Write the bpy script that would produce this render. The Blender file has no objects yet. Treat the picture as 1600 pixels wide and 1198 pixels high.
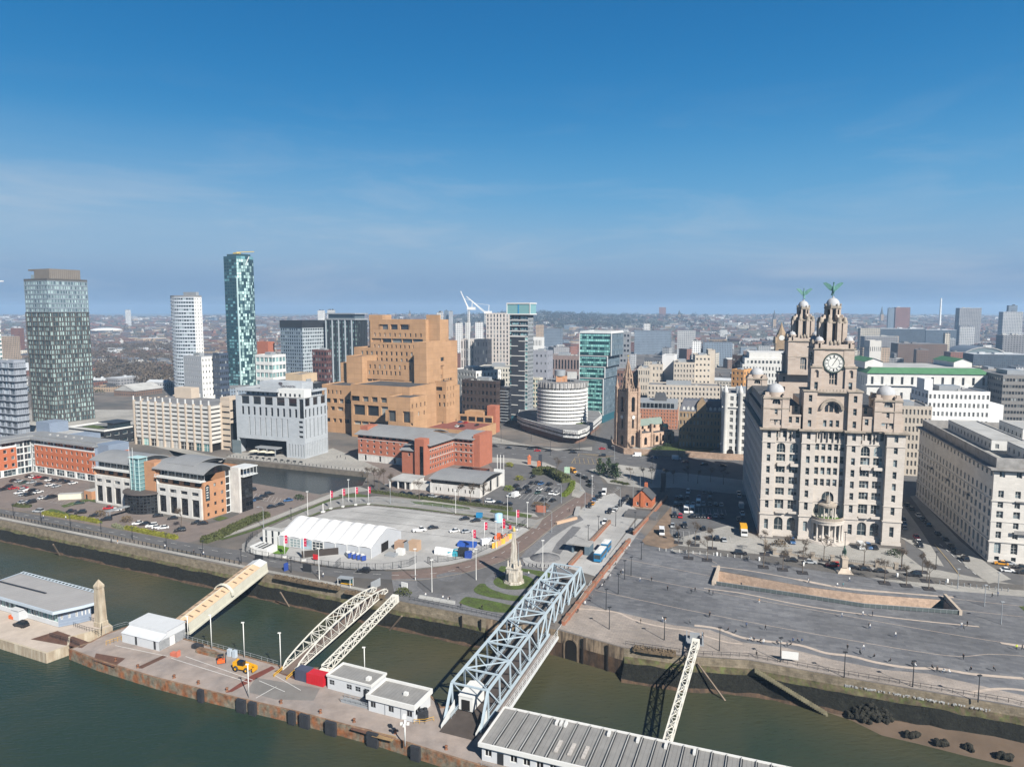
import bpy,math,random
from mathutils import Vector,Matrix,geometry
R=math.radians
random.seed(7)
sc=bpy.context.scene
COL=sc.collection
# camera
FPX,EYE,PITCH=1109.0,89.0,math.atan(112/1109.0)
cd=bpy.data.cameras.new('camera')
cam=bpy.data.objects.new('camera',cd);COL.objects.link(cam)
cd.sensor_width=36.0;cd.lens=36.0*FPX/1600.0
cd.clip_start=1.0;cd.clip_end=60000.0
cam.location=(0,0,EYE)
cam.rotation_euler=(R(90)-PITCH,0,0)
sc.camera=cam
# sky and sun
SUN_EL,SUN_AZ=R(37.5),R(-59)
world=bpy.data.worlds.new('World');sc.world=world;world.use_nodes=True
nt=world.node_tree;nt.nodes.clear()
o_=nt.nodes.new('ShaderNodeOutputWorld');bg=nt.nodes.new('ShaderNodeBackground')
sky=nt.nodes.new('ShaderNodeTexSky');sky.sky_type='NISHITA';sky.sun_disc=False
sky.sun_elevation=SUN_EL;sky.sun_rotation=R(90)-SUN_AZ
sky.altitude=80;sky.air_density=1.0;sky.dust_density=0.2;sky.ozone_density=4.0
bg.inputs['Strength'].default_value=0.052
tc=nt.nodes.new('ShaderNodeTexCoord')
mp=nt.nodes.new('ShaderNodeMapping');mp.inputs['Scale'].default_value=(2.2,2.2,13.0);mp.inputs['Rotation'].default_value=(0.1,-0.07,0.4)
n1=nt.nodes.new('ShaderNodeTexNoise');n1.inputs['Scale'].default_value=1.6;n1.inputs['Detail'].default_value=9;n1.inputs['Roughness'].default_value=0.62;n1.inputs['Distortion'].default_value=0.5
rp=nt.nodes.new('ShaderNodeValToRGB');rp.color_ramp.elements[0].position=0.48;rp.color_ramp.elements[1].position=0.80
rp.color_ramp.elements[1].color=(0.34,0.34,0.34,1)
sx=nt.nodes.new('ShaderNodeSeparateXYZ')
r2=nt.nodes.new('ShaderNodeMapRange');r2.inputs['From Min'].default_value=0.30;r2.inputs['From Max'].default_value=0.06
ml=nt.nodes.new('ShaderNodeMath');ml.operation='MULTIPLY'
mx=nt.nodes.new('ShaderNodeMixRGB');mx.inputs['Color2'].default_value=(6.0,6.3,6.8,1)
gm=nt.nodes.new('ShaderNodeHueSaturation');gm.inputs['Saturation'].default_value=1.1;gm.inputs['Value'].default_value=0.38
L=nt.links.new
L(tc.outputs['Generated'],mp.inputs['Vector']);L(mp.outputs[0],n1.inputs['Vector']);L(n1.outputs['Fac'],rp.inputs['Fac'])
L(tc.outputs['Generated'],sx.inputs[0]);L(sx.outputs['Z'],r2.inputs['Value'])
L(rp.outputs['Color'],ml.inputs[0]);L(r2.outputs[0],ml.inputs[1])
vx=nt.nodes.new('ShaderNodeMapRange');vx.inputs['From Min'].default_value=0.1;vx.inputs['From Max'].default_value=-0.6;vx.inputs['To Max'].default_value=0.5;L(sx.outputs['X'],vx.inputs['Value'])
vz=nt.nodes.new('ShaderNodeValToRGB');e_=vz.color_ramp.elements;e_[0].position=0.04;e_[0].color=(0,0,0,1);e_[1].position=0.24;e_[1].color=(0,0,0,1);k_=e_.new(0.11);k_.color=(1,1,1,1);L(sx.outputs['Z'],vz.inputs['Fac'])
v1=nt.nodes.new('ShaderNodeMath');v1.operation='MULTIPLY';L(vx.outputs[0],v1.inputs[0]);L(vz.outputs['Color'],v1.inputs[1])
v2=nt.nodes.new('ShaderNodeMath');v2.operation='MULTIPLY';L(v1.outputs[0],v2.inputs[0]);L(n1.outputs['Fac'],v2.inputs[1])
v3=nt.nodes.new('ShaderNodeMath');v3.operation='ADD';v3.use_clamp=True;L(ml.outputs[0],v3.inputs[0]);L(v2.outputs[0],v3.inputs[1]);L(v3.outputs[0],mx.inputs['Fac'])
def lin(h):return tuple((((int(h[i:i+2],16)/255)+0.055)/1.055)**2.4*10 for i in(0,2,4))+(1,)
er=nt.nodes.new('ShaderNodeValToRGB');es=er.color_ramp;es.interpolation='B_SPLINE'
stops=[(0.0,'7193b9'),(0.04,'7f9fc5'),(0.075,'94b6d4'),(0.15,'66addb'),(0.26,'2a88c8'),(0.40,'2070b0'),(0.6,'1c66a6')]
es.elements[0].position=0.0;es.elements[0].color=[c/10 for c in lin(stops[0][1])[:3]]+[1]
es.elements[1].position=0.6;es.elements[1].color=[c/10 for c in lin(stops[-1][1])[:3]]+[1]
for p_,c_ in stops[1:-1]:
 e_=es.elements.new(p_);e_.color=[c/10 for c in lin(c_)[:3]]+[1]
L(sx.outputs['Z'],er.inputs['Fac'])
sc10=nt.nodes.new('ShaderNodeVectorMath');sc10.operation='SCALE';sc10.inputs['Scale'].default_value=10.0;L(er.outputs['Color'],sc10.inputs[0])
fz=nt.nodes.new('ShaderNodeMapRange');fz.inputs['From Min'].default_value=0.45;fz.inputs['From Max'].default_value=0.75;fz.inputs['To Min'].default_value=0.9;fz.inputs['To Max'].default_value=0.0
L(sx.outputs['Z'],fz.inputs['Value'])
mz=nt.nodes.new('ShaderNodeMixRGB');L(fz.outputs[0],mz.inputs['Fac']);L(sky.outputs[0],gm.inputs['Color']);L(gm.outputs[0],mz.inputs['Color1']);L(sc10.outputs[0],mz.inputs['Color2'])
L(mz.outputs[0],mx.inputs['Color1']);L(mx.outputs[0],bg.inputs['Color']);L(bg.outputs[0],o_.inputs['Surface'])
sl=bpy.data.lights.new('sun','SUN');sl.energy=5.0;sl.angle=R(0.55);sl.color=(1.0,0.95,0.87)
so=bpy.data.objects.new('sun',sl);COL.objects.link(so)
sd=Vector((math.cos(SUN_EL)*math.cos(SUN_AZ),math.cos(SUN_EL)*math.sin(SUN_AZ),math.sin(SUN_EL)))
so.rotation_euler=sd.to_track_quat('Z','Y').to_euler();so.location=sd*500
sc.view_settings.view_transform='Standard';sc.view_settings.look='None'
sc.view_settings.exposure=0.95;sc.view_settings.gamma=1.0;sc.view_settings.use_curve_mapping=False
sc.cycles.max_bounces=6;sc.cycles.diffuse_bounces=1;sc.cycles.glossy_bounces=3;sc.cycles.volume_bounces=1
sc.cycles.use_denoising=True
# surveying: a pixel of the 1600 px photograph to a place
def W(px,py,z=0.0):
 x=(px-800)/FPX;y=-(py-599)/FPX
 dy=math.cos(PITCH)+y*math.sin(PITCH);dz=-math.sin(PITCH)+y*math.cos(PITCH)
 t=(z-EYE)/dz
 return Vector((x*t,dy*t,z))
def ZA(py,Y):
 y=-(py-599)/FPX
 return EYE+(-math.sin(PITCH)+y*math.cos(PITCH))*Y/(math.cos(PITCH)+y*math.sin(PITCH))
def PX(p):
 z=p[2]-EYE
 return 800+FPX*p[0]/(p[1]*math.cos(PITCH)-z*math.sin(PITCH))
def EXT(p,ang,px):
 dx,dy=math.cos(ang),math.sin(ang);k=(px-800)/FPX
 z=p[2]-EYE
 return(k*(p[1]*math.cos(PITCH)-z*math.sin(PITCH))-p[0])/(dx-k*dy*math.cos(PITCH))
 # materials
MATS={}
ALB=0.76
def dim(c):return tuple(v*ALB for v in c)
def _nt(m):
 m.use_nodes=True;t=m.node_tree;b=t.nodes['Principled BSDF'];return t,b
def mat(name,col,rough=0.8,var=0.12,scale=0.25,kind=None,metal=0.0,spec=0.3,col2=None,u=1.0,v=1.0,bump=0.0,emit=None,rnd=0.0):
 """col: base colour. kind: None, 'brick', 'ribs', 'panel', 'seam', 'stain' patterns laid along the wall or roof."""
 if name in MATS:return MATS[name]
 m=bpy.data.materials.new(name);MATS[name]=m
 col=dim(col);col2=dim(col2)if col2 else None
 t,b=_nt(m);N=t.nodes.new;K=t.links.new
 b.inputs['Roughness'].default_value=rough;b.inputs['Metallic'].default_value=metal
 b.inputs['Specular IOR Level'].default_value=spec
 m.diffuse_color=(*col,1)
 geo=N('ShaderNodeNewGeometry')
 noi=N('ShaderNodeTexNoise');noi.inputs['Scale'].default_value=scale;noi.inputs['Detail'].default_value=6;noi.inputs['Roughness'].default_value=0.65
 K(geo.outputs['Position'],noi.inputs['Vector'])
 rg=N('ShaderNodeMapRange');rg.inputs['From Min'].default_value=0.3;rg.inputs['From Max'].default_value=0.7
 rg.inputs['To Min'].default_value=1-var;rg.inputs['To Max'].default_value=1+var
 K(noi.outputs['Fac'],rg.inputs['Value'])
 hs=N('ShaderNodeHueSaturation');hs.inputs['Color'].default_value=(*col,1)
 src=hs
 val=rg.outputs[0]
 if rnd:
  oi=N('ShaderNodeObjectInfo');a=N('ShaderNodeMapRange');a.inputs['To Min'].default_value=1-rnd;a.inputs['To Max'].default_value=1+rnd
  K(oi.outputs['Random'],a.inputs['Value']);mm=N('ShaderNodeMath');mm.operation='MULTIPLY';K(val,mm.inputs[0]);K(a.outputs[0],mm.inputs[1]);val=mm.outputs[0]
 if kind in('brick','panel','ribs','stain','win'):
  cr=N('ShaderNodeVectorMath');cr.operation='CROSS_PRODUCT';cr.inputs[1].default_value=(0,0,1);K(geo.outputs['True Normal'],cr.inputs[0])
  nz=N('ShaderNodeVectorMath');nz.operation='NORMALIZE';K(cr.outputs[0],nz.inputs[0])
  dt=N('ShaderNodeVectorMath');dt.operation='DOT_PRODUCT';K(nz.outputs[0],dt.inputs[0]);K(geo.outputs['Position'],dt.inputs[1])
  sp=N('ShaderNodeSeparateXYZ');K(geo.outputs['Position'],sp.inputs[0])
  cb=N('ShaderNodeCombineXYZ');K(dt.outputs['Value'],cb.inputs['X']);K(sp.outputs['Z'],cb.inputs['Y'])
  if kind in('brick','panel','win'):
   bt=N('ShaderNodeTexBrick');bt.inputs['Scale'].default_value=1.0
   bt.inputs['Brick Width'].default_value=u;bt.inputs['Row Height'].default_value=v
   bt.inputs['Mortar Size'].default_value=0.035*min(u,v)if kind=='brick' else 0.16
   if kind!='brick':bt.offset=0.0
   if kind=='win':bt.inputs['Mortar Size'].default_value=0.27*min(u,v);bt.inputs['Mortar Smooth'].default_value=0.05
   c2=col2 or tuple(c*0.82 for c in col)
   bt.inputs['Color1'].default_value=(*col,1);bt.inputs['Color2'].default_value=(*[0.5*(a+b_)for a,b_ in zip(col,c2)],1);bt.inputs['Mortar'].default_value=(*c2,1)
   if kind=='win':bt.inputs['Color1'].default_value=(*c2,1);bt.inputs['Color2'].default_value=(*[2.4*c for c in c2],1);bt.inputs['Mortar'].default_value=(*col,1)
   K(cb.outputs[0],bt.inputs['Vector']);K(bt.outputs['Color'],hs.inputs['Color'])
  elif kind=='ribs':
   wv=N('ShaderNodeTexWave');wv.inputs['Scale'].default_value=0.314/u;wv.bands_direction='X' if v else 'Y'
   K(cb.outputs[0],wv.inputs['Vector'])
   mxx=N('ShaderNodeMixRGB');mxx.inputs['Color1'].default_value=(*col,1);mxx.inputs['Color2'].default_value=(*(col2 or tuple(c*0.75 for c in col)),1)
   K(wv.outputs['Fac'],mxx.inputs['Fac']);K(mxx.outputs[0],hs.inputs['Color'])
  else:
   sc2=N('ShaderNodeMapping');sc2.inputs['Scale'].default_value=(1.0*u,0.12*v,1);K(cb.outputs[0],sc2.inputs['Vector'])
   n2=N('ShaderNodeTexNoise');n2.inputs['Scale'].default_value=1.0;n2.inputs['Detail'].default_value=8;K(sc2.outputs[0],n2.inputs['Vector'])
   r3=N('ShaderNodeValToRGB');r3.color_ramp.elements[0].position=0.42;r3.color_ramp.elements[1].position=0.62
   r3.color_ramp.elements[0].color=(*(col2 or tuple(c*0.6 for c in col)),1);r3.color_ramp.elements[1].color=(*col,1)
   K(n2.outputs['Fac'],r3.inputs['Fac']);K(r3.outputs[0],hs.inputs['Color'])
 elif kind=='seam':
  tcx=N('ShaderNodeTexCoord');sp=N('ShaderNodeSeparateXYZ');K(tcx.outputs['Object'],sp.inputs[0])
  md=N('ShaderNodeMath');md.operation='PINGPONG';md.inputs[1].default_value=u;K(sp.outputs['X' if v else 'Y'],md.inputs[0])
  gt=N('ShaderNodeMath');gt.operation='LESS_THAN';gt.inputs[1].default_value=u*0.12;K(md.outputs[0],gt.inputs[0])
  mxx=N('ShaderNodeMixRGB');mxx.inputs['Color1'].default_value=(*col,1);mxx.inputs['Color2'].default_value=(*(col2 or tuple(c*0.7 for c in col)),1)
  K(gt.outputs[0],mxx.inputs['Fac']);K(mxx.outputs[0],hs.inputs['Color'])
 elif kind=='patch':
  n2=N('ShaderNodeTexNoise');n2.inputs['Scale'].default_value=u;n2.inputs['Detail'].default_value=7;n2.inputs['Roughness'].default_value=0.6;K(geo.outputs['Position'],n2.inputs['Vector'])
  r3=N('ShaderNodeValToRGB');r3.color_ramp.elements[0].position=0.5-0.12*v;r3.color_ramp.elements[1].position=0.5+0.12*v
  r3.color_ramp.elements[0].color=(*(col2 or tuple(c*0.6 for c in col)),1);r3.color_ramp.elements[1].color=(*col,1)
  K(n2.outputs['Fac'],r3.inputs['Fac']);K(r3.outputs[0],hs.inputs['Color'])
 elif kind=='slabs':
  mpn=N('ShaderNodeMapping');mpn.inputs['Rotation'].default_value=(0,0,R(20));K(geo.outputs['Position'],mpn.inputs['Vector'])
  bt=N('ShaderNodeTexBrick');bt.inputs['Scale'].default_value=1.0;bt.inputs['Brick Width'].default_value=u;bt.inputs['Row Height'].default_value=v
  bt.inputs['Mortar Size'].default_value=0.05;c2=col2 or tuple(c*0.8 for c in col)
  bt.inputs['Color1'].default_value=(*col,1);bt.inputs['Color2'].default_value=(*c2,1);bt.inputs['Mortar'].default_value=(*[c*0.7 for c in col],1)
  K(mpn.outputs[0],bt.inputs['Vector'])
  n3=N('ShaderNodeTexNoise');n3.inputs['Scale'].default_value=0.035;n3.inputs['Detail'].default_value=5;K(geo.outputs['Position'],n3.inputs['Vector'])
  r4=N('ShaderNodeMapRange');r4.inputs['From Min'].default_value=.35;r4.inputs['From Max'].default_value=.65;r4.inputs['To Min'].default_value=.8;r4.inputs['To Max'].default_value=1.15;K(n3.outputs['Fac'],r4.inputs['Value'])
  mm=N('ShaderNodeMath');mm.operation='MULTIPLY';K(val,mm.inputs[0]);K(r4.outputs[0],mm.inputs[1]);val=mm.outputs[0]
  K(bt.outputs['Color'],hs.inputs['Color'])
 K(val,hs.inputs['Value']);K(hs.outputs[0],b.inputs['Base Color'])
 if bump:
  bp=N('ShaderNodeBump');bp.inputs['Strength'].default_value=bump;bp.inputs['Distance'].default_value=0.3
  K(noi.outputs['Fac'],bp.inputs['Height']);K(bp.outputs[0],b.inputs['Normal'])
 if emit:
  b.inputs['Emission Color'].default_value=(*emit,1);b.inputs['Emission Strength'].default_value=1
 return m
def glass(name,dark,light,share=0.35,metal=0.0,rough=0.07,spec=0.8):
 """Window glass: panes differ by blinds and what stands behind them."""
 light=dim(light)
 if name in MATS:return MATS[name]
 m=bpy.data.materials.new(name);MATS[name]=m
 t,b=_nt(m);N=t.nodes.new;K=t.links.new
 oi=N('ShaderNodeObjectInfo');ge=N('ShaderNodeNewGeometry')
 ad=N('ShaderNodeMath');ad.operation='ADD';K(oi.outputs['Random'],ad.inputs[0]);K(ge.outputs['Random Per Island'],ad.inputs[1])
 fr=N('ShaderNodeMath');fr.operation='FRACT';K(ad.outputs[0],fr.inputs[0])
 rp_=N('ShaderNodeValToRGB');e=rp_.color_ramp.elements
 e[0].position=0.0;e[0].color=(*[c*0.55 for c in dark],1);e[1].position=1.0;e[1].color=(*light,1)
 k=e.new(1-share);k.color=(*dark,1);k2=e.new(min(0.99,1-share*0.6));k2.color=(*[0.5*(a+c)for a,c in zip(dark,light)],1)
 K(fr.outputs[0],rp_.inputs['Fac']);K(rp_.outputs[0],b.inputs['Base Color'])
 b.inputs['Roughness'].default_value=rough;b.inputs['Metallic'].default_value=metal;b.inputs['Specular IOR Level'].default_value=spec
 m.diffuse_color=(*dark,1)
 return m
def water(name,col,rough,scale,bump,col2):
 m=bpy.data.materials.new(name);t,b=_nt(m);N=t.nodes.new;K=t.links.new
 ge=N('ShaderNodeNewGeometry');mpn=N('ShaderNodeMapping');mpn.inputs['Rotation'].default_value=(0,0,R(-30));mpn.inputs['Scale'].default_value=(scale,scale*2.6,scale)
 K(ge.outputs['Position'],mpn.inputs['Vector'])
 n=N('ShaderNodeTexNoise');n.inputs['Scale'].default_value=1;n.inputs['Detail'].default_value=5;K(mpn.outputs[0],n.inputs['Vector'])
 bp=N('ShaderNodeBump');bp.inputs['Strength'].default_value=bump;bp.inputs['Distance'].default_value=0.5;K(n.outputs['Fac'],bp.inputs['Height']);K(bp.outputs[0],b.inputs['Normal'])
 n2=N('ShaderNodeTexNoise');n2.inputs['Scale'].default_value=0.012;n2.inputs['Detail'].default_value=4;n2.inputs['Distortion'].default_value=1.0;K(ge.outputs['Position'],n2.inputs['Vector'])
 r=N('ShaderNodeValToRGB');r.color_ramp.elements[0].position=0.35;r.color_ramp.elements[1].position=0.7
 r.color_ramp.elements[0].color=(*col,1);r.color_ramp.elements[1].color=(*col2,1)
 dv=N('ShaderNodeVectorMath');dv.operation='DOT_PRODUCT';dv.inputs[1].default_value=(.42,.91,0);K(ge.outputs['Position'],dv.inputs[0])
 mr=N('ShaderNodeMapRange');mr.inputs['From Min'].default_value=135;mr.inputs['From Max'].default_value=215;mr.inputs['To Min'].default_value=-.08;mr.inputs['To Max'].default_value=.22;K(dv.outputs['Value'],mr.inputs['Value'])
 ad=N('ShaderNodeMath');ad.operation='ADD';K(n2.outputs['Fac'],ad.inputs[0]);K(mr.outputs[0],ad.inputs[1]);K(ad.outputs[0],r.inputs['Fac']);K(r.outputs[0],b.inputs['Base Color'])
 b.inputs['Roughness'].default_value=rough;b.inputs['Specular IOR Level'].default_value=0.26;b.inputs['IOR'].default_value=1.33
 MATS[name]=m;return m
 # mesh builder
class MB:
 def __init__(s):s.v=[];s.f=[];s.m=[];s.sm=[]
 def face(s,pts,mi=0,smooth=False):
  n=len(s.v);s.v+=[tuple(p)for p in pts];s.f.append(tuple(range(n,n+len(pts))));s.m.append(mi);s.sm.append(smooth);return s
 def grid(s,rows,mi=0,smooth=False,closed=False):
  n=len(s.v);c=len(rows[0])
  for r in rows:s.v+=[tuple(p)for p in r]
  for i in range(len(rows)-1):
   for j in range(c if closed else c-1):
    k=(j+1)%c
    s.f.append((n+i*c+j,n+i*c+k,n+(i+1)*c+k,n+(i+1)*c+j));s.m.append(mi);s.sm.append(smooth)
  return s
 def prism(s,poly,z0,z1,mi=0,top=None,bottom=True):
  n=len(s.v);k=len(poly)
  s.v+=[(p[0],p[1],z0)for p in poly]+[(p[0],p[1],z1)for p in poly]
  for i in range(k):
   j=(i+1)%k;s.f.append((n+i,n+j,n+k+j,n+k+i));s.m.append(mi);s.sm.append(False)
  s.f.append(tuple(range(n+k,n+2*k)));s.m.append(mi if top is None else top);s.sm.append(False)
  if bottom:s.f.append(tuple(range(n+k-1,n-1,-1)));s.m.append(mi);s.sm.append(False)
  return s
 def box(s,x0,y0,z0,x1,y1,z1,mi=0,top=None):
  return s.prism([(x0,y0),(x1,y0),(x1,y1),(x0,y1)],z0,z1,mi,top)
 def bar(s,a,b,w=0.1,h=None,mi=0,n=4):
  """a bar from a to b, w across and h high (n > 4: round, radius w/2)"""
  a=Vector(a);b=Vector(b);d=(b-a)
  if d.length<1e-6:return s
  d.normalize();up=Vector((0,0,1))if abs(d.z)<0.95 else Vector((0,1,0))
  x=d.cross(up).normalized();y=x.cross(d)
  h=w if h is None else h
  if n==4:ring=[(-w/2,-h/2),(w/2,-h/2),(w/2,h/2),(-w/2,h/2)]
  else:ring=[(w/2*math.cos(2*math.pi*i/n),h/2*math.sin(2*math.pi*i/n))for i in range(n)]
  k=len(ring);q=len(s.v)
  s.v+=[tuple(a+x*u_+y*v_)for u_,v_ in ring]+[tuple(b+x*u_+y*v_)for u_,v_ in ring]
  for i in range(k):
   j=(i+1)%k;s.f.append((q+i,q+j,q+k+j,q+k+i));s.m.append(mi);s.sm.append(n>4)
  s.f.append(tuple(range(q+k-1,q-1,-1)));s.m.append(mi);s.sm.append(False)
  s.f.append(tuple(range(q+k,q+2*k)));s.m.append(mi);s.sm.append(False)
  return s
 def lathe(s,prof,c=(0,0,0),n=16,mi=0,smooth=True,a0=0.0):
  rows=[]
  for r,z in prof:rows.append([(c[0]+r*math.cos(a0+2*math.pi*i/n),c[1]+r*math.sin(a0+2*math.pi*i/n),c[2]+z)for i in range(n)])
  s.grid(rows,mi,smooth,closed=True)
  if prof[-1][0]>0.01:s.face(rows[-1],mi)
  return s
 def dome(s,c,r,h=None,n=16,k=6,mi=0):
  h=h or r
  return s.lathe([(max(0.001,r*math.cos(i*math.pi/2/k)),h*math.sin(i*math.pi/2/k))for i in range(k+1)],c,n,mi)
 def gable(s,x0,y0,x1,y1,z,h,mi=0,gm=1,axis='x',over=0.3):
  if axis=='x':
   ym=(y0+y1)/2
   s.face([(x0-over,y0-over,z),(x1+over,y0-over,z),(x1+over,ym,z+h),(x0-over,ym,z+h)],mi)
   s.face([(x1+over,y1+over,z),(x0-over,y1+over,z),(x0-over,ym,z+h),(x1+over,ym,z+h)],mi)
   s.face([(x0,y1,z),(x0,y0,z),(x0,ym,z+h)],gm);s.face([(x1,y0,z),(x1,y1,z),(x1,ym,z+h)],gm)
  else:
   xm=(x0+x1)/2
   s.face([(x0-over,y1+over,z),(x0-over,y0-over,z),(xm,y0-over,z+h),(xm,y1+over,z+h)],mi)
   s.face([(x1+over,y0-over,z),(x1+over,y1+over,z),(xm,y1+over,z+h),(xm,y0-over,z+h)],mi)
   s.face([(x0,y0,z),(x1,y0,z),(xm,y0,z+h)],gm);s.face([(x1,y1,z),(x0,y1,z),(xm,y1,z+h)],gm)
  return s
 def mesh(s,name,mats):
  me=bpy.data.meshes.new(name);me.from_pydata(s.v,[],s.f)
  for m in(mats if isinstance(mats,(list,tuple))else[mats]):me.materials.append(m)
  me.polygons.foreach_set('material_index',s.m);me.polygons.foreach_set('use_smooth',s.sm)
  me.update();return me
 def build(s,name,mats,parent=None,loc=None,rz=0):
  if not s.f:return None
  return obj(name,s.mesh(name,mats),parent,loc,rz)
def obj(name,data,parent=None,loc=None,rz=0,scale=None):
 o=bpy.data.objects.new(name,data);COL.objects.link(o)
 if parent is not None:o.parent=parent
 if loc is not None:o.location=loc
 if rz:o.rotation_euler=(0,0,rz)
 if scale is not None:o.scale=scale
 return o
def tag(o,label=None,cat=None,group=None,kind=None):
 if label:o['label']=label
 if cat:o['category']=cat
 if group:o['group']=group
 if kind:o['kind']=kind
 return o
def thing(name,label,cat,loc=(0,0,0),rz=0,group=None):
 o=bpy.data.objects.new(name,None);COL.objects.link(o);o.empty_display_size=0.5
 o.location=loc;o.rotation_euler=(0,0,rz)
 return tag(o,label,cat,group)
def kids(o):return[c for c in ALLK.get(o.name,[])]
def copy_tree(o,loc,rz,label=None,group=None,cat=None,scale=None,mats=None):
 c=o.copy();COL.objects.link(c);c.location=loc;c.rotation_euler=(0,0,rz)
 if scale:c.scale=(scale,scale,scale)if isinstance(scale,(int,float))else scale
 if label:c['label']=label
 if group:c['group']=group
 if cat:c['category']=cat
 for ch in o.children:
  d=ch.copy();COL.objects.link(d);d.parent=c
  for g in ch.children:
   e=g.copy();COL.objects.link(e);e.parent=d
 return c
ORD=['first','second','third','fourth','fifth','sixth','seventh','eighth','ninth','tenth','eleventh','twelfth','thirteenth','fourteenth','fifteenth','sixteenth','seventeenth','eighteenth','nineteenth','twentieth']
def ordn(i):
 if i<20:return ORD[i]
 n=i+1;return '%d%s'%(n,'th' if n%100 in(11,12,13)else{1:'st',2:'nd',3:'rd'}.get(n%10,'th'))
AUTO={}
def auto(o,one,many,pos):
 """label by rank: `one` when it is alone of its kind, else `many` with {} filled by its rank from the left"""
 AUTO.setdefault((one,many),[]).append((PX(pos),o));return o
def finish_labels():
 for(one,many),lst in AUTO.items():
  lst.sort(key=lambda t:t[0])
  for i,(_,o)in enumerate(lst):
   if len(lst)==1:o['label']=one or many.format('only')
   else:o['label']=many.format('leftmost' if i==0 else 'rightmost' if i==len(lst)-1 else ordn(i)+' from left')
   # buildings
WIN={};FOOT=[]
def winmesh(w,h,nx,ny,arch,fm,gm,t=0.12,sill=None):
 key=(round(w,2),round(h,2),nx,ny,arch,fm.name,gm.name,t)
 if key in WIN:return WIN[key]
 b=MB()
 def outline(w_,h_,y):
  if not arch:return[(-w_/2,y,0),(w_/2,y,0),(w_/2,y,h_),(-w_/2,y,h_)]
  r=w_/2;k=8
  return[(-r,y,0),(r,y,0)]+[(r*math.cos(math.pi*i/k),y,h_-r+r*math.sin(math.pi*i/k))for i in range(k+1)]
 if nx*ny<=1 or arch:b.face(outline(w,h,0.02),1)
 else:
  for i in range(nx):
   for j in range(ny):
    x0,x1,z0,z1=-w/2+w*i/nx,-w/2+w*(i+1)/nx,h*j/ny,h*(j+1)/ny
    b.face([(x0,0.02,z0),(x1,0.02,z0),(x1,0.02,z1),(x0,0.02,z1)],1)
 if t>0:
  hh=h-(w/2 if arch else 0)
  b.box(-w/2,-0.04,0,-w/2+t,0.015,hh,0);b.box(w/2-t,-0.04,0,w/2,0.015,hh,0)
  b.box(-w/2+t,-0.04,0,w/2-t,0.015,t,0)
  if not arch:b.box(-w/2+t,-0.04,h-t,w/2-t,0.015,h,0)
  for i in range(1,nx):x=-w/2+w*i/nx;b.box(x-t/2,-0.05,t,x+t/2,0.012,h-t*(1 if not arch else 1.6),0)
  for j in range(1,ny):z=hh*j/ny if arch else h*j/ny;b.box(-w/2+t,-0.045,z-t/2,w/2-t,0.01,z+t/2,0)
 WIN[key]=b.mesh('window',[fm,gm]);return WIN[key]
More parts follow.
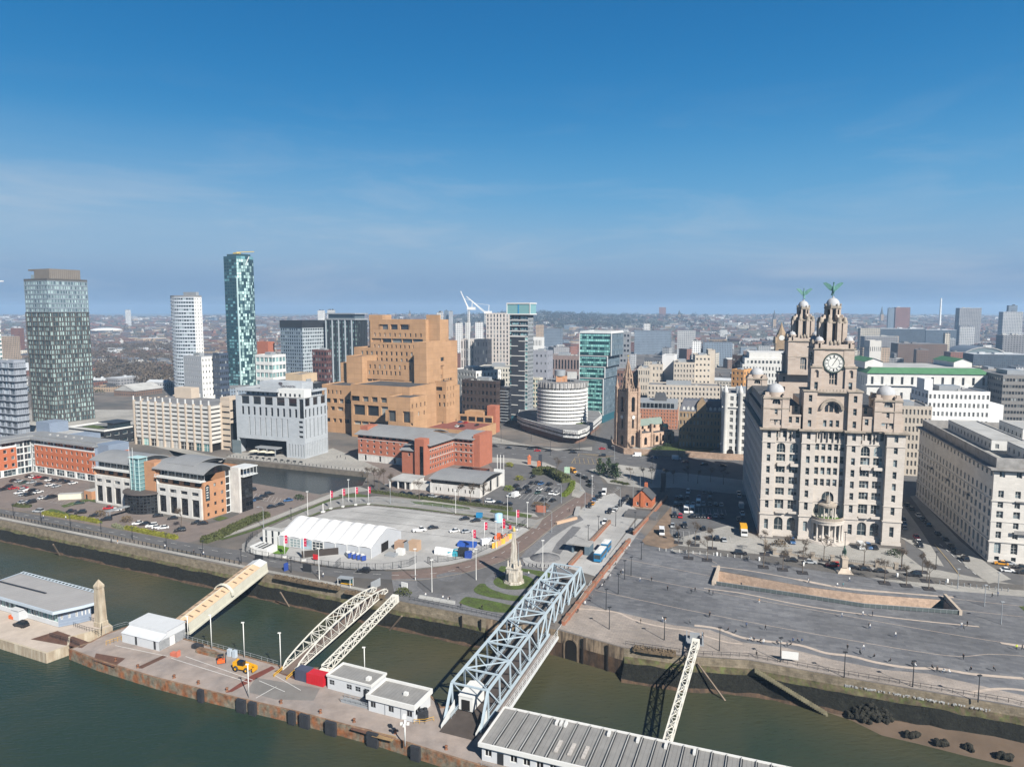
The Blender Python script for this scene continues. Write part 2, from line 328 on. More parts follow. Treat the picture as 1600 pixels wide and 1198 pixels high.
class Bld:
 def __init__(s,name,label,cat,origin,ang,group=None):
  s.o=thing(name,label,cat,tuple(origin),ang,group);s.org=Vector(origin);s.a=ang;s.parts={};s.wins=[];s.rot=Matrix.Rotation(ang,3,'Z')
 def p(s,part,m):
  k=(part,m.name if not isinstance(m,(list,tuple))else tuple(x.name for x in m))
  if k not in s.parts:s.parts[k]=(MB(),m)
  return s.parts[k][0]
 def gl(s,p):return s.org+s.rot@Vector(p)
 def wall(s,p0,p1,z0,z1,m,cols=0,rows=0,ww=0.5,wh=0.55,dep=0.35,fm=None,gm=None,nx=1,ny=1,arch=False,part='wall',base=0.22,t=0.12,skip=None,wname='window',edge=0.0,dz=0.0):
  """a wall from p0 to p1 (outside on the right hand) with real recessed openings; ww, wh are shares of the bay, or metres when above 1"""
  b=s.p(part,m);x0,y0=p0;x1,y1=p1;Lw=math.hypot(x1-x0,y1-y0)
  if Lw<0.01:return
  dx,dy=(x1-x0)/Lw,(y1-y0)/Lw;nxn,nyn=dy,-dx
  P=lambda u,z,d=0.0:(x0+dx*u-nxn*d,y0+dy*u-nyn*d,z)
  mid=s.gl(P(Lw/2,(z0+z1)/2));nrm=s.rot@Vector((nxn,nyn,0));tocam=Vector((0,0,EYE))-mid
  if not cols or not rows or nrm.dot(tocam.normalized())<-0.12:
   b.face([P(0,z0),P(Lw,z0),P(Lw,z1),P(0,z1)]);return
  if edge:b.face([P(0,z0),P(edge,z0),P(edge,z1),P(0,z1)]);b.face([P(Lw-edge,z0),P(Lw,z0),P(Lw,z1),P(Lw-edge,z1)])
  cw=(Lw-2*edge)/cols;rh=(z1-z0)/rows
  w=ww if ww>1 else ww*cw;h=wh if wh>1 else wh*rh
  fm=fm or M_WHITE;gm=gm or G_DARK
  for i in range(cols):
   for j in range(rows):
    u0=edge+i*cw;u1=u0+cw;v0=z0+j*rh;v1=v0+rh
    if skip and skip(i,j):b.face([P(u0,v0),P(u1,v0),P(u1,v1),P(u0,v1)]);continue
    a0=(u0+u1-w)/2;a1=a0+w;b0=v0+base*(rh-h)*2 if base<1 else v0+base;b0=min(b0,v1-h-0.02);b1=b0+h
    b.face([P(u0,v0),P(u1,v0),P(u1,b0),P(u0,b0)])
    b.face([P(u0,b0),P(a0,b0),P(a0,b1),P(u0,b1)]);b.face([P(a1,b0),P(u1,b0),P(u1,b1),P(a1,b1)])
    if arch:
     r=w/2;k=6;zc=b1-r
     arc=[((a0+a1)/2+r*math.cos(math.pi*q/k),zc+r*math.sin(math.pi*q/k))for q in range(k+1)]
     b.face([P(a1,b1)]+[P(u_,z_)for u_,z_ in arc[:k//2+1][::-1]][0:0]+[P((a0+a1)/2,b1)]+[P(u_,z_)for u_,z_ in reversed(arc[:k//2+1])])
     b.face([P((a0+a1)/2,b1),P(a0,b1)]+[P(u_,z_)for u_,z_ in reversed(arc[k//2:])])
     pts=[(a0,b0),(a1,b0)]+arc
    else:pts=[(a0,b0),(a1,b0),(a1,b1),(a0,b1)]
    b.face([P(u0,b1),P(u1,b1),P(u1,v1),P(u0,v1)])
    for q in range(len(pts)):
     c,d=pts[q],pts[(q+1)%len(pts)]
     if abs(c[0]-d[0])+abs(c[1]-d[1])>1e-4:b.face([P(c[0],c[1]),P(d[0],d[1]),P(d[0],d[1],dep),P(c[0],c[1],dep)])
    s.wins.append((P((a0+a1)/2,b0,dep),math.atan2(dy,dx),winmesh(w,h,nx,ny,arch,fm,gm,t),wname))
 def ring(s,poly,z0,z1,m,cols,rows,**kw):
  for i in range(len(poly)):
   c=cols[i]if isinstance(cols,(list,tuple))else cols
   s.wall(poly[i],poly[(i+1)%len(poly)],z0,z1,m,c,rows,**kw)
 def roof(s,poly,z,m,par=0.9,pm=None,th=0.4,part='roof'):
  """flat roof with an upstand all round"""
  b=s.p(part,m);b.face([(q[0],q[1],z)for q in poly])
  if par:
   c=s.p('parapet',pm or m);n=len(poly)
   cx=sum(q[0]for q in poly)/n;cy=sum(q[1]for q in poly)/n
   inn=[]
   for i in range(n):
    a=Vector(poly[i-1][:2]);q=Vector(poly[i][:2]);e=Vector(poly[(i+1)%n][:2])
    d1=(q-a).normalized();d2=(e-q).normalized();n1_=Vector((-d1.y,d1.x));n2_=Vector((-d2.y,d2.x));bs=n1_+n2_
    k=th/max(0.4,(1+n1_.dot(n2_)));inn.append(q+bs*k)
   for i in range(n):
    j=(i+1)%n;A,B_,C,D=poly[i],poly[j],inn[j],inn[i]
    c.face([(A[0],A[1],z-0.05),(B_[0],B_[1],z-0.05),(B_[0],B_[1],z+par),(A[0],A[1],z+par)])
    c.face([(A[0],A[1],z+par),(B_[0],B_[1],z+par),(C[0],C[1],z+par),(D[0],D[1],z+par)])
    c.face([(C[0],C[1],z),(D[0],D[1],z),(D[0],D[1],z+par),(C[0],C[1],z+par)])
 def boxes(s,part,m,lst):
  b=s.p(part,m)
  for q in lst:b.box(*q)
 def each(s,part,m,lst):
  for q in lst:MB().box(*q).build(part,m,s.o)
 def done(s,limit=100):
  vs=[v for(b,_)in s.parts.values()for v in b.v]
  if vs:
   x0,x1,y0,y1=min(v[0]for v in vs),max(v[0]for v in vs),min(v[1]for v in vs),max(v[1]for v in vs);FOOT.append((s.gl(((x0+x1)/2,(y0+y1)/2,0)),(x1-x0)/2,(y1-y0)/2,s.a))
  for(part,_),(b,m)in s.parts.items():
   if b.f:split_build(b,part,m,s.o)
  by={}
  for w in s.wins:by.setdefault(w[3],[]).append(w)
  for nm,lst in by.items():
   cam0=Vector((0,0,EYE))
   if len(lst)>limit:
    def key(w):
     g=s.gl(w[0]);d=g-cam0;nr=Vector((math.sin(w[1]+s.a),-math.cos(w[1]+s.a),0));x=PX(g)
     return-(max(0.02,nr.dot(-d.normalized()))/d.length)*(1 if-10<x<1610 else 0.01)
    lst.sort(key=key)
   for loc,rz,me,_ in lst[:limit]:obj(nm,me,s.o,loc,rz)
   if len(lst)>limit:
    b=MB();mats=[]
    for loc,rz,me,_ in lst[limit:]:
     mt=Matrix.Translation(loc)@Matrix.Rotation(rz,4,'Z');n=len(b.v)
     b.v+=[tuple(mt@v.co)for v in me.vertices]
     for p_ in me.polygons:
      mm=me.materials[p_.material_index]
      if mm not in mats:mats.append(mm)
      b.f.append(tuple(n+i for i in p_.vertices));b.m.append(mats.index(mm));b.sm.append(False)
    tag(b.build(nm,mats,s.o),kind='stuff')
  return s.o
def clusters(b,gap=0.06):
 """faces of a builder grouped into pieces that touch one another"""
 par={}
 def find(a):
  while par[a]!=a:par[a]=par[par[a]];a=par[a]
  return a
 key=[(round(v[0]*20),round(v[1]*20),round(v[2]*20))for v in b.v]
 for k in key:par.setdefault(k,k)
 for f in b.f:
  r=find(key[f[0]])
  for i in f[1:]:
   q=find(key[i])
   if q!=r:par[q]=r
 comp={}
 for fi,f in enumerate(b.f):comp.setdefault(find(key[f[0]]),[]).append(fi)
 items=[]
 for fs in comp.values():
  vs=[b.v[i]for fi in fs for i in b.f[fi]]
  items.append([[min(v[k]for v in vs)-gap for k in range(3)],[max(v[k]for v in vs)+gap for k in range(3)],fs])
 if len(items)>400:return[it[2]for it in items][:0]or[list(range(len(b.f)))]
 changed=True
 while changed:
  changed=False;out=[]
  for it in items:
   for o in out:
    if all(it[0][k]<=o[1][k]and it[1][k]>=o[0][k]for k in range(3)):
     o[0]=[min(a,c)for a,c in zip(o[0],it[0])];o[1]=[max(a,c)for a,c in zip(o[1],it[1])];o[2]=o[2]+it[2];changed=True;break
   else:out.append(it)
  items=out
 return[it[2]for it in items]
def split_build(b,name,m,parent=None,cap=100):
 cl=clusters(b)
 if len(cl)==1:return[b.build(name,m,parent)]
 cl.sort(key=len,reverse=True);res=[]
 groups=cl[:cap]+([sum(cl[cap:],[])]if len(cl)>cap else[])
 for gi,fs in enumerate(groups):
  n=MB();mp_={}
  for fi in fs:
   f=[]
   for i in b.f[fi]:
    if i not in mp_:mp_[i]=len(n.v);n.v.append(b.v[i])
    f.append(mp_[i])
   n.f.append(tuple(f));n.m.append(b.m[fi]);n.sm.append(b.sm[fi])
  o=n.build(name,m,parent);res.append(o)
  if gi>=cap:o['kind']='stuff'
 return res
def rect(x0,y0,x1,y1):return[(x0,y0),(x1,y0),(x1,y1),(x0,y1)]
M_WHITE=mat('white_paint',(0.72,0.72,0.70),0.5,0.04)
M_CREAM=mat('cream_paint',(0.66,0.62,0.50),0.6,0.08,0.8)
M_DKMET=mat('dark_metal',(0.03,0.033,0.038),0.5,0.1)
M_GRMET=mat('grey_metal',(0.30,0.32,0.34),0.45,0.08)
M_ROOFG=mat('grey_roof_felt',(0.20,0.20,0.205),0.85,0.25,0.12)
M_ROOFD=mat('dark_roof_felt',(0.075,0.078,0.085),0.85,0.25,0.12)
M_ROOFL=mat('pale_roof_felt',(0.42,0.42,0.41),0.8,0.2,0.1)
M_STEELB=mat('pale_blue_steel_paint',(0.44,0.53,0.59),0.5,0.06,0.6)
G_DARK=glass('dark_window_glass',(0.025,0.03,0.036),(0.32,0.34,0.34),0.25)
G_BLUE=glass('blue_window_glass',(0.028,0.042,0.05),(0.33,0.40,0.42),0.28)
G_TEAL=glass('teal_window_glass',(0.035,0.12,0.14),(0.42,0.72,0.70),0.55,metal=0.15)
G_BLACK=glass('black_window_glass',(0.008,0.009,0.011),(0.03,0.035,0.04),0.3)
G_PLAIN=glass('old_window_glass',(0.04,0.045,0.05),(0.40,0.42,0.42),0.3)
# ground, water, roads
WATER_Z,DECK_Z,DOCK_Z=-7.6,-4.7,-2.6
def wpoly(px,z=0.0):return[W(a,b,0.0).xy.to_3d()+Vector((0,0,z))for a,b in px]
SHN=[0]
def sheet(name,px,m,layer=1,h=0.0):
 SHN[0]+=1
 b=MB();z=0.012*layer+0.0008*SHN[0]
 p=wpoly(px,0.0)
 if geometry.normal(p).z<0:p.reverse()
 if h:b.prism([(q.x,q.y)for q in p],0.0,h+z,0)
 else:b.face([(q.x,q.y,z)for q in p])
 o=b.build(name,m);o['kind']='structure';return o
def closest_ext(a,b,d):a=Vector(a);b=Vector(b);return b+(b-a).normalized()*d
quay_px=[(0,812),(375,888),(620,938),(760,966),(868,983),(975,1012),(1062,1024),(1170,1031),(1312,1057),(1578,1102)]
quay=[W(*p)for p in quay_px]
QL=quay[0]+(quay[0]-quay[1]).normalized()*900;QR=quay[-1]+(quay[-1]-quay[-3]).normalized()*500
outer=[QL]+quay+[QR,Vector((2400,-100,0)),Vector((2400,2000,0)),Vector((-2400,2000,0)),Vector((-2400,1300,0))]
dock_px=[(255,694),(352,716),(577,739),(566,758),(528,766),(500,772),(440,762),(300,742)]
canal_px=[(1116,912),(1124,892),(1264,917),(1350,928),(1474,937),(1499,959),(1350,948),(1240,931)]
dockp=[W(*p)for p in dock_px];canal=[W(*p)for p in canal_px]
loops=[outer,dockp,canal]
allv=[v for l in loops for v in l]
tris=geometry.tessellate_polygon([[Vector((v.x,v.y,0))for v in l]for l in loops])
M_CITY=mat('city_ground',(0.19,0.165,0.145),0.95,0.3,0.02,kind='patch',u=0.03,v=1.0,col2=(0.10,0.098,0.095))
gb=MB();gb.v=[(v.x,v.y,0.0)for v in allv]
for t_ in tris:
 a,b,c=[allv[i]for i in t_]
 if(b-a).cross(c-a).z<0:t_=(t_[0],t_[2],t_[1])
 gb.f.append(tuple(t_));gb.m.append(0);gb.sm.append(False)
g=gb.build('ground',M_CITY);g['kind']='structure'
def hump(px,c,w):return math.exp(-((px-c)/w)**2)
def terr(x,y):
 D=y
 if D<1650:return 0.0
 px=800+FPX*x/D
 t=min(1.0,(D-1650)/3600.0);s_=t*t*(3-2*t)
 h=60*s_*(0.90+0.10*math.sin(px*0.011+1)+0.08*math.sin(px*0.027+D*0.001))
 h+=26*hump(px,860,170)*max(0,1-abs(D-4300)/1500)+9*hump(px,1350,140)*s_
 if D>5600:h*=max(0.0,1-(D-5600)/9000)
 return h
M_FAR=mat('far_ground',(0.13,0.115,0.09),0.95,0.3,0.004,kind='patch',u=0.008,v=0.7,col2=(0.08,0.088,0.058))
Ds=[1600,1700,1900,2150,2400,2700,3000,3350,3700,4050,4350,4650,5000,5400,5900,6500,7500,9000,12000,18000,30000]
tb=MB();rows=[]
for D in Ds:
 rows.append([((k-800)/FPX*D,D,terr((k-800)/FPX*D,D)+(-0.35 if D<1650 else 0.0))for k in range(-700,2301,50)])
tb.grid([r[:]for r in rows],0,True)
t_o=tb.build('hills',M_FAR);t_o['kind']='structure'
water('river_water',(0.019,0.033,0.023),0.2,0.42,0.42,(0.062,0.056,0.030))
water('dock_water',(0.010,0.015,0.018),0.12,0.9,0.16,(0.014,0.020,0.022))
b=MB();b.face([(-3000,-600,WATER_Z),(3000,-600,WATER_Z),(3000,330,WATER_Z),(-3000,1700,WATER_Z)])
o=b.build('river',MATS['river_water']);o['kind']='structure'
b=MB();p=[W(*q)for q in dock_px];c=sum(p,Vector())/len(p);b.face([(q.x+(q.x-c.x)*.03,q.y+(q.y-c.y)*.03,DOCK_Z)for q in reversed(p)])
o=b.build('dock_basin_water',MATS['dock_water']);o['kind']='structure'
b=MB();p=[W(*q)for q in canal_px];b.face([(q.x,q.y,-4.2)for q in reversed(p)])
o=b.build('canal_water',MATS['dock_water']);o['kind']='structure'
M_QUAY=mat('quay_stone',(0.24,0.20,0.145),0.95,0.35,0.5,kind='brick',u=1.5,v=0.55,col2=(0.12,0.10,0.07),bump=0.5)
M_SANDST=mat('basin_sandstone',(0.56,0.41,0.31),0.9,0.22,0.8,kind='brick',u=1.2,v=0.6,col2=(0.40,0.29,0.22),bump=0.4)
M_PALEST=mat('pale_coping_stone',(0.50,0.42,0.34),0.85,0.12,0.6)
M_DOCKW=mat('dock_wall_stone',(0.16,0.14,0.115),0.95,0.3,0.4,bump=0.4)
def pit_wall(name,pts,z0,m,label):
 b=MB();n=len(pts)
 for i in range(n):
  a,c_=pts[i],pts[(i+1)%n];b.face([(a.x,a.y,z0),(a.x,a.y,0.002),(c_.x,c_.y,0.002),(c_.x,c_.y,z0)])
 return tag(b.build(name,m),label,'wall')
pit_wall('dock_wall',dockp,-4,M_DOCKW,'dark stone wall lining the long dock basin behind the offices')
pit_wall('basin_wall',canal,-5,M_SANDST,'pinkish sandstone walls of the sunken canal basin in the slate plaza')
M_WEED=mat('weedy_stone',(0.014,0.015,0.011),0.95,0.5,1.2,kind='brick',u=0.9,v=0.45,col2=(0.004,0.004,0.004),bump=1.2)
M_MOSS=mat('mossy_stone',(0.085,0.095,0.035),0.95,0.6,0.5,kind='stain',u=0.6,v=2.5,col2=(0.10,0.078,0.05),bump=0.8)
M_BROWNW=mat('wet_brown_wall',(0.10,0.062,0.038),0.9,0.4,0.5,kind='stain',u=0.7,v=1.2,col2=(0.055,0.038,0.027),bump=0.5)
M_STAINW=mat('stained_concrete_wall',(0.33,0.25,0.17),0.9,0.25,0.5,kind='stain',u=1.1,v=1.0,col2=(0.10,0.075,0.055),bump=0.4)
def offs(pts,d):
 out=[]
 for i,q in enumerate(pts):
  a=pts[max(0,i-1)];e=pts[min(len(pts)-1,i+1)];t=(e-a);t.z=0;t.normalize();out.append(Vector((q.x+t.y*d,q.y-t.x*d,0)))
 return out
def jitter(b,rows,mi):b.grid(rows,mi,False)
def river_wall(name,pts,profile,mats,label):
 """profile: (outward offset, z) pairs with the material of the band below each"""
 fine=[]
 for i in range(len(pts)-1):
  k=max(1,int((pts[i+1]-pts[i]).length/3))
  for j in range(k):fine.append(pts[i].lerp(pts[i+1],j/k))
 fine.append(pts[-1]);rr=random.Random(3);b=MB();prev=None
 base=None
 for q,(d,z,mi,j)in enumerate(profile):
  row=[Vector((p.x+rr.uniform(-j,j),p.y+rr.uniform(-j,j),z+rr.uniform(-j,j)))for p in offs(fine,d)]
  if prev is not None:b.grid([prev,row],pmi)
  prev,pmi=row,mi
 return tag(b.build(name,mats),label,'wall')
left_w=[QL]+quay[:4]
slope_prof=[(0,0.0,0,0),(0.25,-2.9,1,0.10),(0.9,-3.9,2,0.25),(3.0,-7.2,3,0.3),(4.6,-8.2,3,0.2)]
river_wall('quay_wall',left_w,slope_prof,[M_QUAY,M_MOSS,M_WEED,M_BROWNW],'old stone river wall below the road, mossy with a black weedy foot')
blk=[quay[3]+Vector((5,-1.5,0)),quay[4]+Vector((0,0,0)),quay[5]]
river_wall('quay_wall',[quay[3],quay[4]],[(0,0,0,0),(0.2,-3.0,1,0),(0.2,-9,1,0)],[M_STAINW,M_BROWNW],'brown stained river wall under the big blue road bridge')
river_wall('quay_wall',[quay[4],quay[5]],[(0,0,0,0),(0.12,-3.4,1,0),(0.12,-9,1,0)],[M_STAINW,M_BROWNW],'stained concrete river wall with an arched culvert right of the blue bridge')
river_wall('quay_wall',[quay[5],quay[6],quay[7],quay[8],quay[9],QR],[(0,0,0,0),(0.15,-2.2,1,0.05),(0.8,-3.6,2,0.25),(3.2,-7.0,3,0.35),(4.6,-8.4,3,0.2)],[M_QUAY,M_MOSS,M_WEED,M_BROWNW],'long river wall below the plaza with green moss and black weed')
d_=(quay[5]-quay[4]).normalized();ca=math.atan2(d_.y,d_.x)
M_VOID=mat('opening_shade_and_timber',(0.012,0.010,0.009),0.95,0.2)  # near-black stands in for shade inside openings; the posts wear it as timber
t=thing('culvert','dark arched culvert mouth in the stained river wall by the blue bridge','culvert',tuple(quay[4]+d_*5.0+Vector((0,0,-8))),ca)
b=MB();arch=[(-1.9,0),(1.9,0)]+[(1.9*math.cos(math.pi*i/10),4.4+1.9*math.sin(math.pi*i/10))for i in range(11)]
b.face([(x,-0.16,z)for x,z in arch]);b.build('opening',M_VOID,t)
b=MB();r_i=[(-1.9,0)]+[(-1.9*math.cos(math.pi*i/10),4.4+1.9*math.sin(math.pi*i/10))for i in range(11)]+[(1.9,0)]
r_o=[(-2.4,0)]+[(-2.4*math.cos(math.pi*i/10),4.4+2.4*math.sin(math.pi*i/10))for i in range(11)]+[(2.4,0)]
b.grid([[(x,-0.16,z)for x,z in r_o],[(x,-0.32,z)for x,z in r_o],[(x,-0.32,z)for x,z in r_i],[(x,0.1,z)for x,z in r_i]]);b.build('arch_surround',M_STAINW,t)
for u in(8.6,16.0):
 b=MB();b.box(u-.25,-.45,0,u+.25,-.1,7.6);auto(tag(b.build('fender_post',M_VOID,None,tuple(quay[4]+d_*0+Vector((0,0,-8))),ca),cat='post',group='timber posts on the river wall'),'dark timber post on the stained river wall','{} dark timber post on the stained river wall right of the bridge',quay[4]+d_*u)
for px,py in((722,962),(752,968),(660,946)):
 q=W(px,py-3);b=MB();b.box(-.2,-.7,-8.5,.2,-.3,-0.3);auto(tag(b.build('fender_post',M_VOID,None,tuple(q),R(-24)),cat='post',group='timber posts on the river wall'),'','{} dark timber post on the river wall below the lawns',q)
M_MUD=mat('river_mud',(0.145,0.105,0.075),0.6,0.2,0.15,bump=0.4,spec=0.5)
mp_=[(1230,1098),(1290,1096),(1335,1108),(1420,1128),(1500,1148),(1600,1172),(1800,1220),(1800,1100),(1600,1060),(1400,1040)]
b=MB();top=[];low=[]
mud=[W(a,c_,-7.4)for a,c_ in[(1225,1094),(1281,1104),(1329,1120),(1376,1143),(1432,1156),(1499,1173),(1600,1196),(1900,1262)]]
sho=[q+Vector((1.5,9,0.9))for q in mud];sh2=[q+Vector((6.0,24,2.2))for q in mud]
sub=[q+Vector((-1,-4,-0.45))for q in mud]
b.grid([sub,[q+Vector((0,0,-0.12))for q in mud],sho,sh2],0,True);o=b.build('mud_bank',M_MUD);o['kind']='structure'
M_ROCKW=mat('weedy_rock',(0.025,0.024,0.018),0.95,0.5,1.5,bump=1.0)
def rock_pile(px,py,rx,ry,hgt,n,label):
 q=W(px,py,-6.9);t=thing('rubble_heap',label,'rocks',tuple(q));rr=random.Random(int(px));b=MB()
 for _ in range(n):
  a=rr.random()*6.28;r=rr.random()**.5;cx,cy=rx*r*math.cos(a),ry*r*math.sin(a);s_=rr.uniform(.35,.9)*(1.2-r*.5);z=hgt*(1-r)*rr.uniform(.4,1)
  b.lathe([(s_*.9,-.3),(s_*rr.uniform(.8,1.1),s_*.3),(s_*.5,s_*.75),(.01,s_*.85)],(cx,cy,z),6,0,False,rr.random()*3)
 b.build('rocks',M_ROCKW,t)
rock_pile(1364,1116,6.4,3.6,3.0,150,'big heap of weedy black rubble on the mud bank')
for i,(px,py)in enumerate([(1424,1147),(1470,1160),(1519,1168),(1570,1182)]):
 q=W(px,py,-7.3);rock_pile(px,py,1.9-.3*(i%3),1.1,.9,13,'small clump of weedy rocks on the mud, %s along the shoreline row from the left'%ORD[i])
 # surfaces
M_ASPH=mat('asphalt',(0.135,0.133,0.135),0.9,0.16,0.25,kind='patch',u=0.12,v=1.4,col2=(0.108,0.107,0.11))
M_ASPHL=mat('worn_pale_asphalt',(0.30,0.29,0.275),0.9,0.12,0.3,kind='patch',u=0.1,v=1.2,col2=(0.25,0.245,0.235))
M_REDRD=mat('reddish_road',(0.20,0.145,0.125),0.9,0.12,0.4,kind='patch',u=0.1,v=1.2,col2=(0.165,0.125,0.11))
M_PAVE=mat('pale_paving',(0.40,0.385,0.355),0.85,0.1,0.5,kind='slabs',u=1.2,v=0.6,col2=(0.34,0.33,0.31))
M_KERB=mat('buff_kerb',(0.34,0.29,0.23),0.85,0.12,0.8)
M_BRNPK=mat('brown_block_paving',(0.215,0.175,0.155),0.9,0.15,0.3,kind='patch',u=0.08,v=1.5,col2=(0.17,0.145,0.135))
M_CONC=mat('pale_concrete_yard',(0.42,0.415,0.405),0.85,0.10,0.15,kind='slabs',u=6,v=4.5,col2=(0.375,0.37,0.362))
M_SLATE=mat('slate_plaza_paving',(0.185,0.188,0.198),0.75,0.18,0.35,kind='slabs',u=3.2,v=1.1,col2=(0.128,0.131,0.144))
M_SETTS=mat('grey_setts',(0.20,0.20,0.208),0.85,0.2,0.7,kind='slabs',u=.8,v=.4,col2=(0.165,0.165,0.172))
M_PINK=mat('pinkish_granite_paving',(0.37,0.32,0.28),0.85,0.16,0.3,kind='slabs',u=1.6,v=.8,col2=(0.30,0.265,0.24))
M_BANDC=mat('cream_granite_band',(0.50,0.42,0.355),0.8,0.18,0.5)
M_GRASS=mat('mown_grass',(0.085,0.13,0.026),0.95,0.4,1.6,kind='patch',u=0.35,v=1.3,col2=(0.06,0.075,0.024),bump=0.5)
M_DIRT=mat('bare_earth',(0.25,0.175,0.12),0.95,0.25,0.3,kind='patch',u=0.12,v=1.2,col2=(0.16,0.12,0.09))
M_LINE=mat('road_line_paint',(0.66,0.66,0.64),0.7,0.2,0.8)
M_YLINE=mat('yellow_line_paint',(0.46,0.34,0.16),0.7,0.2,0.8)
sheet('pavement',[(-60,700),(210,690),(345,722),(352,716),(255,694),(240,640),(-60,640)],M_PAVE,1)
sheet('car_park',[(-80,800),(-80,740),(0,747),(50,737),(140,748),(140,762),(160,772),(118,785),(70,796),(20,800),(0,795)],M_BRNPK,1)
sheet('forecourt',[(60,802),(120,780),(150,786),(318,820),(352,812),(385,798),(400,812),(330,838),(290,848),(230,838),(100,812)],M_BRNPK,2)
sheet('car_park',[(372,810),(380,752),(440,762),(480,770),(500,775),(470,788),(445,800),(415,812),(385,815)],M_BRNPK,1)
sheet('road',[(-60,782),(0,795),(66,806),(200,830),(317,852),(378,860),(437,872),(500,885),(557,891),(612,893),(612,905),(525,901),(445,889),(377,877),(300,863),(150,830),(0,802),(-60,790)],M_ASPH,3)
sheet('road',[(612,893),(650,891),(700,884),(740,875),(775,861),(805,844),(828,828),(862,802),(900,777),(913,768),(934,776),(905,795),(878,812),(852,832),(820,858),(780,878),(735,892),(690,901),(650,906),(612,905)],M_REDRD,3)
sheet('road',[(378,862),(378,850),(412,828),(475,799),(512,783),(545,777),(590,775),(650,780),(720,790),(800,804),(838,812),(850,808),(838,826),(822,822),(740,806),(650,793),(575,788),(540,789),(512,795),(480,807),(432,828),(400,846),(388,862)],M_ASPHL,4)
sheet('road',[(913,768),(905,752),(893,742),(870,734),(850,726),(815,722),(760,722),(700,716),(700,700),(762,690),(850,697),(925,703),(1050,704),(1180,712),(1180,752),(1060,738),(1000,734),(940,730),(922,733),(938,745),(944,757),(942,765),(934,776)],M_ASPH,4)
sheet('road',[(690,700),(560,676),(440,668),(440,655),(560,660),(700,688),(762,690),(762,700)],M_ASPH,2)
sheet('road',[(925,704),(932,690),(940,668),(952,640),(966,640),(960,668),(958,690),(962,704)],M_ASPH,3)
sheet('road',[(1404,786),(1415,760),(1405,735),(1440,735),(1465,790),(1545,885),(1600,900),(1600,925),(1530,905),(1480,900),(1420,880)],M_ASPH,2)
sheet('road',[(1120,740),(1140,725),(1180,725),(1190,800),(1200,870),(1150,862),(1145,830),(1120,800)],M_ASPH,2)
sheet('car_park',[(1035,820),(1045,790),(1050,750),(1125,755),(1140,800),(1145,855),(1060,850),(1035,838)],M_ASPH,3)
sheet('forecourt',[(1140,820),(1190,840),(1404,858),(1440,885),(1540,905),(1600,915),(1600,890),(1640,895),(1640,935),(1450,920),(1300,890),(1180,872),(1050,862),(1040,845)],M_PAVE,3)
sheet('road',[(1005,852),(1160,872),(1320,898),(1460,912),(1600,922),(1600,914),(1470,903),(1330,887),(1190,866),(1060,852),(1010,842)],mat('grey_cobbled_road',(0.165,0.155,0.145),.9,.2,.5,kind='slabs',u=.6,v=.4),5)
sheet('car_park',[(740,800),(752,778),(786,756),(785,740),(762,725),(765,714),(850,724),(878,742),(895,752),(893,768),(870,790),(845,806)],M_ASPH,2)
sheet('pavement',[(645,790),(665,778),(750,795),(835,802),(842,808),(800,804),(720,790)],M_PAVE,5)
sheet('pavement',[(872,738),(880,745),(905,755),(915,768),(905,778),(893,775),(896,758),(880,750),(868,742)],M_PAVE,6)
sheet('pavement',[(762,692),(770,682),(800,690),(870,704),(925,698),(925,704),(850,699)],M_PAVE,5)
sheet('traffic_island',[(763,714),(800,716),(850,722),(870,730),(850,730),(800,724),(762,722)],M_PAVE,6)
sheet('pavement',[(920,734),(960,725),(1040,735),(1065,745),(1060,762),(1000,762),(950,755),(944,748)],M_PAVE,6)
sheet('pavement',[(1040,735),(1180,748),(1180,775),(1060,762)],M_PAVE,3)
sheet('pavement',[(960,703),(965,697),(1180,708),(1180,714),(1050,706)],M_PAVE,5)
sheet('busway',[(942,880),(1000,800),(960,770),(935,776),(905,797),(880,812),(852,834),(825,858),(815,872),(822,884),(850,887),(890,888),(930,900),(946,905),(1010,815),(1004,800)],M_CONC,2)
sheet('footway',[(912,812),(900,800),(880,812),(853,834),(822,860),(812,872),(830,870),(862,840),(890,822)],M_SETTS,5)
sheet('footway',[(895,822),(870,848),(862,862),(875,866),(889,846),(908,824)],M_SETTS,5)
sheet('plaza',[(880,975),(1000,830),(1008,838),(1060,852),(1190,872),(1330,898),(1480,910),(1620,926),(1900,960),(1900,1160),(1578,1100),(1312,1055),(1170,1030),(1062,1022),(975,1010),(876,982)][:3]+[(1060,858),(1115,866),(1124,890)]+[(1116,912),(1240,931),(1350,948),(1499,959),(1474,937),(1478,912),(1620,926),(1900,960),(1900,1164),(1578,1101),(1312,1056),(1170,1030),(1062,1023),(975,1011),(870,982)],M_SLATE,1)
sheet('plaza',[(1115,866),(1190,876),(1330,899),(1478,912),(1474,937),(1350,928),(1264,917),(1124,891)],M_SLATE,1)
sheet('quay_promenade',[(872,982),(905,942),(940,950),(975,958),(1010,966),(1050,976),(1110,984),(1160,1003),(1230,1012),(1300,1030),(1380,1046),(1450,1052),(1520,1068),(1580,1082),(1640,1095),(1640,1113),(1578,1100),(1312,1056),(1170,1030),(1062,1023),(975,1011)],M_PINK,3)
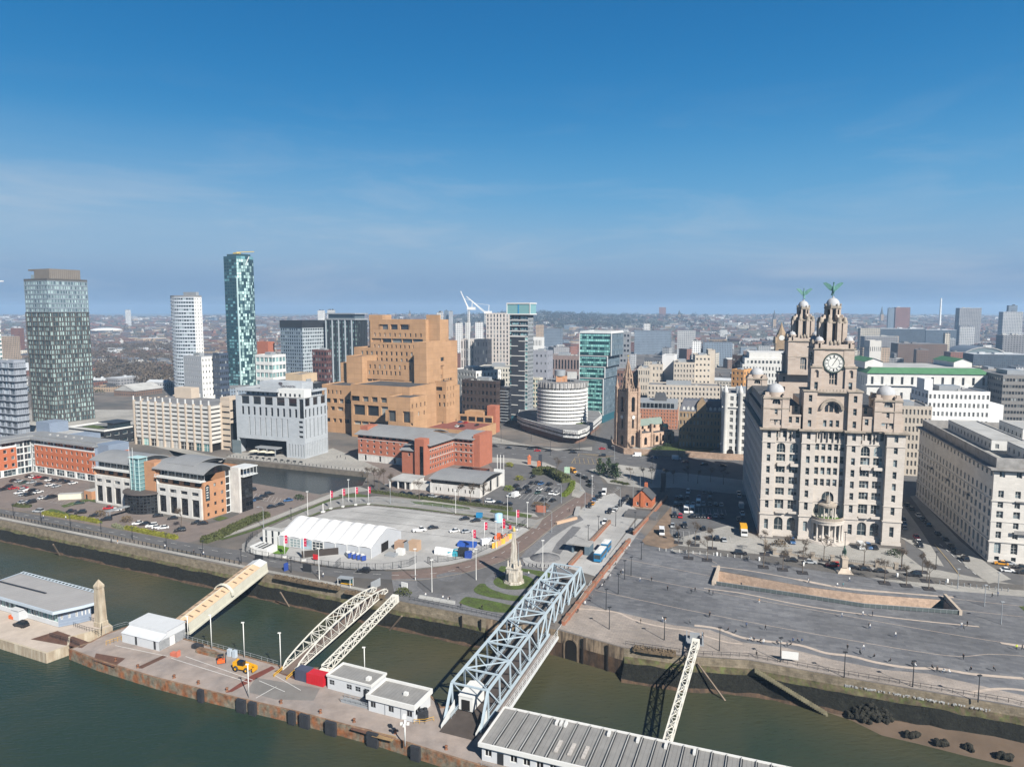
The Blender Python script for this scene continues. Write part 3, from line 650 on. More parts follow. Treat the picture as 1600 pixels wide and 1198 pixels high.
def band(px,w,m=M_BANDC,layer=5,name='stone_band',h=0.0):
 ps=[W(*p)for p in px];l=[];r=[]
 for i,q in enumerate(ps):
  a=ps[max(0,i-1)];e=ps[min(len(ps)-1,i+1)];t_=(e-a).normalized();n_=Vector((-t_.y,t_.x,0));k=.62*(w if not isinstance(w,list)else w[i])
  l.append(q+n_*k/2);r.append(q-n_*k/2)
 b=MB();SHN[0]+=1;z=0.012*layer+0.0008*SHN[0]+h;poly=[(q.x,q.y,z)for q in r+l[::-1]]
 b.grid([[(q.x,q.y,z)for q in r],[(q.x,q.y,z)for q in l]])
 if h:
  b.grid([[(q.x,q.y,0)for q in r],[(q.x,q.y,z)for q in r]]);b.grid([[(q.x,q.y,z)for q in l],[(q.x,q.y,0)for q in l]])
 o=b.build(name,m);o['kind']='structure';return o
def smooth(px,n=6):
 out=[]
 for i in range(len(px)-1):
  p0=px[max(0,i-1)];p1=px[i];p2=px[i+1];p3=px[min(len(px)-1,i+2)]
  for k in range(n):
   t=k/n;out.append(tuple(0.5*((2*p1[q])+(p2[q]-p0[q])*t+(2*p0[q]-5*p1[q]+4*p2[q]-p3[q])*t*t+(3*p1[q]-p0[q]-3*p2[q]+p3[q])*t**3)for q in(0,1)))
 out.append(px[-1]);return out
band(smooth([(905,951),(935,953),(965,957),(985,966),(1010,974),(1045,981),(1075,985),(1100,993),(1135,1003),(1160,1006)]),1.2,name='stone_band')
band(smooth([(1085,977),(1120,982),(1160,996),(1200,1002),(1250,1008),(1290,1020),(1330,1025),(1370,1035),(1420,1043),(1470,1045),(1520,1053),(1600,1060)]),2.0)
band(smooth([(1100,919),(1160,927),(1240,943),(1300,953),(1370,962),(1440,970),(1530,979)]),1.1)
band(smooth([(1112,884),(1180,893),(1250,906),(1320,919),(1400,926),(1490,933)]),[1.0]*12+[2.6]*12+[1.8]*7)
band(smooth([(1518,1082),(1560,1076),(1610,1080),(1700,1098)]),1.6)
for l_ in([(968,896),(1100,922),(1300,958),(1500,993),(1700,1024)],[(930,922),(1100,958),(1300,995),(1480,1024),(1560,1022),(1700,1034)],[(960,870),(1000,878),(1110,900)],[(1480,934),(1560,943),(1700,958)],[(1500,953),(1640,968)],[(985,838),(1080,864),(1120,880)]):band(smooth(l_),0.35,layer=4)
sheet('lawn',[(1592,947),(1640,948),(1700,970),(1640,990)],M_GRASS,6)
sheet('planter_bed',[(1562,1003),(1600,1008),(1600,1012),(1565,1006)],M_BANDC,6)
sheet('garden_paving',[(612,905),(690,902),(735,893),(780,879),(812,872),(822,884),(850,888),(890,889),(896,900),(800,975),(760,965),(700,953),(640,942),(618,936)],M_SETTS,2)
sheet('turning_loop',[(652,906),(690,903),(735,895),(765,884),(790,878),(786,890),(770,905),(745,922),(700,930),(662,924),(652,915)],M_ASPH,5)
sheet('traffic_island',[(682,898),(700,894),(722,894),(720,902),(706,909),(692,908),(682,904)],M_SETTS,7)
MON=W(803,909)
def disc(c,r,m,name,layer,r0=0.0,h=0.0):
 b=MB();n=40;SHN[0]+=1;z=0.012*layer+0.0008*SHN[0]+h
 if r0:b.grid([[(c.x+r0*math.cos(6.2832*i/n),c.y+r0*math.sin(6.2832*i/n),z)for i in range(n)],[(c.x+r*math.cos(6.2832*i/n),c.y+r*math.sin(6.2832*i/n),z)for i in range(n)]][::-1],closed=True)
 else:b.face([(c.x+r*math.cos(6.2832*i/n),c.y+r*math.sin(6.2832*i/n),z)for i in range(n)])
 o=b.build(name,m);o['kind']='structure';return o
def lawn_sector(px,name='lawn'):
 return sheet(name,smooth(px+[px[0]],4)[:-1],M_GRASS,6)
lawn_sector([(783,884),(800,886),(830,890),(858,895),(858,902),(845,906),(836,902),(820,896),(800,893),(785,895),(779,890)])
lawn_sector([(740,921),(748,913),(757,912),(765,917),(775,923),(795,929),(815,931),(826,930),(812,939),(770,934),(745,927)])
lawn_sector([(717,942),(725,934),(735,933),(770,939),(800,946),(812,948),(790,957),(750,952)])
disc(MON,9.6,M_SETTS,'garden_path',7);disc(MON,6.8,M_GRASS,'lawn',8)
sheet('car_park',[(383,862),(388,848),(420,832),(486,809),(520,797),(575,790),(640,796),(740,809),(822,825),(828,828),(800,846),(770,862),(735,874),(700,883),(645,889),(600,890),(540,888),(460,876)],M_CONC,5)
def vstrip(px,w,h=0.05):return band(smooth(px),w,M_GRASS,8,'verge')
vstrip([(345,843),(380,833),(412,822),(450,807),(487,793),(520,780),(545,775),(575,776)],3.4)
vstrip([(482,807),(505,799),(530,793),(575,788),(640,794),(740,806),(822,821)],2.0)
sheet('verge',[(640,783),(675,785),(733,793),(735,796),(720,795),(650,787)],M_GRASS,7)
sheet('verge',[(768,796),(800,799),(832,805),(828,809),(800,806),(765,800)],M_GRASS,7)
sheet('verge',[(528,773),(560,771),(580,776),(545,777)],M_GRASS,9)
sheet('footpath',[(346,836),(380,826),(420,810),(480,786),(520,770),(535,763),(560,760),(580,766),(545,771),(520,777),(480,792),(420,816),(380,830),(350,840)],M_PAVE,6)
sheet('verge',[(70,800),(110,790),(130,786),(120,780),(60,795)][:0]or[(95,790),(120,783),(145,777),(150,779),(125,787),(100,793)],M_GRASS,6)
sheet('verge',[(136,780),(146,777),(150,785),(140,783)],M_GRASS,7)
sheet('verge',[(333,811),(345,806),(357,809),(342,814)],M_GRASS,7)
sheet('verge',[(66,800),(80,795),(92,797),(110,803),(160,813),(160,818),(100,808),(70,803)],M_GRASS,7)
sheet('yard',[(1003,845),(1050,790),(1046,832),(1060,852),(1040,858),(1008,850)],M_DIRT,6)
sheet('pavement',[(1443,862),(1404,838),(1404,790),(1412,790),(1440,830),(1475,885),(1450,880)],M_PAVE,6)
sheet('pavement',[(1544,882),(1500,845),(1432,775),(1422,775),(1470,840),(1510,885),(1545,912),(1580,905)],M_PAVE,6)
WB_=band([(-60,797),(0,809),(375,884),(437,896),(520,912),(600,928)],3.0,M_PAVE,5,'footway')
sheet('churchyard',[(1020,700),(1060,690),(1120,700),(1100,712),(1000,712)],M_GRASS,7)
sheet('yard',[(520,712),(560,700),(640,712),(760,722),(790,755),(750,778),(672,775),(610,765),(580,740)],M_BRNPK,1)
sheet('pavement',[(352,714),(372,706),(480,712),(520,700),(560,716),(600,735),(577,738)],M_PAVE,2)
# painted markings
def dash(px,on,off,w,m,layer=9,name='road_marking'):
 ps=[W(*p)for p in px];b=MB();SHN[0]+=1;z=0.012*layer+0.1;pos=0.0
 segs=[(ps[i],ps[i+1])for i in range(len(ps)-1)];acc=0.0;state=0.0
 for a,c in segs:
  Lg=(c-a).length;t_=(c-a).normalized();n_=Vector((-t_.y,t_.x,0))*w/2;u=-state
  while u<Lg:
   s0,s1=max(0,u),min(Lg,u+on)
   if s1>s0+.05:
    p,q=a+t_*s0,a+t_*s1;b.face([(p.x-n_.x,p.y-n_.y,z),(q.x-n_.x,q.y-n_.y,z),(q.x+n_.x,q.y+n_.y,z),(p.x+n_.x,p.y+n_.y,z)][::1])
   u+=on+off
  state=(Lg-u+on+off)%(on+off)
 o=b.build(name,m)
 if o:o['kind']='structure'
 return o
dash([(-20,793),(200,837),(378,868),(500,892),(612,899)],3,4,0.16,M_LINE)
dash(smooth([(612,899),(660,898),(720,889),(770,872),(815,845),(855,817),(905,783)]),2.5,4,0.16,M_LINE)
dash(smooth([(925,772),(928,760),(920,748),(905,738),(885,728)]),2,3,0.2,M_LINE)
for y0 in(703,712):dash([(762,y0-5),(870,y0+2),(960,y0+4),(1060,y0+3),(1170,y0+8)],3,5,0.3,M_LINE)
dash(smooth([(0,803.5),(150,831.5),(300,864.5),(377,879)]),999,0,.12,M_YLINE)
dash(smooth([(0,794),(66,805),(200,829)]),999,0,.12,M_YLINE)
dash(smooth([(400,847),(432,829),(480,808),(512,796),(575,789),(650,794),(740,807),(820,823)]),999,0,.18,M_KERB)
dash(smooth([(412,826),(475,797),(512,781),(545,775),(590,773),(650,778),(720,788),(800,802)]),999,0,.18,M_KERB)
dash(smooth([(612,906),(650,907),(690,902),(735,893),(780,879),(820,859),(852,833),(878,813),(905,796),(934,777)]),999,0,.3,M_KERB)
dash(smooth([(437,871),(500,884),(557,890),(650,890),(700,883),(740,874),(775,860),(805,843),(828,827),(862,801),(900,776)]),999,0,.3,M_KERB)
for q in([(898,716),(938,717),(936,726),(893,724)],[(905,709),(930,710),(955,713),(940,715),(903,713)]):
 dash(q+[q[0]],99,0,.3,M_YLINE)
 for k in range(7):
  t_=k/6;a=(q[0][0]*(1-t_)+q[1][0]*t_,q[0][1]*(1-t_)+q[1][1]*t_);c=(q[3][0]*(1-t_)+q[2][0]*t_,q[3][1]*(1-t_)+q[2][1]*t_)
  dash([a,(c[0]+6,c[1])],99,0,.22,M_YLINE)
def bays(a,c,n,depth_px,w=.12,m=M_LINE,layer=10):
 """a row of n parking bay lines from pixel a to pixel c; depth_px is the bay's other end relative to a"""
 A,C_,Dp=W(*a),W(*c),W(a[0]+depth_px[0],a[1]+depth_px[1]);d=Dp-A;b=MB();z=.012*layer+.1
 t_=(C_-A)/n;u=t_.normalized()*w/2
 for i in range(n+1):
  p=A+t_*i;q=p+d;b.face([(p.x-u.x,p.y-u.y,z),(p.x+u.x,p.y+u.y,z),(q.x+u.x,q.y+u.y,z),(q.x-u.x,q.y-u.y,z)])
 v=d.normalized()*w/2;p,q=A,C_;b.face([(p.x-v.x,p.y-v.y,z+.002),(q.x-v.x,q.y-v.y,z+.002),(q.x+v.x,q.y+v.y,z+.002),(p.x+v.x,p.y+v.y,z+.002)])
 o=b.build('parking_bay_lines',m);o['kind']='structure'
M_FLINE=mat('faded_line_paint',(0.56,0.56,0.55),0.8,0.25,0.5)
for a,c,n in(((520,808),(800,838),24),((548,799),(812,830),24),((575,793),(818,823),22),((560,822),(780,848),18)):
 bays(a,c,n,(-11,5.5),m=M_FLINE);bays(a,c,n,(9,-4.5),m=M_FLINE)
bays((800,768),(862,776),9,(-10,9));bays((822,756),(875,762),8,(-8,6));bays((395,779),(440,788),8,(6,-8));bays((0,762),(90,775),12,(10,-5),m=M_FLINE);bays((20,775),(110,790),12,(10,-5),m=M_FLINE)
bays((970,762),(925,790),8,(-7,-2));bays((1050,798),(1135,805),14,(0,-8),m=M_FLINE);bays((1050,828),(1140,838),10,(0,9),m=M_FLINE)
dash([(1468,850),(1500,878),(1525,898)],3,3,.25,M_LINE);dash([(1460,850),(1485,880),(1500,900)],99,0,.2,M_YLINE)
for k in range(5):dash([(905+10*k,872-14*k),(935+8*k,876-13*k)],1.5,2.5,.14,M_ASPH)
# the stone clock-tower building
M_GRANL=mat('pale_granite',(0.60,0.55,0.50),0.85,0.08,0.15,kind='brick',u=2.2,v=0.75,col2=(0.48,0.43,0.38))
M_GRANU=mat('warm_granite',(0.52,0.445,0.385),0.85,0.10,0.2,kind='brick',u=2.0,v=0.7,col2=(0.43,0.335,0.27))
M_GRANT=mat('weathered_granite_trim',(0.33,0.285,0.235),0.9,0.3,0.5)
M_GREYDOME=mat('grey_stone_dome',(0.43,0.44,0.46),0.7,0.14,0.9)
M_COPPER=mat('green_copper',(0.09,0.22,0.195),0.6,0.25,1.5)
M_CLOCKW=mat('clock_opal_glass',(0.72,0.72,0.68),0.35,0.05)
M_BLACKP=mat('black_paint',(0.02,0.02,0.022),0.5,0.05)
def offset_poly(poly,d):
 n=len(poly);out=[]
 for i in range(n):
  a=Vector(poly[i-1][:2]);q=Vector(poly[i][:2]);e=Vector(poly[(i+1)%n][:2])
  d1=(q-a).normalized();d2=(e-q).normalized();n1_=Vector((d1.y,-d1.x));n2_=Vector((d2.y,-d2.x));k=1+n1_.dot(n2_)
  out.append(tuple(q+(n1_+n2_)*(d/max(0.3,k))))
 return out
def ledge(b,poly,z0,z1,d,mi=0):b.prism(offset_poly(poly,d),z0,z1,mi)
def bird(name,label,loc,rz,s=1.0):
 b=MB()
 b.lathe([(0.05,0),(0.42,0.5),(0.62,1.2),(0.5,2.1),(0.28,2.8),(0.2,3.3),(0.27,3.6),(0.2,3.9),(0.02,4.0)],(0,0,1.0),8)
 b.bar((-.25,0,0),(-.25,0,1.4),.16,n=6);b.bar((.25,0,0),(.25,0,1.4),.16,n=6)
 b.bar((0,-.2,4.75),(0,-.75,4.65),.16,.12)
 b.bar((0,.35,1.6),(0,1.2,.4),.7,.16)
 for sx_ in(-1,1):
  up=[(0.25*sx_,0.05,2.3),(0.35*sx_,0.05,3.3),(1.3*sx_,.25,4.3),(2.6*sx_,.35,4.9),(3.5*sx_,.4,4.7)]
  lo=[(0.3*sx_,0.2,1.9),(0.9*sx_,.3,2.0),(1.5*sx_,.4,2.5),(2.3*sx_,.45,3.3),(3.2*sx_,.45,4.2)]
  f=[[(p[0],p[1]-.09,p[2])for p in up],[(p[0],p[1]-.09,p[2])for p in lo]];k=[[(p[0],p[1]+.09,p[2])for p in lo],[(p[0],p[1]+.09,p[2])for p in up]]
  b.grid(f+k+[f[0]])
 me=b.mesh(name,M_COPPER);o=obj(name,me,None,loc,rz,(s,s,s));tag(o,label,'statue');return o
LO=Vector((98.7,275.9,0));LA=R(-14);LW,LD=51.0,92.0
B=Bld('clock_tower_building','tall stone office building with two clock towers topped by green birds','building',LO,LA)
front=[(0,0),(4.8,0),(4.8,2.2),(14.5,2.2),(14.5,0),(19.3,0),(19.3,2.0),(30.7,2.0),(30.7,0),(35.5,0),(35.5,2.2),(44.6,2.2),(44.6,0),(LW,0)]
outline=front+[(LW,LD),(0,LD)]
zs=[0,9.3,15.0,19.6,24.1,28.6,33.2,38.2,42.6]
kinds={0:'end',2:'bay',4:'pier',6:'mid',8:'pier',10:'bay',12:'end'}
FW=mat('white_sash_paint',(0.50,0.50,0.48),0.5,0.05)
for i in range(len(front)-1):
 p0,p1=front[i],front[i+1];k=kinds.get(i)
 for r in range(8):
  z0,z1=zs[r],zs[r+1];kw=dict(dep=0.55,fm=FW,gm=G_BLUE,t=0.10)
  if k is None:B.wall(p0,p1,z0,z1,M_GRANL)
  elif k in('end','pier'):
   if r==0:B.wall(p0,p1,z0,z1,M_GRANL,1,1,ww=1.5,wh=4.0,base=3.2,ny=2,**kw)
   else:B.wall(p0,p1,z0,z1,M_GRANL,1,1,ww=1.35,wh=2.75 if r>1 else 3.2,base=0.9,ny=2,**kw)
  elif k=='bay':
   if r==0:B.wall(p0,p1,z0,z1,M_GRANL,2,1,ww=3.3,wh=5.4,base=2.4,arch=True,nx=2,ny=2,**kw)
   elif r==6:B.wall(p0,p1,z0,z1,M_GRANL,2,1,ww=3.2,wh=3.9,base=.25,arch=True,nx=3,ny=2,**kw)
   elif r==7:B.wall(p0,p1,z0,z1,M_GRANL,4,1,ww=1.5,wh=2.8,base=.9,ny=2,**kw)
   else:B.wall(p0,p1,z0,z1,M_GRANL,2,1,ww=3.3,wh=2.9 if r>1 else 3.9,base=.8,nx=3,ny=2,**kw)
  else:
   if r==0:B.wall(p0,p1,z0,z1,M_GRANL,3,1,ww=2.0,wh=5.2,base=.2,**kw)
   elif r==1:B.wall(p0,p1,z0,z1,M_GRANL,3,1,ww=1.5,wh=3.6,base=1.0,ny=2,**kw)
   elif r==2:B.wall(p0,p1,z0,z1,M_GRANL,1,1,ww=4.4,wh=3.9,base=.2,arch=True,nx=3,ny=2,**kw)
   elif r==7:B.wall(p0,p1,z0,z1,M_GRANL,5,1,ww=1.35,wh=2.8,base=.9,ny=2,**kw)
   else:B.wall(p0,p1,z0,z1,M_GRANL,5,1,ww=1.45,wh=2.8,base=.8,ny=2,**kw)
for r in range(8):
 B.wall((0,LD),(0,0),zs[r],zs[r+1],M_GRANL,20,1,ww=1.9,wh=2.9 if r else 4.5,base=.9,nx=2,ny=2,dep=.5,fm=FW,gm=G_BLUE,t=.10)
B.wall((LW,0),(LW,LD),0,42.6,M_GRANL,18,9,ww=1.8,wh=2.8,dep=.5,fm=FW,gm=G_BLUE);B.wall((LW,LD),(0,LD),0,42.6,M_GRANL)
c=B.p('cornice',M_GRANT)
for z0,z1,d in((42.6,43.1,.5),(43.1,43.7,1.25)):ledge(c,outline,z0,z1,d)
st=B.p('string_course',M_GRANL)
for z0,z1,d in((0,1.1,.28),(9.1,9.6,.35),(14.9,15.2,.22),(38.0,38.35,.25)):ledge(st,outline,z0,z1,d)
for x in(5.9,10.8,36.3,40.8):
 q=B.p('balcony',M_GRANL);q.box(x,.9,28.5,x+3.4,2.18,28.8);q.box(x,.9,28.8,x+3.4,1.05,29.7);q.box(x,1.05,28.8,x+.15,2.18,29.7);q.box(x+3.25,1.05,28.8,x+3.4,2.18,29.7)
 q=B.p('balcony',M_GRANL);q.box(x-.1,.9,9.6,x+3.5,2.15,9.9);q.box(x-.1,.9,9.9,x+3.5,1.05,10.6)
 for k in range(2):q=B.p('column',M_GRANL);q.lathe([(.28,0),(.22,2.9),(.32,3.2)],(x+.2+k*3.2,1.85,38.9),8)
for x in range(6):B.p('column',M_GRANL).lathe([(.28,0),(.22,3.0),(.34,3.3)],(20.2+x*2.0,1.6,38.9),8)
rf=B.p('roof',M_ROOFD);rf.face([(0.5,2.5,43.75),(LW-.5,2.5,43.75),(LW-.5,LD-.5,43.75),(.5,LD-.5,43.75)])
def attic(x0,y0,x1,y1,z0,z1,fc,sides=(1,1,1,1),cols=0,ww=1.3,wh=2.4,rows=1,nx=1,m=M_GRANU,top=True,base=.8):
 P=rect(x0,y0,x1,y1)
 for i in range(4):
  if sides[i]:B.wall(P[i],P[(i+1)%4],z0,z1,m,(cols if i==0 else max(1,int(cols*abs(y1-y0)/abs(x1-x0))))if i in(0,3)and cols else 0,rows,ww=ww,wh=wh,dep=.45,fm=FW,gm=G_BLUE,nx=nx,ny=2,base=base,t=.09)
 if top:B.p('attic_roof',M_ROOFD).face([(x0,y0,z1),(x1,y0,z1),(x1,y1,z1),(x0,y1,z1)])
attic(0.8,1.0,14.0,89,43.7,48.3,M_GRANU,cols=5,base=.9)
attic(36,1.0,LW-.8,89,43.7,48.3,M_GRANU,cols=5,base=.9)
attic(2.2,4.0,14.0,88,48.3,52.2,M_GRANU,cols=4)
attic(36,4.0,LW-2.2,88,48.3,52.2,M_GRANU,cols=4)
attic(20,25,31,70,43.7,50,M_GRANU)
for x0,x1 in((.8,14),(36,LW-.8)):
 q=B.p('balustrade',M_GRANU);q.box(x0,.9,48.35,x1,1.2,49.2)
def corner(x0,y0,w):
 x1,y1=x0+w,y0+w
 P=rect(x0,y0,x1,y1)
 for i in range(4):
  B.wall(P[i],P[(i+1)%4],43.7,48.6,M_GRANU,0 if i!=0 else 2,1,ww=1.0,wh=2.2,dep=.4,fm=FW,gm=G_BLUE,ny=2)
  B.wall(P[i],P[(i+1)%4],48.6,51.4,M_GRANU,3,1,ww=1.1,wh=2.4,dep=.4,fm=FW,gm=G_BLUE,ny=2)
  B.wall(P[i],P[(i+1)%4],51.4,55.3,M_GRANU,1,1,ww=3.0,wh=2.3,dep=.8,fm=FW,gm=G_DARK,arch=True,base=.5,nx=3,t=.1)
 t_=B.p('cornice',M_GRANT);ledge(t_,P,51.2,51.6,.35);ledge(t_,P,55.2,55.8,.5)
 for a,c_ in((x0,y0),(x1-2.1,y0),(x1-2.1,y1-2.1),(x0,y1-2.1)):
  q=B.p('corner_pier',M_GRANU);q.box(a-.25,c_-.25,43.7,a+2.35,c_+2.35,56.5);q.box(a+.3,c_+.3,56.5,a+1.8,c_+1.8,57.6)
 cx,cy=(x0+x1)/2,(y0+y1)/2
 B.p('drum',M_GRANU).lathe([(w*.37,55.7),(w*.37,57.6)],(cx,cy,0),20)
 d=MB();d.dome((0,0,0),w*.37,w*.36,24,8);d.lathe([(.25,w*.36-.1),(.2,w*.36+.5),(.02,w*.36+.7)],n=8);d.build('dome',M_GREYDOME,B.o,(cx,cy,57.6))
corner(.2,.6,9.0);corner(LW-10.9,.6,9.0);corner(.2,LD-10,9.0);corner(LW-10.9,LD-10,9.0)
def clocktower(yb,sgn):
 """local coordinates with the tower's outer face at yb, body running in direction sgn"""
 Y=lambda v:yb+sgn*v
 def bx(part,m,x0,v0,z0,x1,v1,z1):a,c_=sorted((Y(v0),Y(v1)));B.p(part,m).box(x0,a,z0,x1,c_,z1)
 def wl(x0,v0,x1,v1,z0,z1,**kw):
  """four walls of a block; kw go to the faces"""
  a,c_=sorted((Y(v0),Y(v1)));P=rect(x0,a,x1,c_)
  for i in range(4):B.wall(P[i],P[(i+1)%4],z0,z1,M_GRANU,dep=.5,fm=FW,gm=G_BLUE,t=.09,**kw)
 for x0,x1 in((14.6,19.4),(30.6,35.4)):
  wl(x0,.25,x1,12,43.7,58.4,cols=1,rows=3,ww=1.25,wh=2.6,ny=2)
  bx('cornice',M_GRANT,x0-.35,-.1,58.4,x1+.35,12.3,58.95)
 a,c_=sorted((Y(1.6),Y(12)))
 P=rect(19.4,a,30.6,c_);fi=0 if sgn>0 else 2
 for i in range(4):
  p0,p1=P[i],P[(i+1)%4]
  if i==fi:
   B.wall(p0,p1,43.7,48.6,M_GRANU,3,1,ww=1.2,wh=2.6,dep=.5,fm=FW,gm=G_BLUE,edge=2.2,ny=2,t=.09)
   B.wall(p0,p1,48.6,58.4,M_GRANU,1,1,ww=5.4,wh=4.2,dep=.9,fm=M_GRANU,gm=G_DARK,arch=True,nx=3,ny=1,base=1.4,t=.35)
  else:B.wall(p0,p1,43.7,58.4,M_GRANU)
 rr_=MB();o_r=4.3;i_r=3.3
 for k0,k1,r0,r1,ya,yb2 in((0,12,i_r,o_r,1.58,.7),):
  rows=[]
  for(r,v)in((r0,1.58),(r0,.75),(r1,.75),(r1,1.58)):rows.append([(25+r*math.cos(math.pi*q/12),Y(v),51.5+r*math.sin(math.pi*q/12))for q in range(13)])
  rr_.grid(rows)
 rr_.build('arch_hood',M_GRANT,B.o)
 bx('balustrade',M_GRANU,19.4,.4,58.4,30.6,.7,59.7);bx('cornice',M_GRANT,19.4,.3,58.0,30.6,1.7,58.42)
 bx('attic_roof',M_ROOFD,14.7,.4,58.35,35.3,11.9,58.45)
 for k in range(9):bx('balustrade',M_GRANT,20.1+k*1.2,.36,58.6,20.5+k*1.2,.4,59.4)
 for x0,x1 in((16.9,20.9),(29.1,33.1)):
  a,c_=sorted((Y(1.0),Y(5.5)));P=rect(x0,a,x1,c_)
  for i in range(4):
   B.wall(P[i],P[(i+1)%4],58.45,63.2,M_GRANU,1,1,ww=1.3,wh=2.8,dep=.5,fm=FW,gm=G_BLUE,ny=2,t=.09)
   B.wall(P[i],P[(i+1)%4],63.2,67.6,M_GRANU,1,1,ww=1.6,wh=3.0,dep=.9,fm=M_GRANU,gm=G_BLACK,arch=True,t=0)
  bx('cornice',M_GRANT,x0-.3,.7,67.6,x1+.3,5.8,68.2);bx('niche_cap',M_GRANU,x0+.5,1.5,68.2,x1-.5,5.2,69.0)
 a,c_=sorted((Y(1.7),Y(15.7)));P=rect(18,a,32,c_)
 for i in range(4):
  B.wall(P[i],P[(i+1)%4],58.45,67.2,M_GRANU,1,1,ww=3.0,wh=6.2,base=.9,dep=.7,fm=M_GRANU,gm=G_BLUE,arch=True,nx=3,ny=2,t=.28)
  B.wall(P[i],P[(i+1)%4],67.2,75.0,M_GRANU)
 t_=B.p('cornice',M_GRANT);ledge(t_,P,67.0,67.3,.2);ledge(t_,P,74.6,75.1,.55)
 B.p('shaft_roof',M_ROOFD).face([(18,a,75.12),(32,a,75.12),(32,c_,75.12),(18,c_,75.12)])
 q=B.p('parapet',M_GRANU)
 for i in range(4):
  (xa,ya),(xb,yb_)=P[i],P[(i+1)%4]
  q.box(min(xa,xb)-.1,min(ya,yb_)-.1,75.1,max(xa,xb)+.1,max(ya,yb_)+.1,76.6)
  for f in(.4,.5,.6):B.p('parapet_scroll',M_GRANT).lathe([(.5,0),(.7,.7),(.3,1.4),(.05,1.7)],(xa+(xb-xa)*f,ya+(yb_-ya)*f,76.6),8)
 for tx in(19.7,30.3):
  for tv in(3.4,14.0):
   ty=Y(tv)
   B.p('turret',M_GRANU).box(tx-1.85,ty-1.85,66.0,tx+1.85,ty+1.85,74.2)
   B.p('turret',M_GRANU).lathe([(1.75,74.2),(1.75,77.4),(2.0,77.5),(2.0,77.9),(1.6,78.0)],(tx,ty,0),8,0,False,R(22.5))
   for k in range(8):an=R(45*k);B.p('turret_opening',M_VOID).box(tx+1.64*math.cos(an)-.28,ty+1.64*math.sin(an)-.28,74.9,tx+1.64*math.cos(an)+.28,ty+1.64*math.sin(an)+.28,77.0)
   d=MB();d.dome((0,0,0),1.62,1.5,14,5);d.lathe([(.18,1.4),(.12,1.8),(.02,2.1)],n=6);d.build('turret_dome',M_GREYDOME,B.o,(tx,ty,78.0))
 cx,cy=25.0,Y(8.7)
 o8=lambda r:[(cx+r*math.cos(R(22.5+45*i)),cy+r*math.sin(R(22.5+45*i)))for i in range(8)]
 P8=o8(4.7)
 for i in range(8):B.wall(P8[i],P8[(i+1)%8],75.1,85.0,M_GRANU,1,1,ww=1.2,wh=7.6,base=.5,dep=1.1,fm=M_GRANU,gm=G_BLACK,t=0)
 B.p('stage_roof',M_ROOFD).face([(x,y,85.0)for x,y in P8])
 for i in range(8):
  x,y=P8[i];ux,uy=(x-cx)/4.7,(y-cy)/4.7
  B.p('buttress',M_GRANU).bar((cx+ux*4.75,cy+uy*4.75,75.1),(cx+ux*4.75,cy+uy*4.75,85.0),1.5,1.5)
  B.p('buttress',M_GRANT).lathe([(1.0,84.6),(1.15,85.2),(.7,85.9),(.8,86.4),(.2,87.0)],(cx+ux*4.6,cy+uy*4.6,0),8)
  B.p('buttress',M_GRANU).bar((cx+ux*4.5,cy+uy*4.5,84.6),(cx+ux*3.1,cy+uy*3.1,87.6),.8,1.3)
 t_=B.p('cornice',M_GRANT);t_.prism(o8(4.95),84.6,85.1)
 P8=o8(2.75)
 for i in range(8):B.wall(P8[i],P8[(i+1)%8],85.1,90.6,M_GRANU,1,1,ww=1.05,wh=4.1,dep=.8,fm=M_GRANU,gm=G_BLACK,t=0)
 for i in range(8):
  x,y=P8[i];B.p('upper_column',M_GRANU).bar((x,y,85.1),(x,y,90.3),.55,.55)
 B.p('cornice',M_GRANT).prism(o8(3.25),90.3,90.9);B.p('cornice',M_GRANT).prism(o8(3.0),90.9,91.3)
 for i in range(8):x,y=o8(2.95)[i];B.p('upper_finial',M_GRANT).lathe([(.25,0),(.3,.3),(.05,1.0)],(x,y,91.3),6)
 d=MB();d.lathe([(2.5,0),(2.5,.5)],n=20);d.dome((0,0,.5),2.5,2.7,20,8);d.lathe([(.35,3.1),(.45,3.5),(.2,3.8)],n=8);d.build('main_dome',M_GREYDOME,B.o,(cx,cy,91.2))
 def clock(loc,rz):
  m_=[M_CLOCKW,M_BLACKP,M_COPPER];e=MB();ring=lambda r,y:[(r*math.cos(6.28318*k/40),y,r*math.sin(6.28318*k/40))for k in range(40)]
  e.face(ring(3.6,-.25),0);fo=e.build('clock_face',m_,B.o,loc,rz)
  e=MB();e.grid([ring(3.35,-.27),ring(3.45,-.4),ring(3.8,-.4),ring(3.85,0)],0,False,True);e.build('rim',mat('dark_bronze',(.035,.06,.052),.5,.1),fo)
  e=MB();e.grid([ring(1.95,-.27),ring(1.95,-.3),ring(2.05,-.3),ring(2.05,-.27)],0,False,True)
  e.grid([ring(3.1,-.27),ring(3.1,-.3),ring(3.18,-.3),ring(3.18,-.27)],0,False,True)
  for k in range(12):
   an=R(30*k);e.bar((2.15*math.sin(an),-.3,2.15*math.cos(an)),(3.0*math.sin(an),-.3,3.05*math.cos(an)),.42,.05)
  e.build('hour_marks',M_BLACKP,fo)
  e=MB();an=R(32);e.bar((-.5*math.sin(an),-.36,-.5*math.cos(an)),(2.0*math.sin(an),-.36,2.0*math.cos(an)),.34,.05);e.build('hour_hand',M_BLACKP,fo)
  e=MB();an=R(18 if False else 6);e.bar((-1.1*math.sin(R(30)),-.42,-1.1*math.cos(R(30))),(2.9*math.sin(R(30)),-.42,2.9*math.cos(R(30))),.24,.05)
  e.build('minute_hand',M_BLACKP,fo)
 zc=71.0-1.6
 if sgn>0:clock((25,Y(1.7),zc),0);clock((18,Y(8.7),zc),R(-90));clock((32,Y(8.7),zc),R(90))
 else:clock((25,Y(1.7),zc),R(180))
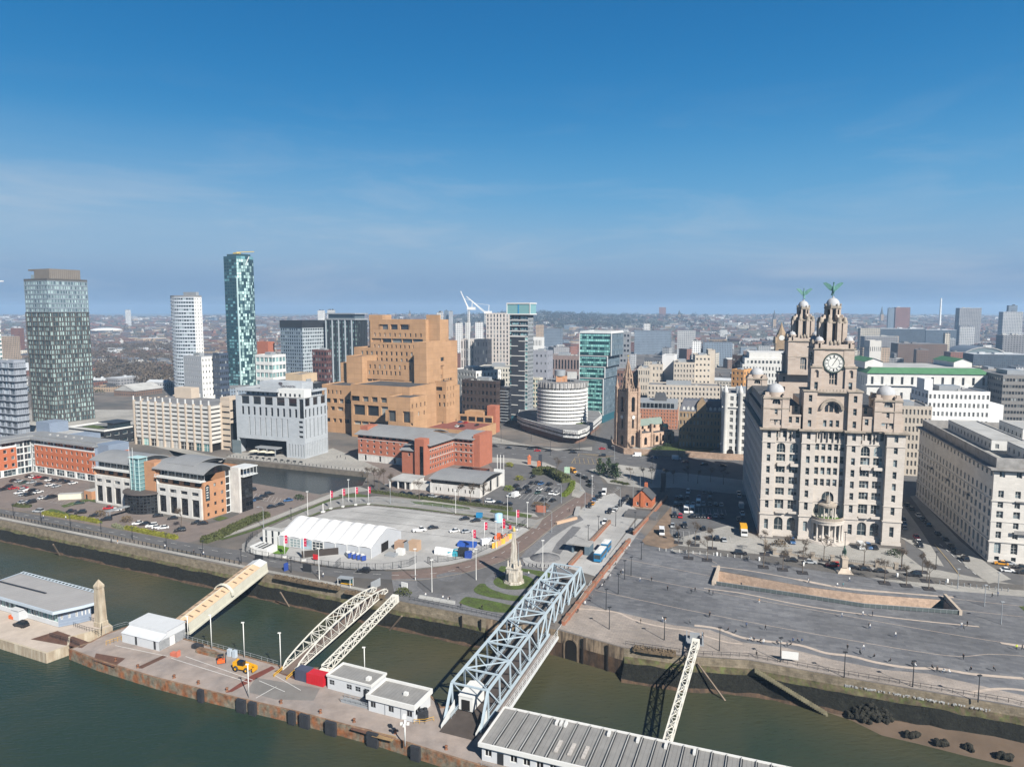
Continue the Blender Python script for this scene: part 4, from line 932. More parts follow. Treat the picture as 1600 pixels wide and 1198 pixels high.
 return cx,cy
c1=clocktower(.0,1);c2=clocktower(LD,-1)
pc=(25.0,1.9)
for k in range(9):
 an=math.pi+math.pi*k/8
 if k in(0,8):continue
 o_x,o_y=pc[0]+5.7*math.cos(an),pc[1]+5.7*math.sin(an)
 MB().lathe([(.55,0),(.55,.4),(.42,.5),(.36,6.2),(.5,6.5),(.55,6.8)],n=12).build('portico_column',M_GRANL,B.o,(o_x,o_y,.5))
e=MB();arc=lambda r,z:[(pc[0]+r*math.cos(math.pi+math.pi*k/20),pc[1]+r*math.sin(math.pi+math.pi*k/20),z)for k in range(21)]
e.grid([arc(5.2,7.3),arc(6.3,7.3),arc(6.3,8.2),arc(6.6,8.4),arc(6.6,8.8),arc(5.2,8.8)]);e.grid([arc(5.2,8.8),arc(5.2,7.3)]);e.build('portico_entablature',M_GRANL,B.o)
e=MB();e.grid([arc(6.2,8.8),arc(6.2,9.9),arc(5.9,9.9),arc(5.9,8.8)]);e.build('portico_balustrade',M_GRANT,B.o)
e=MB();e.face(arc(5.9,8.95));e.build('roof_lawn',mat('vivid_roof_turf',(0.11,0.25,0.02),.95,.2,.8),B.o)
e=MB();e.face(arc(5.2,7.32)[::-1]);e.build('portico_soffit',M_GRANL,B.o)
for i,(r,z)in enumerate(((8.6,.17),(8.0,.34),(7.4,.51))):
 e=MB();e.grid([arc(r,0),arc(r,z)]);e.face(arc(r,z));e.build('entrance_step',M_GRANL,B.o)
for k in range(7):
 an=math.pi+math.pi*k/6;MB().lathe([(.3,0),(.24,4.2),(.36,4.5)],n=8).build('upper_portico_column',M_GRANL,B.o,(pc[0]+3.0*math.cos(an),pc[1]+3.0*math.sin(an),9.0))
e=MB();e.grid([arc(2.6,13.4),arc(3.4,13.4),arc(3.5,14.2),arc(3.0,14.6),arc(1.6,15.4),arc(.05,15.8)]);e.build('upper_portico_canopy',M_GRANT,B.o)
e=MB();e.box(24.3,-.6,15.4,25.7,.6,17.4);e.gable(24.1,-.7,25.9,.7,17.4,.8,0,0,'y',.1);e.build('coat_of_arms_block',M_GRANT,B.o)
MB().bar((25,-1.4,9.9),(25,-1.4,20),.12,n=6).build('flagpole',M_WHITE,B.o)
B.done()
for(cx,cy),nm,lab,hr in((c1,'bird_statue','green copper bird with raised wings on the nearer clock tower',R(0)),(c2,'bird_statue','green copper bird with raised wings on the farther clock tower',R(180))):
 q=B.gl((cx,cy,94.9));bird(nm,lab,tuple(q),LA+hr+R(12),1.12)
M_RAIL=mat('iron_railing_paint',(0.06,0.055,0.05),.6,.1)
fw=thing('forecourt_wall','low stone wall with dark railings and piers before the stone clock-tower building','wall',(0,0,0))
pp=[W(1196,853),W(1210,866),W(1240,868),W(1300,877),W(1370,886),W(1400,889)]
w_=MB();r_=MB()
for a,c_ in zip(pp[:-1],pp[1:]):
 d=(c_-a);w_.bar(a+Vector((0,0,.35)),c_+Vector((0,0,.35)),.5,.7);r_.bar(a+Vector((0,0,1.6)),c_+Vector((0,0,1.6)),.08)
 n=int(d.length/.6)
 for k in range(n):q=a+d*(k/n);r_.bar(q+Vector((0,0,.7)),q+Vector((0,0,1.6)),.06)
w_.build('plinth',M_GRANT,fw);r_.build('railing',M_RAIL,fw)
for q in[pp[0],pp[1],pp[1].lerp(pp[2],.8),pp[3].lerp(pp[2],.5),pp[3],pp[4],pp[5]]:
 MB().box(-.6,-.6,0,.6,.6,2.0).prism([(-.75,-.75),(.75,-.75),(.75,.75),(-.75,.75)],2.0,2.3).build('pier',M_GRANT,fw,tuple(q),LA)
 # the palazzo block across the street
M_PORT=mat('portland_stone',(0.66,0.63,0.585),0.85,0.12,0.12,kind='brick',u=1.8,v=.62,col2=(0.52,0.495,0.46))
M_PORTD=mat('weathered_portland_stone',(0.30,0.29,0.28),0.9,0.3,0.3)
CO=Vector((170.6,246.7,0));CA=R(-15.8);CWd,CD=52.0,94.5
B=Bld('palazzo_office','pale stone palazzo office block with shaded side at the right edge','building',CO,CA)
zt=ZA(731,CO.y);zr=[0,2.2,7.6,11.3,15.0,18.7,22.4,26.1,zt-1.2]
def cun(p0,p1,n):
 kw=dict(dep=.5,fm=FW,gm=G_BLUE,t=.09)
 for r in range(8):
  z0,z1=zr[r],zr[r+1]
  if r==0:B.wall(p0,p1,z0,z1,M_PORT,n,1,ww=1.5,wh=1.5,base=.5,**kw)
  elif r==1:B.wall(p0,p1,z0,z1,M_PORT,n,1,ww=2.1,wh=4.3,base=.5,arch=True,nx=2,ny=3,**kw)
  elif r==7:B.wall(p0,p1,z0,z1,M_PORT,n,1,ww=1.7,wh=2.0,base=.9,nx=2,ny=1,**kw)
  else:B.wall(p0,p1,z0,z1,M_PORT,n,1,ww=1.7 if r not in(4,)else 2.1,wh=2.5,base=.7,nx=2,ny=2,**kw)
cun((0,CD),(0,0),21);cun((0,0),(CWd,0),10)
B.wall((CWd,0),(CWd,CD),0,zt,M_PORT);B.wall((CWd,CD),(0,CD),0,zt,M_PORT)
OUT=rect(0,0,CWd,CD);t_=B.p('cornice',M_PORTD)
for z0,z1,d in((zt-1.2,zt-.6,.6),(zt-.6,zt,1.5)):ledge(t_,OUT,z0,z1,d)
t_=B.p('string_course',M_PORT)
for z0,z1,d in((0,.6,.3),(7.4,7.9,.4),(22.2,22.6,.35),(14.8,15.05,.2)):ledge(t_,OUT,z0,z1,d)
B.roof(offset_poly(OUT,-.8),zt+.1,mat('pale_stained_roof',(.40,.39,.36),.85,.3,.15),par=3.4,pm=M_PORTD,th=.9)
for y in(22,47,70):
 q=B.p('balcony',M_PORTD);q.box(-1.2,y,18.4,-.01,y+3,18.7);q.box(-1.2,y,18.7,-1.05,y+3,19.5)
q=B.p('balcony',M_PORTD);q.box(7,-1.3,11.0,12.5,-.01,11.4);q.box(7,-1.3,11.4,12.5,-1.15,12.3)
q=B.p('window_hood',M_PORTD);q.box(7,-.8,22.3,12.5,-.36,22.7)
for(x0,y0,x1,y1,h)in((14,12,50,30,4.6),(10,34,22,88,4.4),(30,60,50,86,5.4),(28,34,48,48,4.2)):
 P=rect(x0,y0,x1,y1);B.ring(P,zt+.1,zt+h,mat('white_render',(.66,.655,.63),.8,.12,.3),[int((x1-x0)/4),int((y1-y0)/4)]*2,1,ww=1.4,wh=1.9,dep=.2,gm=G_DARK,part='penthouse',wname='penthouse_window')
 B.roof(P,zt+h,M_ROOFL,par=.4,part='penthouse_roof')
B.done()
# helpers for the other buildings
def frameR(px,py,ang,pxl,pxr):
 """near corner = front right; the front runs left to column pxl, the side runs back to column pxr"""
 p=W(px,py);a=R(ang);Wd=-EXT(p,a,pxl);D=EXT(p,a+math.pi/2,pxr)
 return p-Vector((math.cos(a),math.sin(a),0))*Wd,a,Wd,D,p.y
def frameL(px,py,ang,pxr,pxl=None,D=None):
 """near corner = front left; the front runs right to column pxr, the side back to column pxl"""
 p=W(px,py);a=R(ang);Wd=EXT(p,a,pxr)
 if D is None:D=EXT(p,a+math.pi/2,pxl)
 return p,a,Wd,D,p.y
def block(name,label,cat,fr,top,m,cols,rows,side=None,mside=None,roofm=None,par=.8,done=True,group=None,z0=0.0,plant=True,**kw):
 o,a,Wd,D,Yn=fr;H=ZA(top,Yn);b=Bld(name,label,cat,o,a,group);b.H=H;b.W=Wd;b.D=D
 P=rect(0,0,Wd,D);side=cols if side is None else side
 ms=mside or m
 if z0:b.ring(P,0,z0,m,0,0)
 b.wall(P[0],P[1],z0,H,m,cols,rows,**kw);b.wall(P[1],P[2],z0,H,ms,side,rows,**kw);b.wall(P[2],P[3],z0,H,m);b.wall(P[3],P[0],z0,H,ms,side,rows,**kw)
 b.roof(P,H,roofm or M_ROOFG,par=par,pm=m)
 if plant:
  rr=random.Random(int(Wd*100));q=MB()
  x0=Wd*rr.uniform(.2,.4);y0=D*rr.uniform(.2,.4);q.box(x0,y0,H,x0+Wd*.35,y0+D*.35,H+min(3.2,Wd*.14));q.build('plant_room',M_GRMET,b.o)
  for k in range(3):x1,y1=Wd*rr.uniform(.1,.85),D*rr.uniform(.1,.85);MB().box(x1,y1,H,x1+1.8,y1+1.4,H+1.3).build('roof_unit',M_ROOFL,b.o)
 if done:b.done()
 return b
 # dockside offices and towers, left half
GA=-26
M_ORBR=mat('orange_brick',(0.52,0.17,0.08),0.85,0.08,0.4,kind='brick',u=.6,v=.3,col2=(0.40,0.11,0.05))
M_REDBR=mat('red_brick',(0.42,0.15,0.09),0.85,0.10,0.4,kind='brick',u=.6,v=.3,col2=(0.36,0.13,0.08))
M_SOFTBR=mat('apricot_brick',(0.50,0.26,0.14),0.85,0.08,0.4,kind='brick',u=.6,v=.3,col2=(0.44,0.23,0.13))
M_BLUECL=mat('blue_grey_cladding',(0.25,0.30,0.38),0.5,0.06,0.3,kind='ribs',u=.9,v=0,col2=(0.21,0.26,0.34))
M_ZINC=mat('zinc_roof',(0.29,0.295,0.30),0.55,0.10,0.15,kind='seam',u=.6,v=1,metal=.1)
M_LSTONE=mat('light_stone_cladding',(0.68,0.66,0.62),0.85,0.10,0.3,kind='stain',u=.8,v=1.5,col2=(0.58,0.56,0.53))
M_STEELW=mat('white_steel',(0.66,0.68,0.68),0.45,0.05)
# orange brick L-shaped office
p=W(52,737);B=Bld('orange_brick_office','orange brick office with two wings round a glazed corner at left edge','building',p,R(GA));He=18.6
WB=EXT(p,R(GA),151)
def obr(p0,p1,n,pair=True):
 B.wall(p0,p1,0,3.9,M_WHITE,max(1,n//2),1,ww=.82,wh=3.3,base=.2,dep=.4,fm=M_STEELW,gm=G_BLUE,nx=3,ny=2,t=.09,wname='ground_window')
 for r in range(3):B.wall(p0,p1,3.9+r*3.9,7.8+r*3.9,M_ORBR,n,1,ww=1.7,wh=2.0,base=1.1,dep=.3,fm=M_WHITE,gm=G_DARK,t=.12,wname='window')
 B.wall(p0,p1,15.6,He,M_STEELW,max(1,n//2),1,ww=.9,wh=2.1,base=.5,dep=.5,gm=G_BLACK,nx=3,t=.09,wname='attic_window')
obr((2.5,0),(WB,0),12);obr((0,-62),(0,-8),14)
B.wall((0,-8),(0,-.3),0,He,M_STEELW,2,5,ww=.9,wh=.84,dep=.3,gm=G_BLUE,nx=2,ny=1,wname='corner_glazing');B.wall((0,0),(2.5,0),0,He,M_STEELW,1,5,ww=.9,wh=.84,dep=.3,gm=G_BLUE,nx=2,ny=1,wname='corner_glazing')
B.wall((WB,0),(WB,15),0,He,M_BLUECL);B.wall((WB,15),(-15,15),0,He,M_BLUECL);B.wall((-15,15),(-15,-62),0,He,M_BLUECL);B.wall((-15,-62),(0,-62),0,He,M_BLUECL)
q=B.p('roof',M_ZINC);e=1.6
q.prism([(-16,-63),(e,-63),(e,-e),(WB+.6,-e),(WB+.6,16),(-16,16)],He,He+.9)
q.prism([(-12,-60),(-3,-60),(-3,3),(WB-3,3),(WB-3,12),(-12,12)],He+.9,He+1.7)
B.p('end_bay',M_BLUECL).box(WB,1.5,0,WB+9,13,He+1.6);B.each('roof_cowl',M_ROOFL,[(6+7*k,6,He+1.7,7+7*k,7,He+2.4)for k in range(5)])
B.wall((WB+9.01,1.6),(WB+9.01,13),8,16,M_ORBR,2,2,ww=2.4,wh=2.6,dep=.2,nx=2,ny=2,fm=M_WHITE,wname='end_window')
B.done()
B=Bld('blue_plant_building','blue-grey metal clad low block with stacked roof boxes behind the orange office','building',W(38,705),R(GA));
B.boxes('body',M_BLUECL,[(0,0,0,44,22,ZA(668,470))]);B.boxes('dark_wing',M_DKMET,[(30,-1,0,56,14,ZA(676,460))]);B.boxes('upper_box',M_BLUECL,[(4,6,ZA(668,470),18,18,ZA(652,470))]);B.boxes('roof',M_ROOFL,[(1,1,ZA(668,470),29,21,ZA(668,470)+.3)])
B.p('vent_cylinder',M_ROOFL).lathe([(2.2,0),(2.2,ZA(664,470))],(16,-1,0),14);B.done()
# stone and brick office with glass lift tower
fr=frameR(318,813,GA+1,150,382);o,a,Wd,D,Yn=fr;D=min(D,24)
B=Bld('riverside_office','stone and apricot brick office with curved grey roof and glass lift tower','building',o,a)
c0,c1=Wd*.36,Wd*.60
for x0,x1,n in((0,c0,4),(c1,Wd-1.0,4)):
 B.wall((x0,0),(x1,0),0,9.0,M_LSTONE,n,1,ww=.66,wh=7.6,base=.3,dep=.5,fm=M_DKMET,gm=G_BLACK,nx=3,ny=4,t=.12,wname='tall_window')
 B.wall((x0,0),(x1,0),9.0,13.1,M_LSTONE,n,1,ww=.62,wh=1.5,base=1.2,dep=.4,fm=M_DKMET,gm=G_DARK,nx=2,t=.1)
 B.p('parapet',M_LSTONE).box(x0,0,13.1,x1,1.6,13.25)
 B.wall((x0,1.6),(x1,1.6),13.1,16.4,M_SOFTBR,n,1,ww=.62,wh=2.4,base=.4,dep=.5,fm=M_DKMET,gm=G_BLACK,nx=3,ny=2,t=.1,wname='upper_window')
 B.p('balcony_slab',M_WHITE).box(x0-.6,-.8,16.4,x1+.8,2.4,16.7)
 b_=B.p('balcony_rail',M_STEELW)
 for k in range(int((x1-x0)/1.6)+1):b_.bar((x0+k*1.6,-.7,16.7),(x0+k*1.6,-.7,17.7),.09)
 b_.bar((x0-.5,-.7,17.7),(x1+.7,-.7,17.7),.12);b_.bar((x0-.5,-.7,17.2),(x1+.7,-.7,17.2),.07)
 B.wall((x0,2.4),(x1,2.4),16.7,19.6,M_STEELW,n+2,1,ww=.93,wh=2.6,base=.1,dep=.2,gm=G_BLACK,nx=2,t=.09,wname='top_window')
B.wall((c0,0),(c0,2),0,16.4,M_LSTONE);B.wall((c1,2),(c1,0),0,16.4,M_LSTONE)
B.wall((c0,1.6),(c1,1.6),0,19.6,M_SOFTBR);B.wall((0,D),(0,0),0,16.4,M_SOFTBR);B.wall((Wd,D),(0,D),0,19.6,M_SOFTBR)
B.wall((Wd-1,0),(Wd-1,1.0),0,13.1,M_LSTONE);B.wall((Wd-1.0,.9),(Wd,.9),0,16.4,M_SOFTBR)
B.wall((Wd,.9),(Wd,D*.55),0,16.4,M_SOFTBR,3,4,ww=1.3,wh=1.5,dep=.3,fm=M_DKMET,gm=G_DARK,t=.08,wname='end_window')
B.p('end_banner',mat('dark_banner',(0.03,.05,.06),.6,.3,1.0)).box(Wd,1.6,8,Wd+.12,3.8,14.5)
for k,z in enumerate((13.6,12.6,11.4,10.3,9.2)):B.p('banner_print',M_LSTONE).box(Wd+.12,2.0,z,Wd+.15,3.2-.2*(k%2),z+.45)
B.wall((Wd,D*.55),(Wd,D*.66),0,19.6,M_STEELW,1,6,ww=.9,wh=.9,dep=.2,gm=G_BLACK,wname='stair_window')
B.p('stone_fin',M_LSTONE).box(Wd-1,D*.66,0,Wd+5.4,D*.66+1.2,20.2)
B.wall((Wd+5.4,D*.66+1.2),(Wd+5.4,D),0,16,M_DKMET,3,8,ww=.97,wh=.96,dep=.1,fm=M_DKMET,gm=G_BLACK,wname='rear_glazing',t=.06);B.wall((Wd,D),(Wd,D*.66+1.2),0,16,M_DKMET)
B.p('rear_canopy',M_STEELW).box(Wd-1,D*.66+1.2,19.6,Wd+7,D+2,20.0);B.p('rear_canopy',M_STEELW).box(Wd-1,D*.66+1.2,16.0,Wd+7,D+2,16.3)
for k in range(5):B.p('rear_post',M_STEELW).bar((Wd+6.8,D*.66+1.4+k*(D*.34)/4,16.3),(Wd+6.8,D*.66+1.4+k*(D*.34)/4,19.6),.14)
def vault(x0,x1,y0,y1,z,rise,n=10,part='vaulted_roof'):
 q=MB();prof=[(y0+(y1-y0)*k/n,z+rise*math.sin(math.pi*(.06+.88*k/n))-rise*math.sin(math.pi*.06))for k in range(n+1)]
 q.grid([[(x0,y,zz+.35)for y,zz in prof],[(x1,y,zz+.35)for y,zz in prof]],0);q.grid([[(x1,y,zz)for y,zz in prof],[(x0,y,zz)for y,zz in prof]],0)
 q.grid([[(x0,y,zz)for y,zz in prof],[(x0,y,zz+.35)for y,zz in prof]]);q.grid([[(x1,y,zz+.35)for y,zz in prof],[(x1,y,zz)for y,zz in prof]])
 q.face([(x0,prof[0][0],prof[0][1]),(x1,prof[0][0],prof[0][1]),(x1,prof[0][0],prof[0][1]+.35),(x0,prof[0][0],prof[0][1]+.35)]);q.build(part,M_ZINC,B.o)
 q=MB();q.face([(x1-.3,y0+1,z-.3)]+[(x1-.3,y,zz)for y,zz in prof[1:-1]]+[(x1-.3,y1-1,z-.3)]);q.build('gable_glazing',G_BLACK,B.o)
vault(-3.5,c0+1,.2,D-2,19.6,3.4);vault(c1-3,Wd+.8,.2,D*.66+1.2,19.6,3.6);B.p('flat_roof',M_ROOFG).box(c0,3,19.4,c1,D,20.0);vault(c1+2,Wd-9,4,D-1,21.8,2.2)
xm=(c0+c1)/2
B.p('brick_core',M_SOFTBR).box(xm-.5,1.0,0,xm+6.2,7,22.2)
q=MB();tx0,tx1,ty0,ty1=xm-6.2,xm-.6,-1.6,2.6
for x in(tx0,(tx0+tx1)/2,tx1):
 for y in(ty0,ty1):q.bar((x,y,8),(x,y,24.2),.28)
for k in range(9):
 z=9+k*1.85
 for y in(ty0,ty1):q.bar((tx0,y,z),(tx1,y,z),.16)
 for x in(tx0,tx1):q.bar((x,ty0,z),(x,ty1,z),.16)
q.box(tx0-.6,ty0-.6,24.0,tx1+.6,ty1,24.25);q.build('lift_tower_frame',mat('pale_teal_steel',(0.46,.66,.66),.4,.05),B.o)
q=MB();q.box(tx0+.25,ty0+.25,8,tx1-.25,ty1-.25,23.8);q.build('lift_tower_glass',glass('lift_glass',(.12,.24,.26),(.45,.68,.68),.5,.1),B.o)
for y in(ty0,):
 for x in(tx0+.8,tx1-2.6):MB().bar((x,y-.8,8),(x,y-.8,29),.14,n=6).build('mast',M_STEELW,B.o)
pc_=(xm-1,1.6);rr=9.3
arcp=[(pc_[0]+rr*math.cos(math.pi+math.pi*k/18),pc_[1]+rr*.86*math.sin(math.pi+math.pi*k/18))for k in range(19)]
for k in range(18):B.wall(arcp[k],arcp[k+1],0,8.6,M_DKMET,1,6,ww=.88,wh=.84,dep=.12,fm=M_DKMET,gm=G_BLACK,wname='drum_glazing',part='drum_frame')
q=MB();big=[(pc_[0]+(x-pc_[0])*1.09,pc_[1]+(y-pc_[1])*1.09)for x,y in arcp];q.prism(big,8.6,9.3);q.build('drum_roof',mat('brown_metal_roof',(.10,.085,.08),.6,.1),B.o)
q=MB();q.box(xm-4,-16,3.2,xm-1.6,-6,3.5);q.bar((xm-3.8,-15.6,0),(xm-3.8,-15.6,3.2),.2);q.bar((xm-1.8,-15.6,0),(xm-1.8,-15.6,3.2),.2);q.build('entrance_canopy',M_GRMET,B.o)
B.done()
B=Bld('substation','small apricot brick shed beside the stone riverside office','building',W(132,779),R(GA));B.boxes('wall',M_SOFTBR,[(0,0,0,5.5,6,4)]);B.boxes('door',M_DKMET,[(1.2,-.05,0,2.4,-.0,2.4)]);B.boxes('roof',M_ROOFL,[(.2,.2,4,5.3,5.8,4.15)]);B.done()
B=Bld('garden_store','long pale rendered store wall in the left car park','building',W(91,781),R(GA+38));B.boxes('wall',M_CREAM,[(0,0,0,10,2.5,2.6)]);B.boxes('roof',M_ROOFL,[(-.1,-.1,2.6,10.1,2.6,2.75)]);B.done()
# cream multi-storey car park
fr=frameR(330,706,GA+2,213,357);o,a,Wd,D,Yn=fr
B=Bld('multistorey_car_park','cream multi-storey car park with white balcony bands and dark openings','building',o,a);H=ZA(632,Yn);D=32
M_BEIGE=mat('beige_precast',(0.55,0.46,0.37),0.8,0.06,0.3);M_WPRE=mat('white_precast',(0.62,0.61,0.58),0.75,0.08,0.3)
gz=5.4;rh=(H-gz)/9;n=10;cw=Wd/n
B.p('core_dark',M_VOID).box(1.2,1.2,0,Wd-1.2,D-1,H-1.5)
for f in range(9):
 z=gz+f*rh;q=MB()
 for(p0,p1)in(((0,0),(Wd,0)),((Wd,0),(Wd,9)),((0,D),(0,0))):
  if p0[1]==p1[1]:q.box(0,-.35,z-.3,Wd,1.6,z+rh*.62-.3)
  elif p0[0]>1:q.box(Wd-1.4,-.35,z-.3,Wd+.35,9,z+rh*.62-.3)
  else:q.box(-.35,-.35,z-.3,1.4,D,z+rh*.62-.3)
 q.build('parapet_band',M_WPRE,B.o);q=MB();q.box(1,1,z-.3,Wd-1,D-1,z);q.build('deck',M_BEIGE,B.o)
for k in range(n+1):
 q=MB();q.box(k*cw-.55,-.75,0,k*cw+.55,.6,H-.4);q.build('pier',M_BEIGE,B.o);q=MB();q.prism([(k*cw-.35,-.7),(k*cw+.35,-.7),(k*cw+.35,-.1),(k*cw-.35,-.1)],H-.4,H+2.4);q.build('pier_finial',M_WHITE,B.o)
for k in range(6):y=k*D/5;MB().box(-.5,y-.5,0,.5,y+.5,H-.4).build('pier',M_BEIGE,B.o)
for k in range(8):MB().box(4+k*7,D-.6,H-1,4.7+k*7,D,H+1.6).build('pier_finial',M_WHITE,B.o)
MB().box(Wd-.4,8.5,0,Wd+.5,9.5,H).build('pier',M_BEIGE,B.o)
for k in range(n):
 m_=[G_BLUE,G_TEAL,G_BLACK,M_ROOFL,M_ROOFL,M_ROOFL,G_BLACK,G_BLACK,G_TEAL,G_TEAL][k]
 q=MB();q.box(k*cw+.55,.4,0,(k+1)*cw-.55,.6,gz-.5,1);q.bar((k*cw+cw/2,.35,0),(k*cw+cw/2,.35,gz-.5),.15);q.bar((k*cw+.55,.35,2.6),((k+1)*cw-.55,.35,2.6),.15);q.build('shopfront' if k not in(3,4,5)else 'shutter',[M_WHITE,m_],B.o)
B.p('roof_deck',M_ROOFG).box(.5,.5,H-1.3,Wd-.5,D-.5,H-1.1)
B.p('stair_block',M_BEIGE).box(10,D-8,H-1,26,D-1,H+6.2)
x0=Wd+.5;xq=EXT(B.gl((x0,9.5,H)),a,368)
B.wall((x0-1,9.5),(x0+7,9.5),0,H+3.8,M_BEIGE,1,9,ww=.9,wh=1.2,dep=.25,gm=G_BLACK,t=0,part='stair_tower_wall',wname='stair_window')
B.wall((x0+7,9.5),(x0+7,24),H-13,H+3.8,M_BEIGE,3,3,ww=.9,wh=1.2,dep=.25,gm=G_BLACK,t=0,part='stair_tower_wall',wname='stair_window')
B.p('stair_tower_wall',M_BEIGE).box(x0-1,9.6,H-2,x0+6.9,24,H+3.7);B.p('rear_wall',M_DKMET).box(x0-3,12,0,x0+5,D,H-10);B.p('side_fill',M_BEIGE).box(Wd-1,9.5,0,Wd+.4,D,H-.5)
B.done()
# grey hotel with slot windows
fr=frameR(477,717,GA+4,371.5,513);o,a,Wd,D,Yn=fr
B=Bld('grey_hotel','pale grey stone hotel with slot windows and white penthouse by the dock','building',o,a);H=ZA(623,Yn);D=min(D,34)
M_GHOT=mat('pale_grey_stone',(0.46,0.49,0.52),0.8,0.07,0.15,kind='brick',u=2.4,v=.8,col2=(0.35,0.38,0.41));kw=dict(dep=.6,fm=M_DKMET,gm=G_BLACK,t=.08)
vx=Wd*.76
q=B.p('wall',M_GHOT)
for x0,x1 in((0,1.5),(vx-1.2,vx)):q.box(x0,0,0,x1,1.2,9.8)
B.p('entrance_recess',M_VOID).box(1.6,6,0,vx-1.3,6.5,9.8);B.wall((vx,0),(Wd,0),0,9.8,M_GHOT,6,1,ww=.34,wh=7.5,base=1,**kw)
B.p('entrance_canopy',M_GRMET).box(vx*.4,-2,4.6,vx*.82,3,5.4)
for x in(vx*.45,vx*.62,vx*.78):MB().bar((x,-1.5,0),(x,-1.5,4.6),.5).build('canopy_column',M_GRMET,B.o)
B.wall((0,0),(Wd*.14,0),9.8,12,M_GHOT);B.wall((Wd*.14,0),(Wd,0),9.8,12,M_GHOT)
B.wall((0,0),(Wd*.16,0),12,24,M_GHOT);B.wall((Wd*.16,0),(Wd*.80,0),12,24,M_GHOT,8,1,ww=.2,wh=11.6,base=.2,wname='slot_window',**kw);B.wall((Wd*.8,0),(Wd*.9,0),12,24,M_GHOT);B.wall((Wd*.9,0),(Wd,0),12,24,M_GHOT,1,4,ww=.6,wh=.45,wname='slit_window',**kw)
B.wall((0,0),(Wd*.06,0),24,H,M_GHOT);B.wall((Wd*.06,0),(Wd*.93,0),24,30.2,M_GHOT,10,1,ww=.42,wh=5.2,base=.5,**kw);B.wall((Wd*.06,0),(Wd*.93,0),30.2,H,M_GHOT,5,1,ww=.68,wh=5.0,base=.6,wname='large_window',**kw)
B.wall((Wd*.93,0),(Wd,0),24,H,M_GHOT,1,1,ww=.92,wh=11.8,base=.3,wname='corner_window',**kw)
B.wall((Wd,0),(Wd,D),0,12,M_GHOT,14,1,ww=.34,wh=8.5,base=1.0,wname='slot_window',**kw);B.wall((Wd,0),(Wd,D),12,24,M_GHOT,6,1,ww=.24,wh=11.4,base=.3,wname='slot_window',**kw);B.wall((Wd,0),(Wd,D),24,30.2,M_GHOT,6,1,ww=.42,wh=5.0,base=.5,**kw);B.wall((Wd,0),(Wd,D),30.2,H,M_GHOT,3,1,ww=.62,wh=4.9,base=.6,wname='large_window',**kw)
B.wall((0,D),(0,0),0,H,M_GHOT);B.wall((Wd,D),(0,D),0,H,M_GHOT)
B.p('soffit',M_GHOT).box(0,0,9.8,vx,6,10.0);B.p('terrace',M_ROOFG).box(.2,.2,H-.4,Wd-.2,D-.2,H)
PH=rect(5,4,Wd-2.4,D-2);B.ring(PH,H,H+3.2,M_GHOT,[12,8,0,0],1,ww=.55,wh=2.4,dep=.3,gm=G_BLUE,part='penthouse_wall',wname='penthouse_window')
B.p('white_corner',M_WHITE).box(Wd*.60,2.2,H+.1,Wd-1.2,9,H+5.0)
for k in range(5):MB().box(Wd*.63+k*Wd*.068,2.1,H+.6,Wd*.63+k*Wd*.068+1.3,2.25,H+2.4).build('corner_window',G_DARK,B.o)
q=B.p('frame_beam',M_GHOT);q.box(0,0,H+3.0,Wd*.62,3.4,H+4.6);q.box(0,3.4,H+3,2.6,D,H+4.6);q.box(0,0,H-.1,1.1,1.1,H+3)
q=B.p('frame_beam',M_GHOT);q.box(Wd-.9,D-1.1,H-.1,Wd,D,H+3.6);q.box(Wd-2.6,9,H+3.2,Wd,D,H+4.4)
B.p('upper_roof',M_ROOFG).box(5,3.4,H+3.2,Wd-2.5,D-2,H+3.5)
B.p('roof_box',M_GHOT).box(Wd*.24,8,H+3.5,Wd*.86,D-4,H+8.6)
sg=B.p('glass_screen',G_BLUE);sg.box(-3,-1.2,0,4,-1,8.4)
def text(name,s,size,m,parent,loc,rot,ext=.06):
 cu=bpy.data.curves.new(name,'FONT');cu.body=s;cu.size=size;cu.extrude=ext;cu.align_x='CENTER';cu.resolution_u=2
 tmp=bpy.data.objects.new('tmp',cu);me=bpy.data.meshes.new_from_object(tmp);bpy.data.objects.remove(tmp);me.materials.clear();me.materials.append(m)
 o=bpy.data.objects.new(name,me);COL.objects.link(o);o.parent=parent;o.location=loc;o.rotation_euler=rot;return o
text('sign_lettering','MALMAISON',2.0,mat('sign_grey',(.10,.09,.10),.6,.05),B.o,(Wd*.66,7.9,H+5.3),(R(90),0,0))
q=MB();q.lathe([(1.6,0),(1.6,.1)],n=20);o_=q.build('sign_emblem',MATS['sign_grey'],B.o,(Wd*.55,7.95,H+7.6));o_.rotation_euler=(R(90),0,0);o_.scale=(1,.6,1)
B.done()
for k,x in enumerate((398,412,424)):
 t_=thing('parasol','','parasol',tuple(W(x,711+k)),0,'parasols outside the grey hotel');q=MB();q.face([(-3,-3,2.7),(3,-3,2.7),(3,3,2.7),(-3,3,2.7)]);q.grid([[(-3,-3,2.7),(3,-3,2.7),(3,3,2.7),(-3,3,2.7)],[(-.1,-.1,3.5),(.1,-.1,3.5),(.1,.1,3.5),(-.1,.1,3.5)]],closed=True);q.build('canopy',M_CREAM,t_);MB().bar((0,0,0),(0,0,3.4),.12).build('pole',M_DKMET,t_)
 auto(t_,'','{} cream parasol outside the grey hotel entrance',W(x,711))
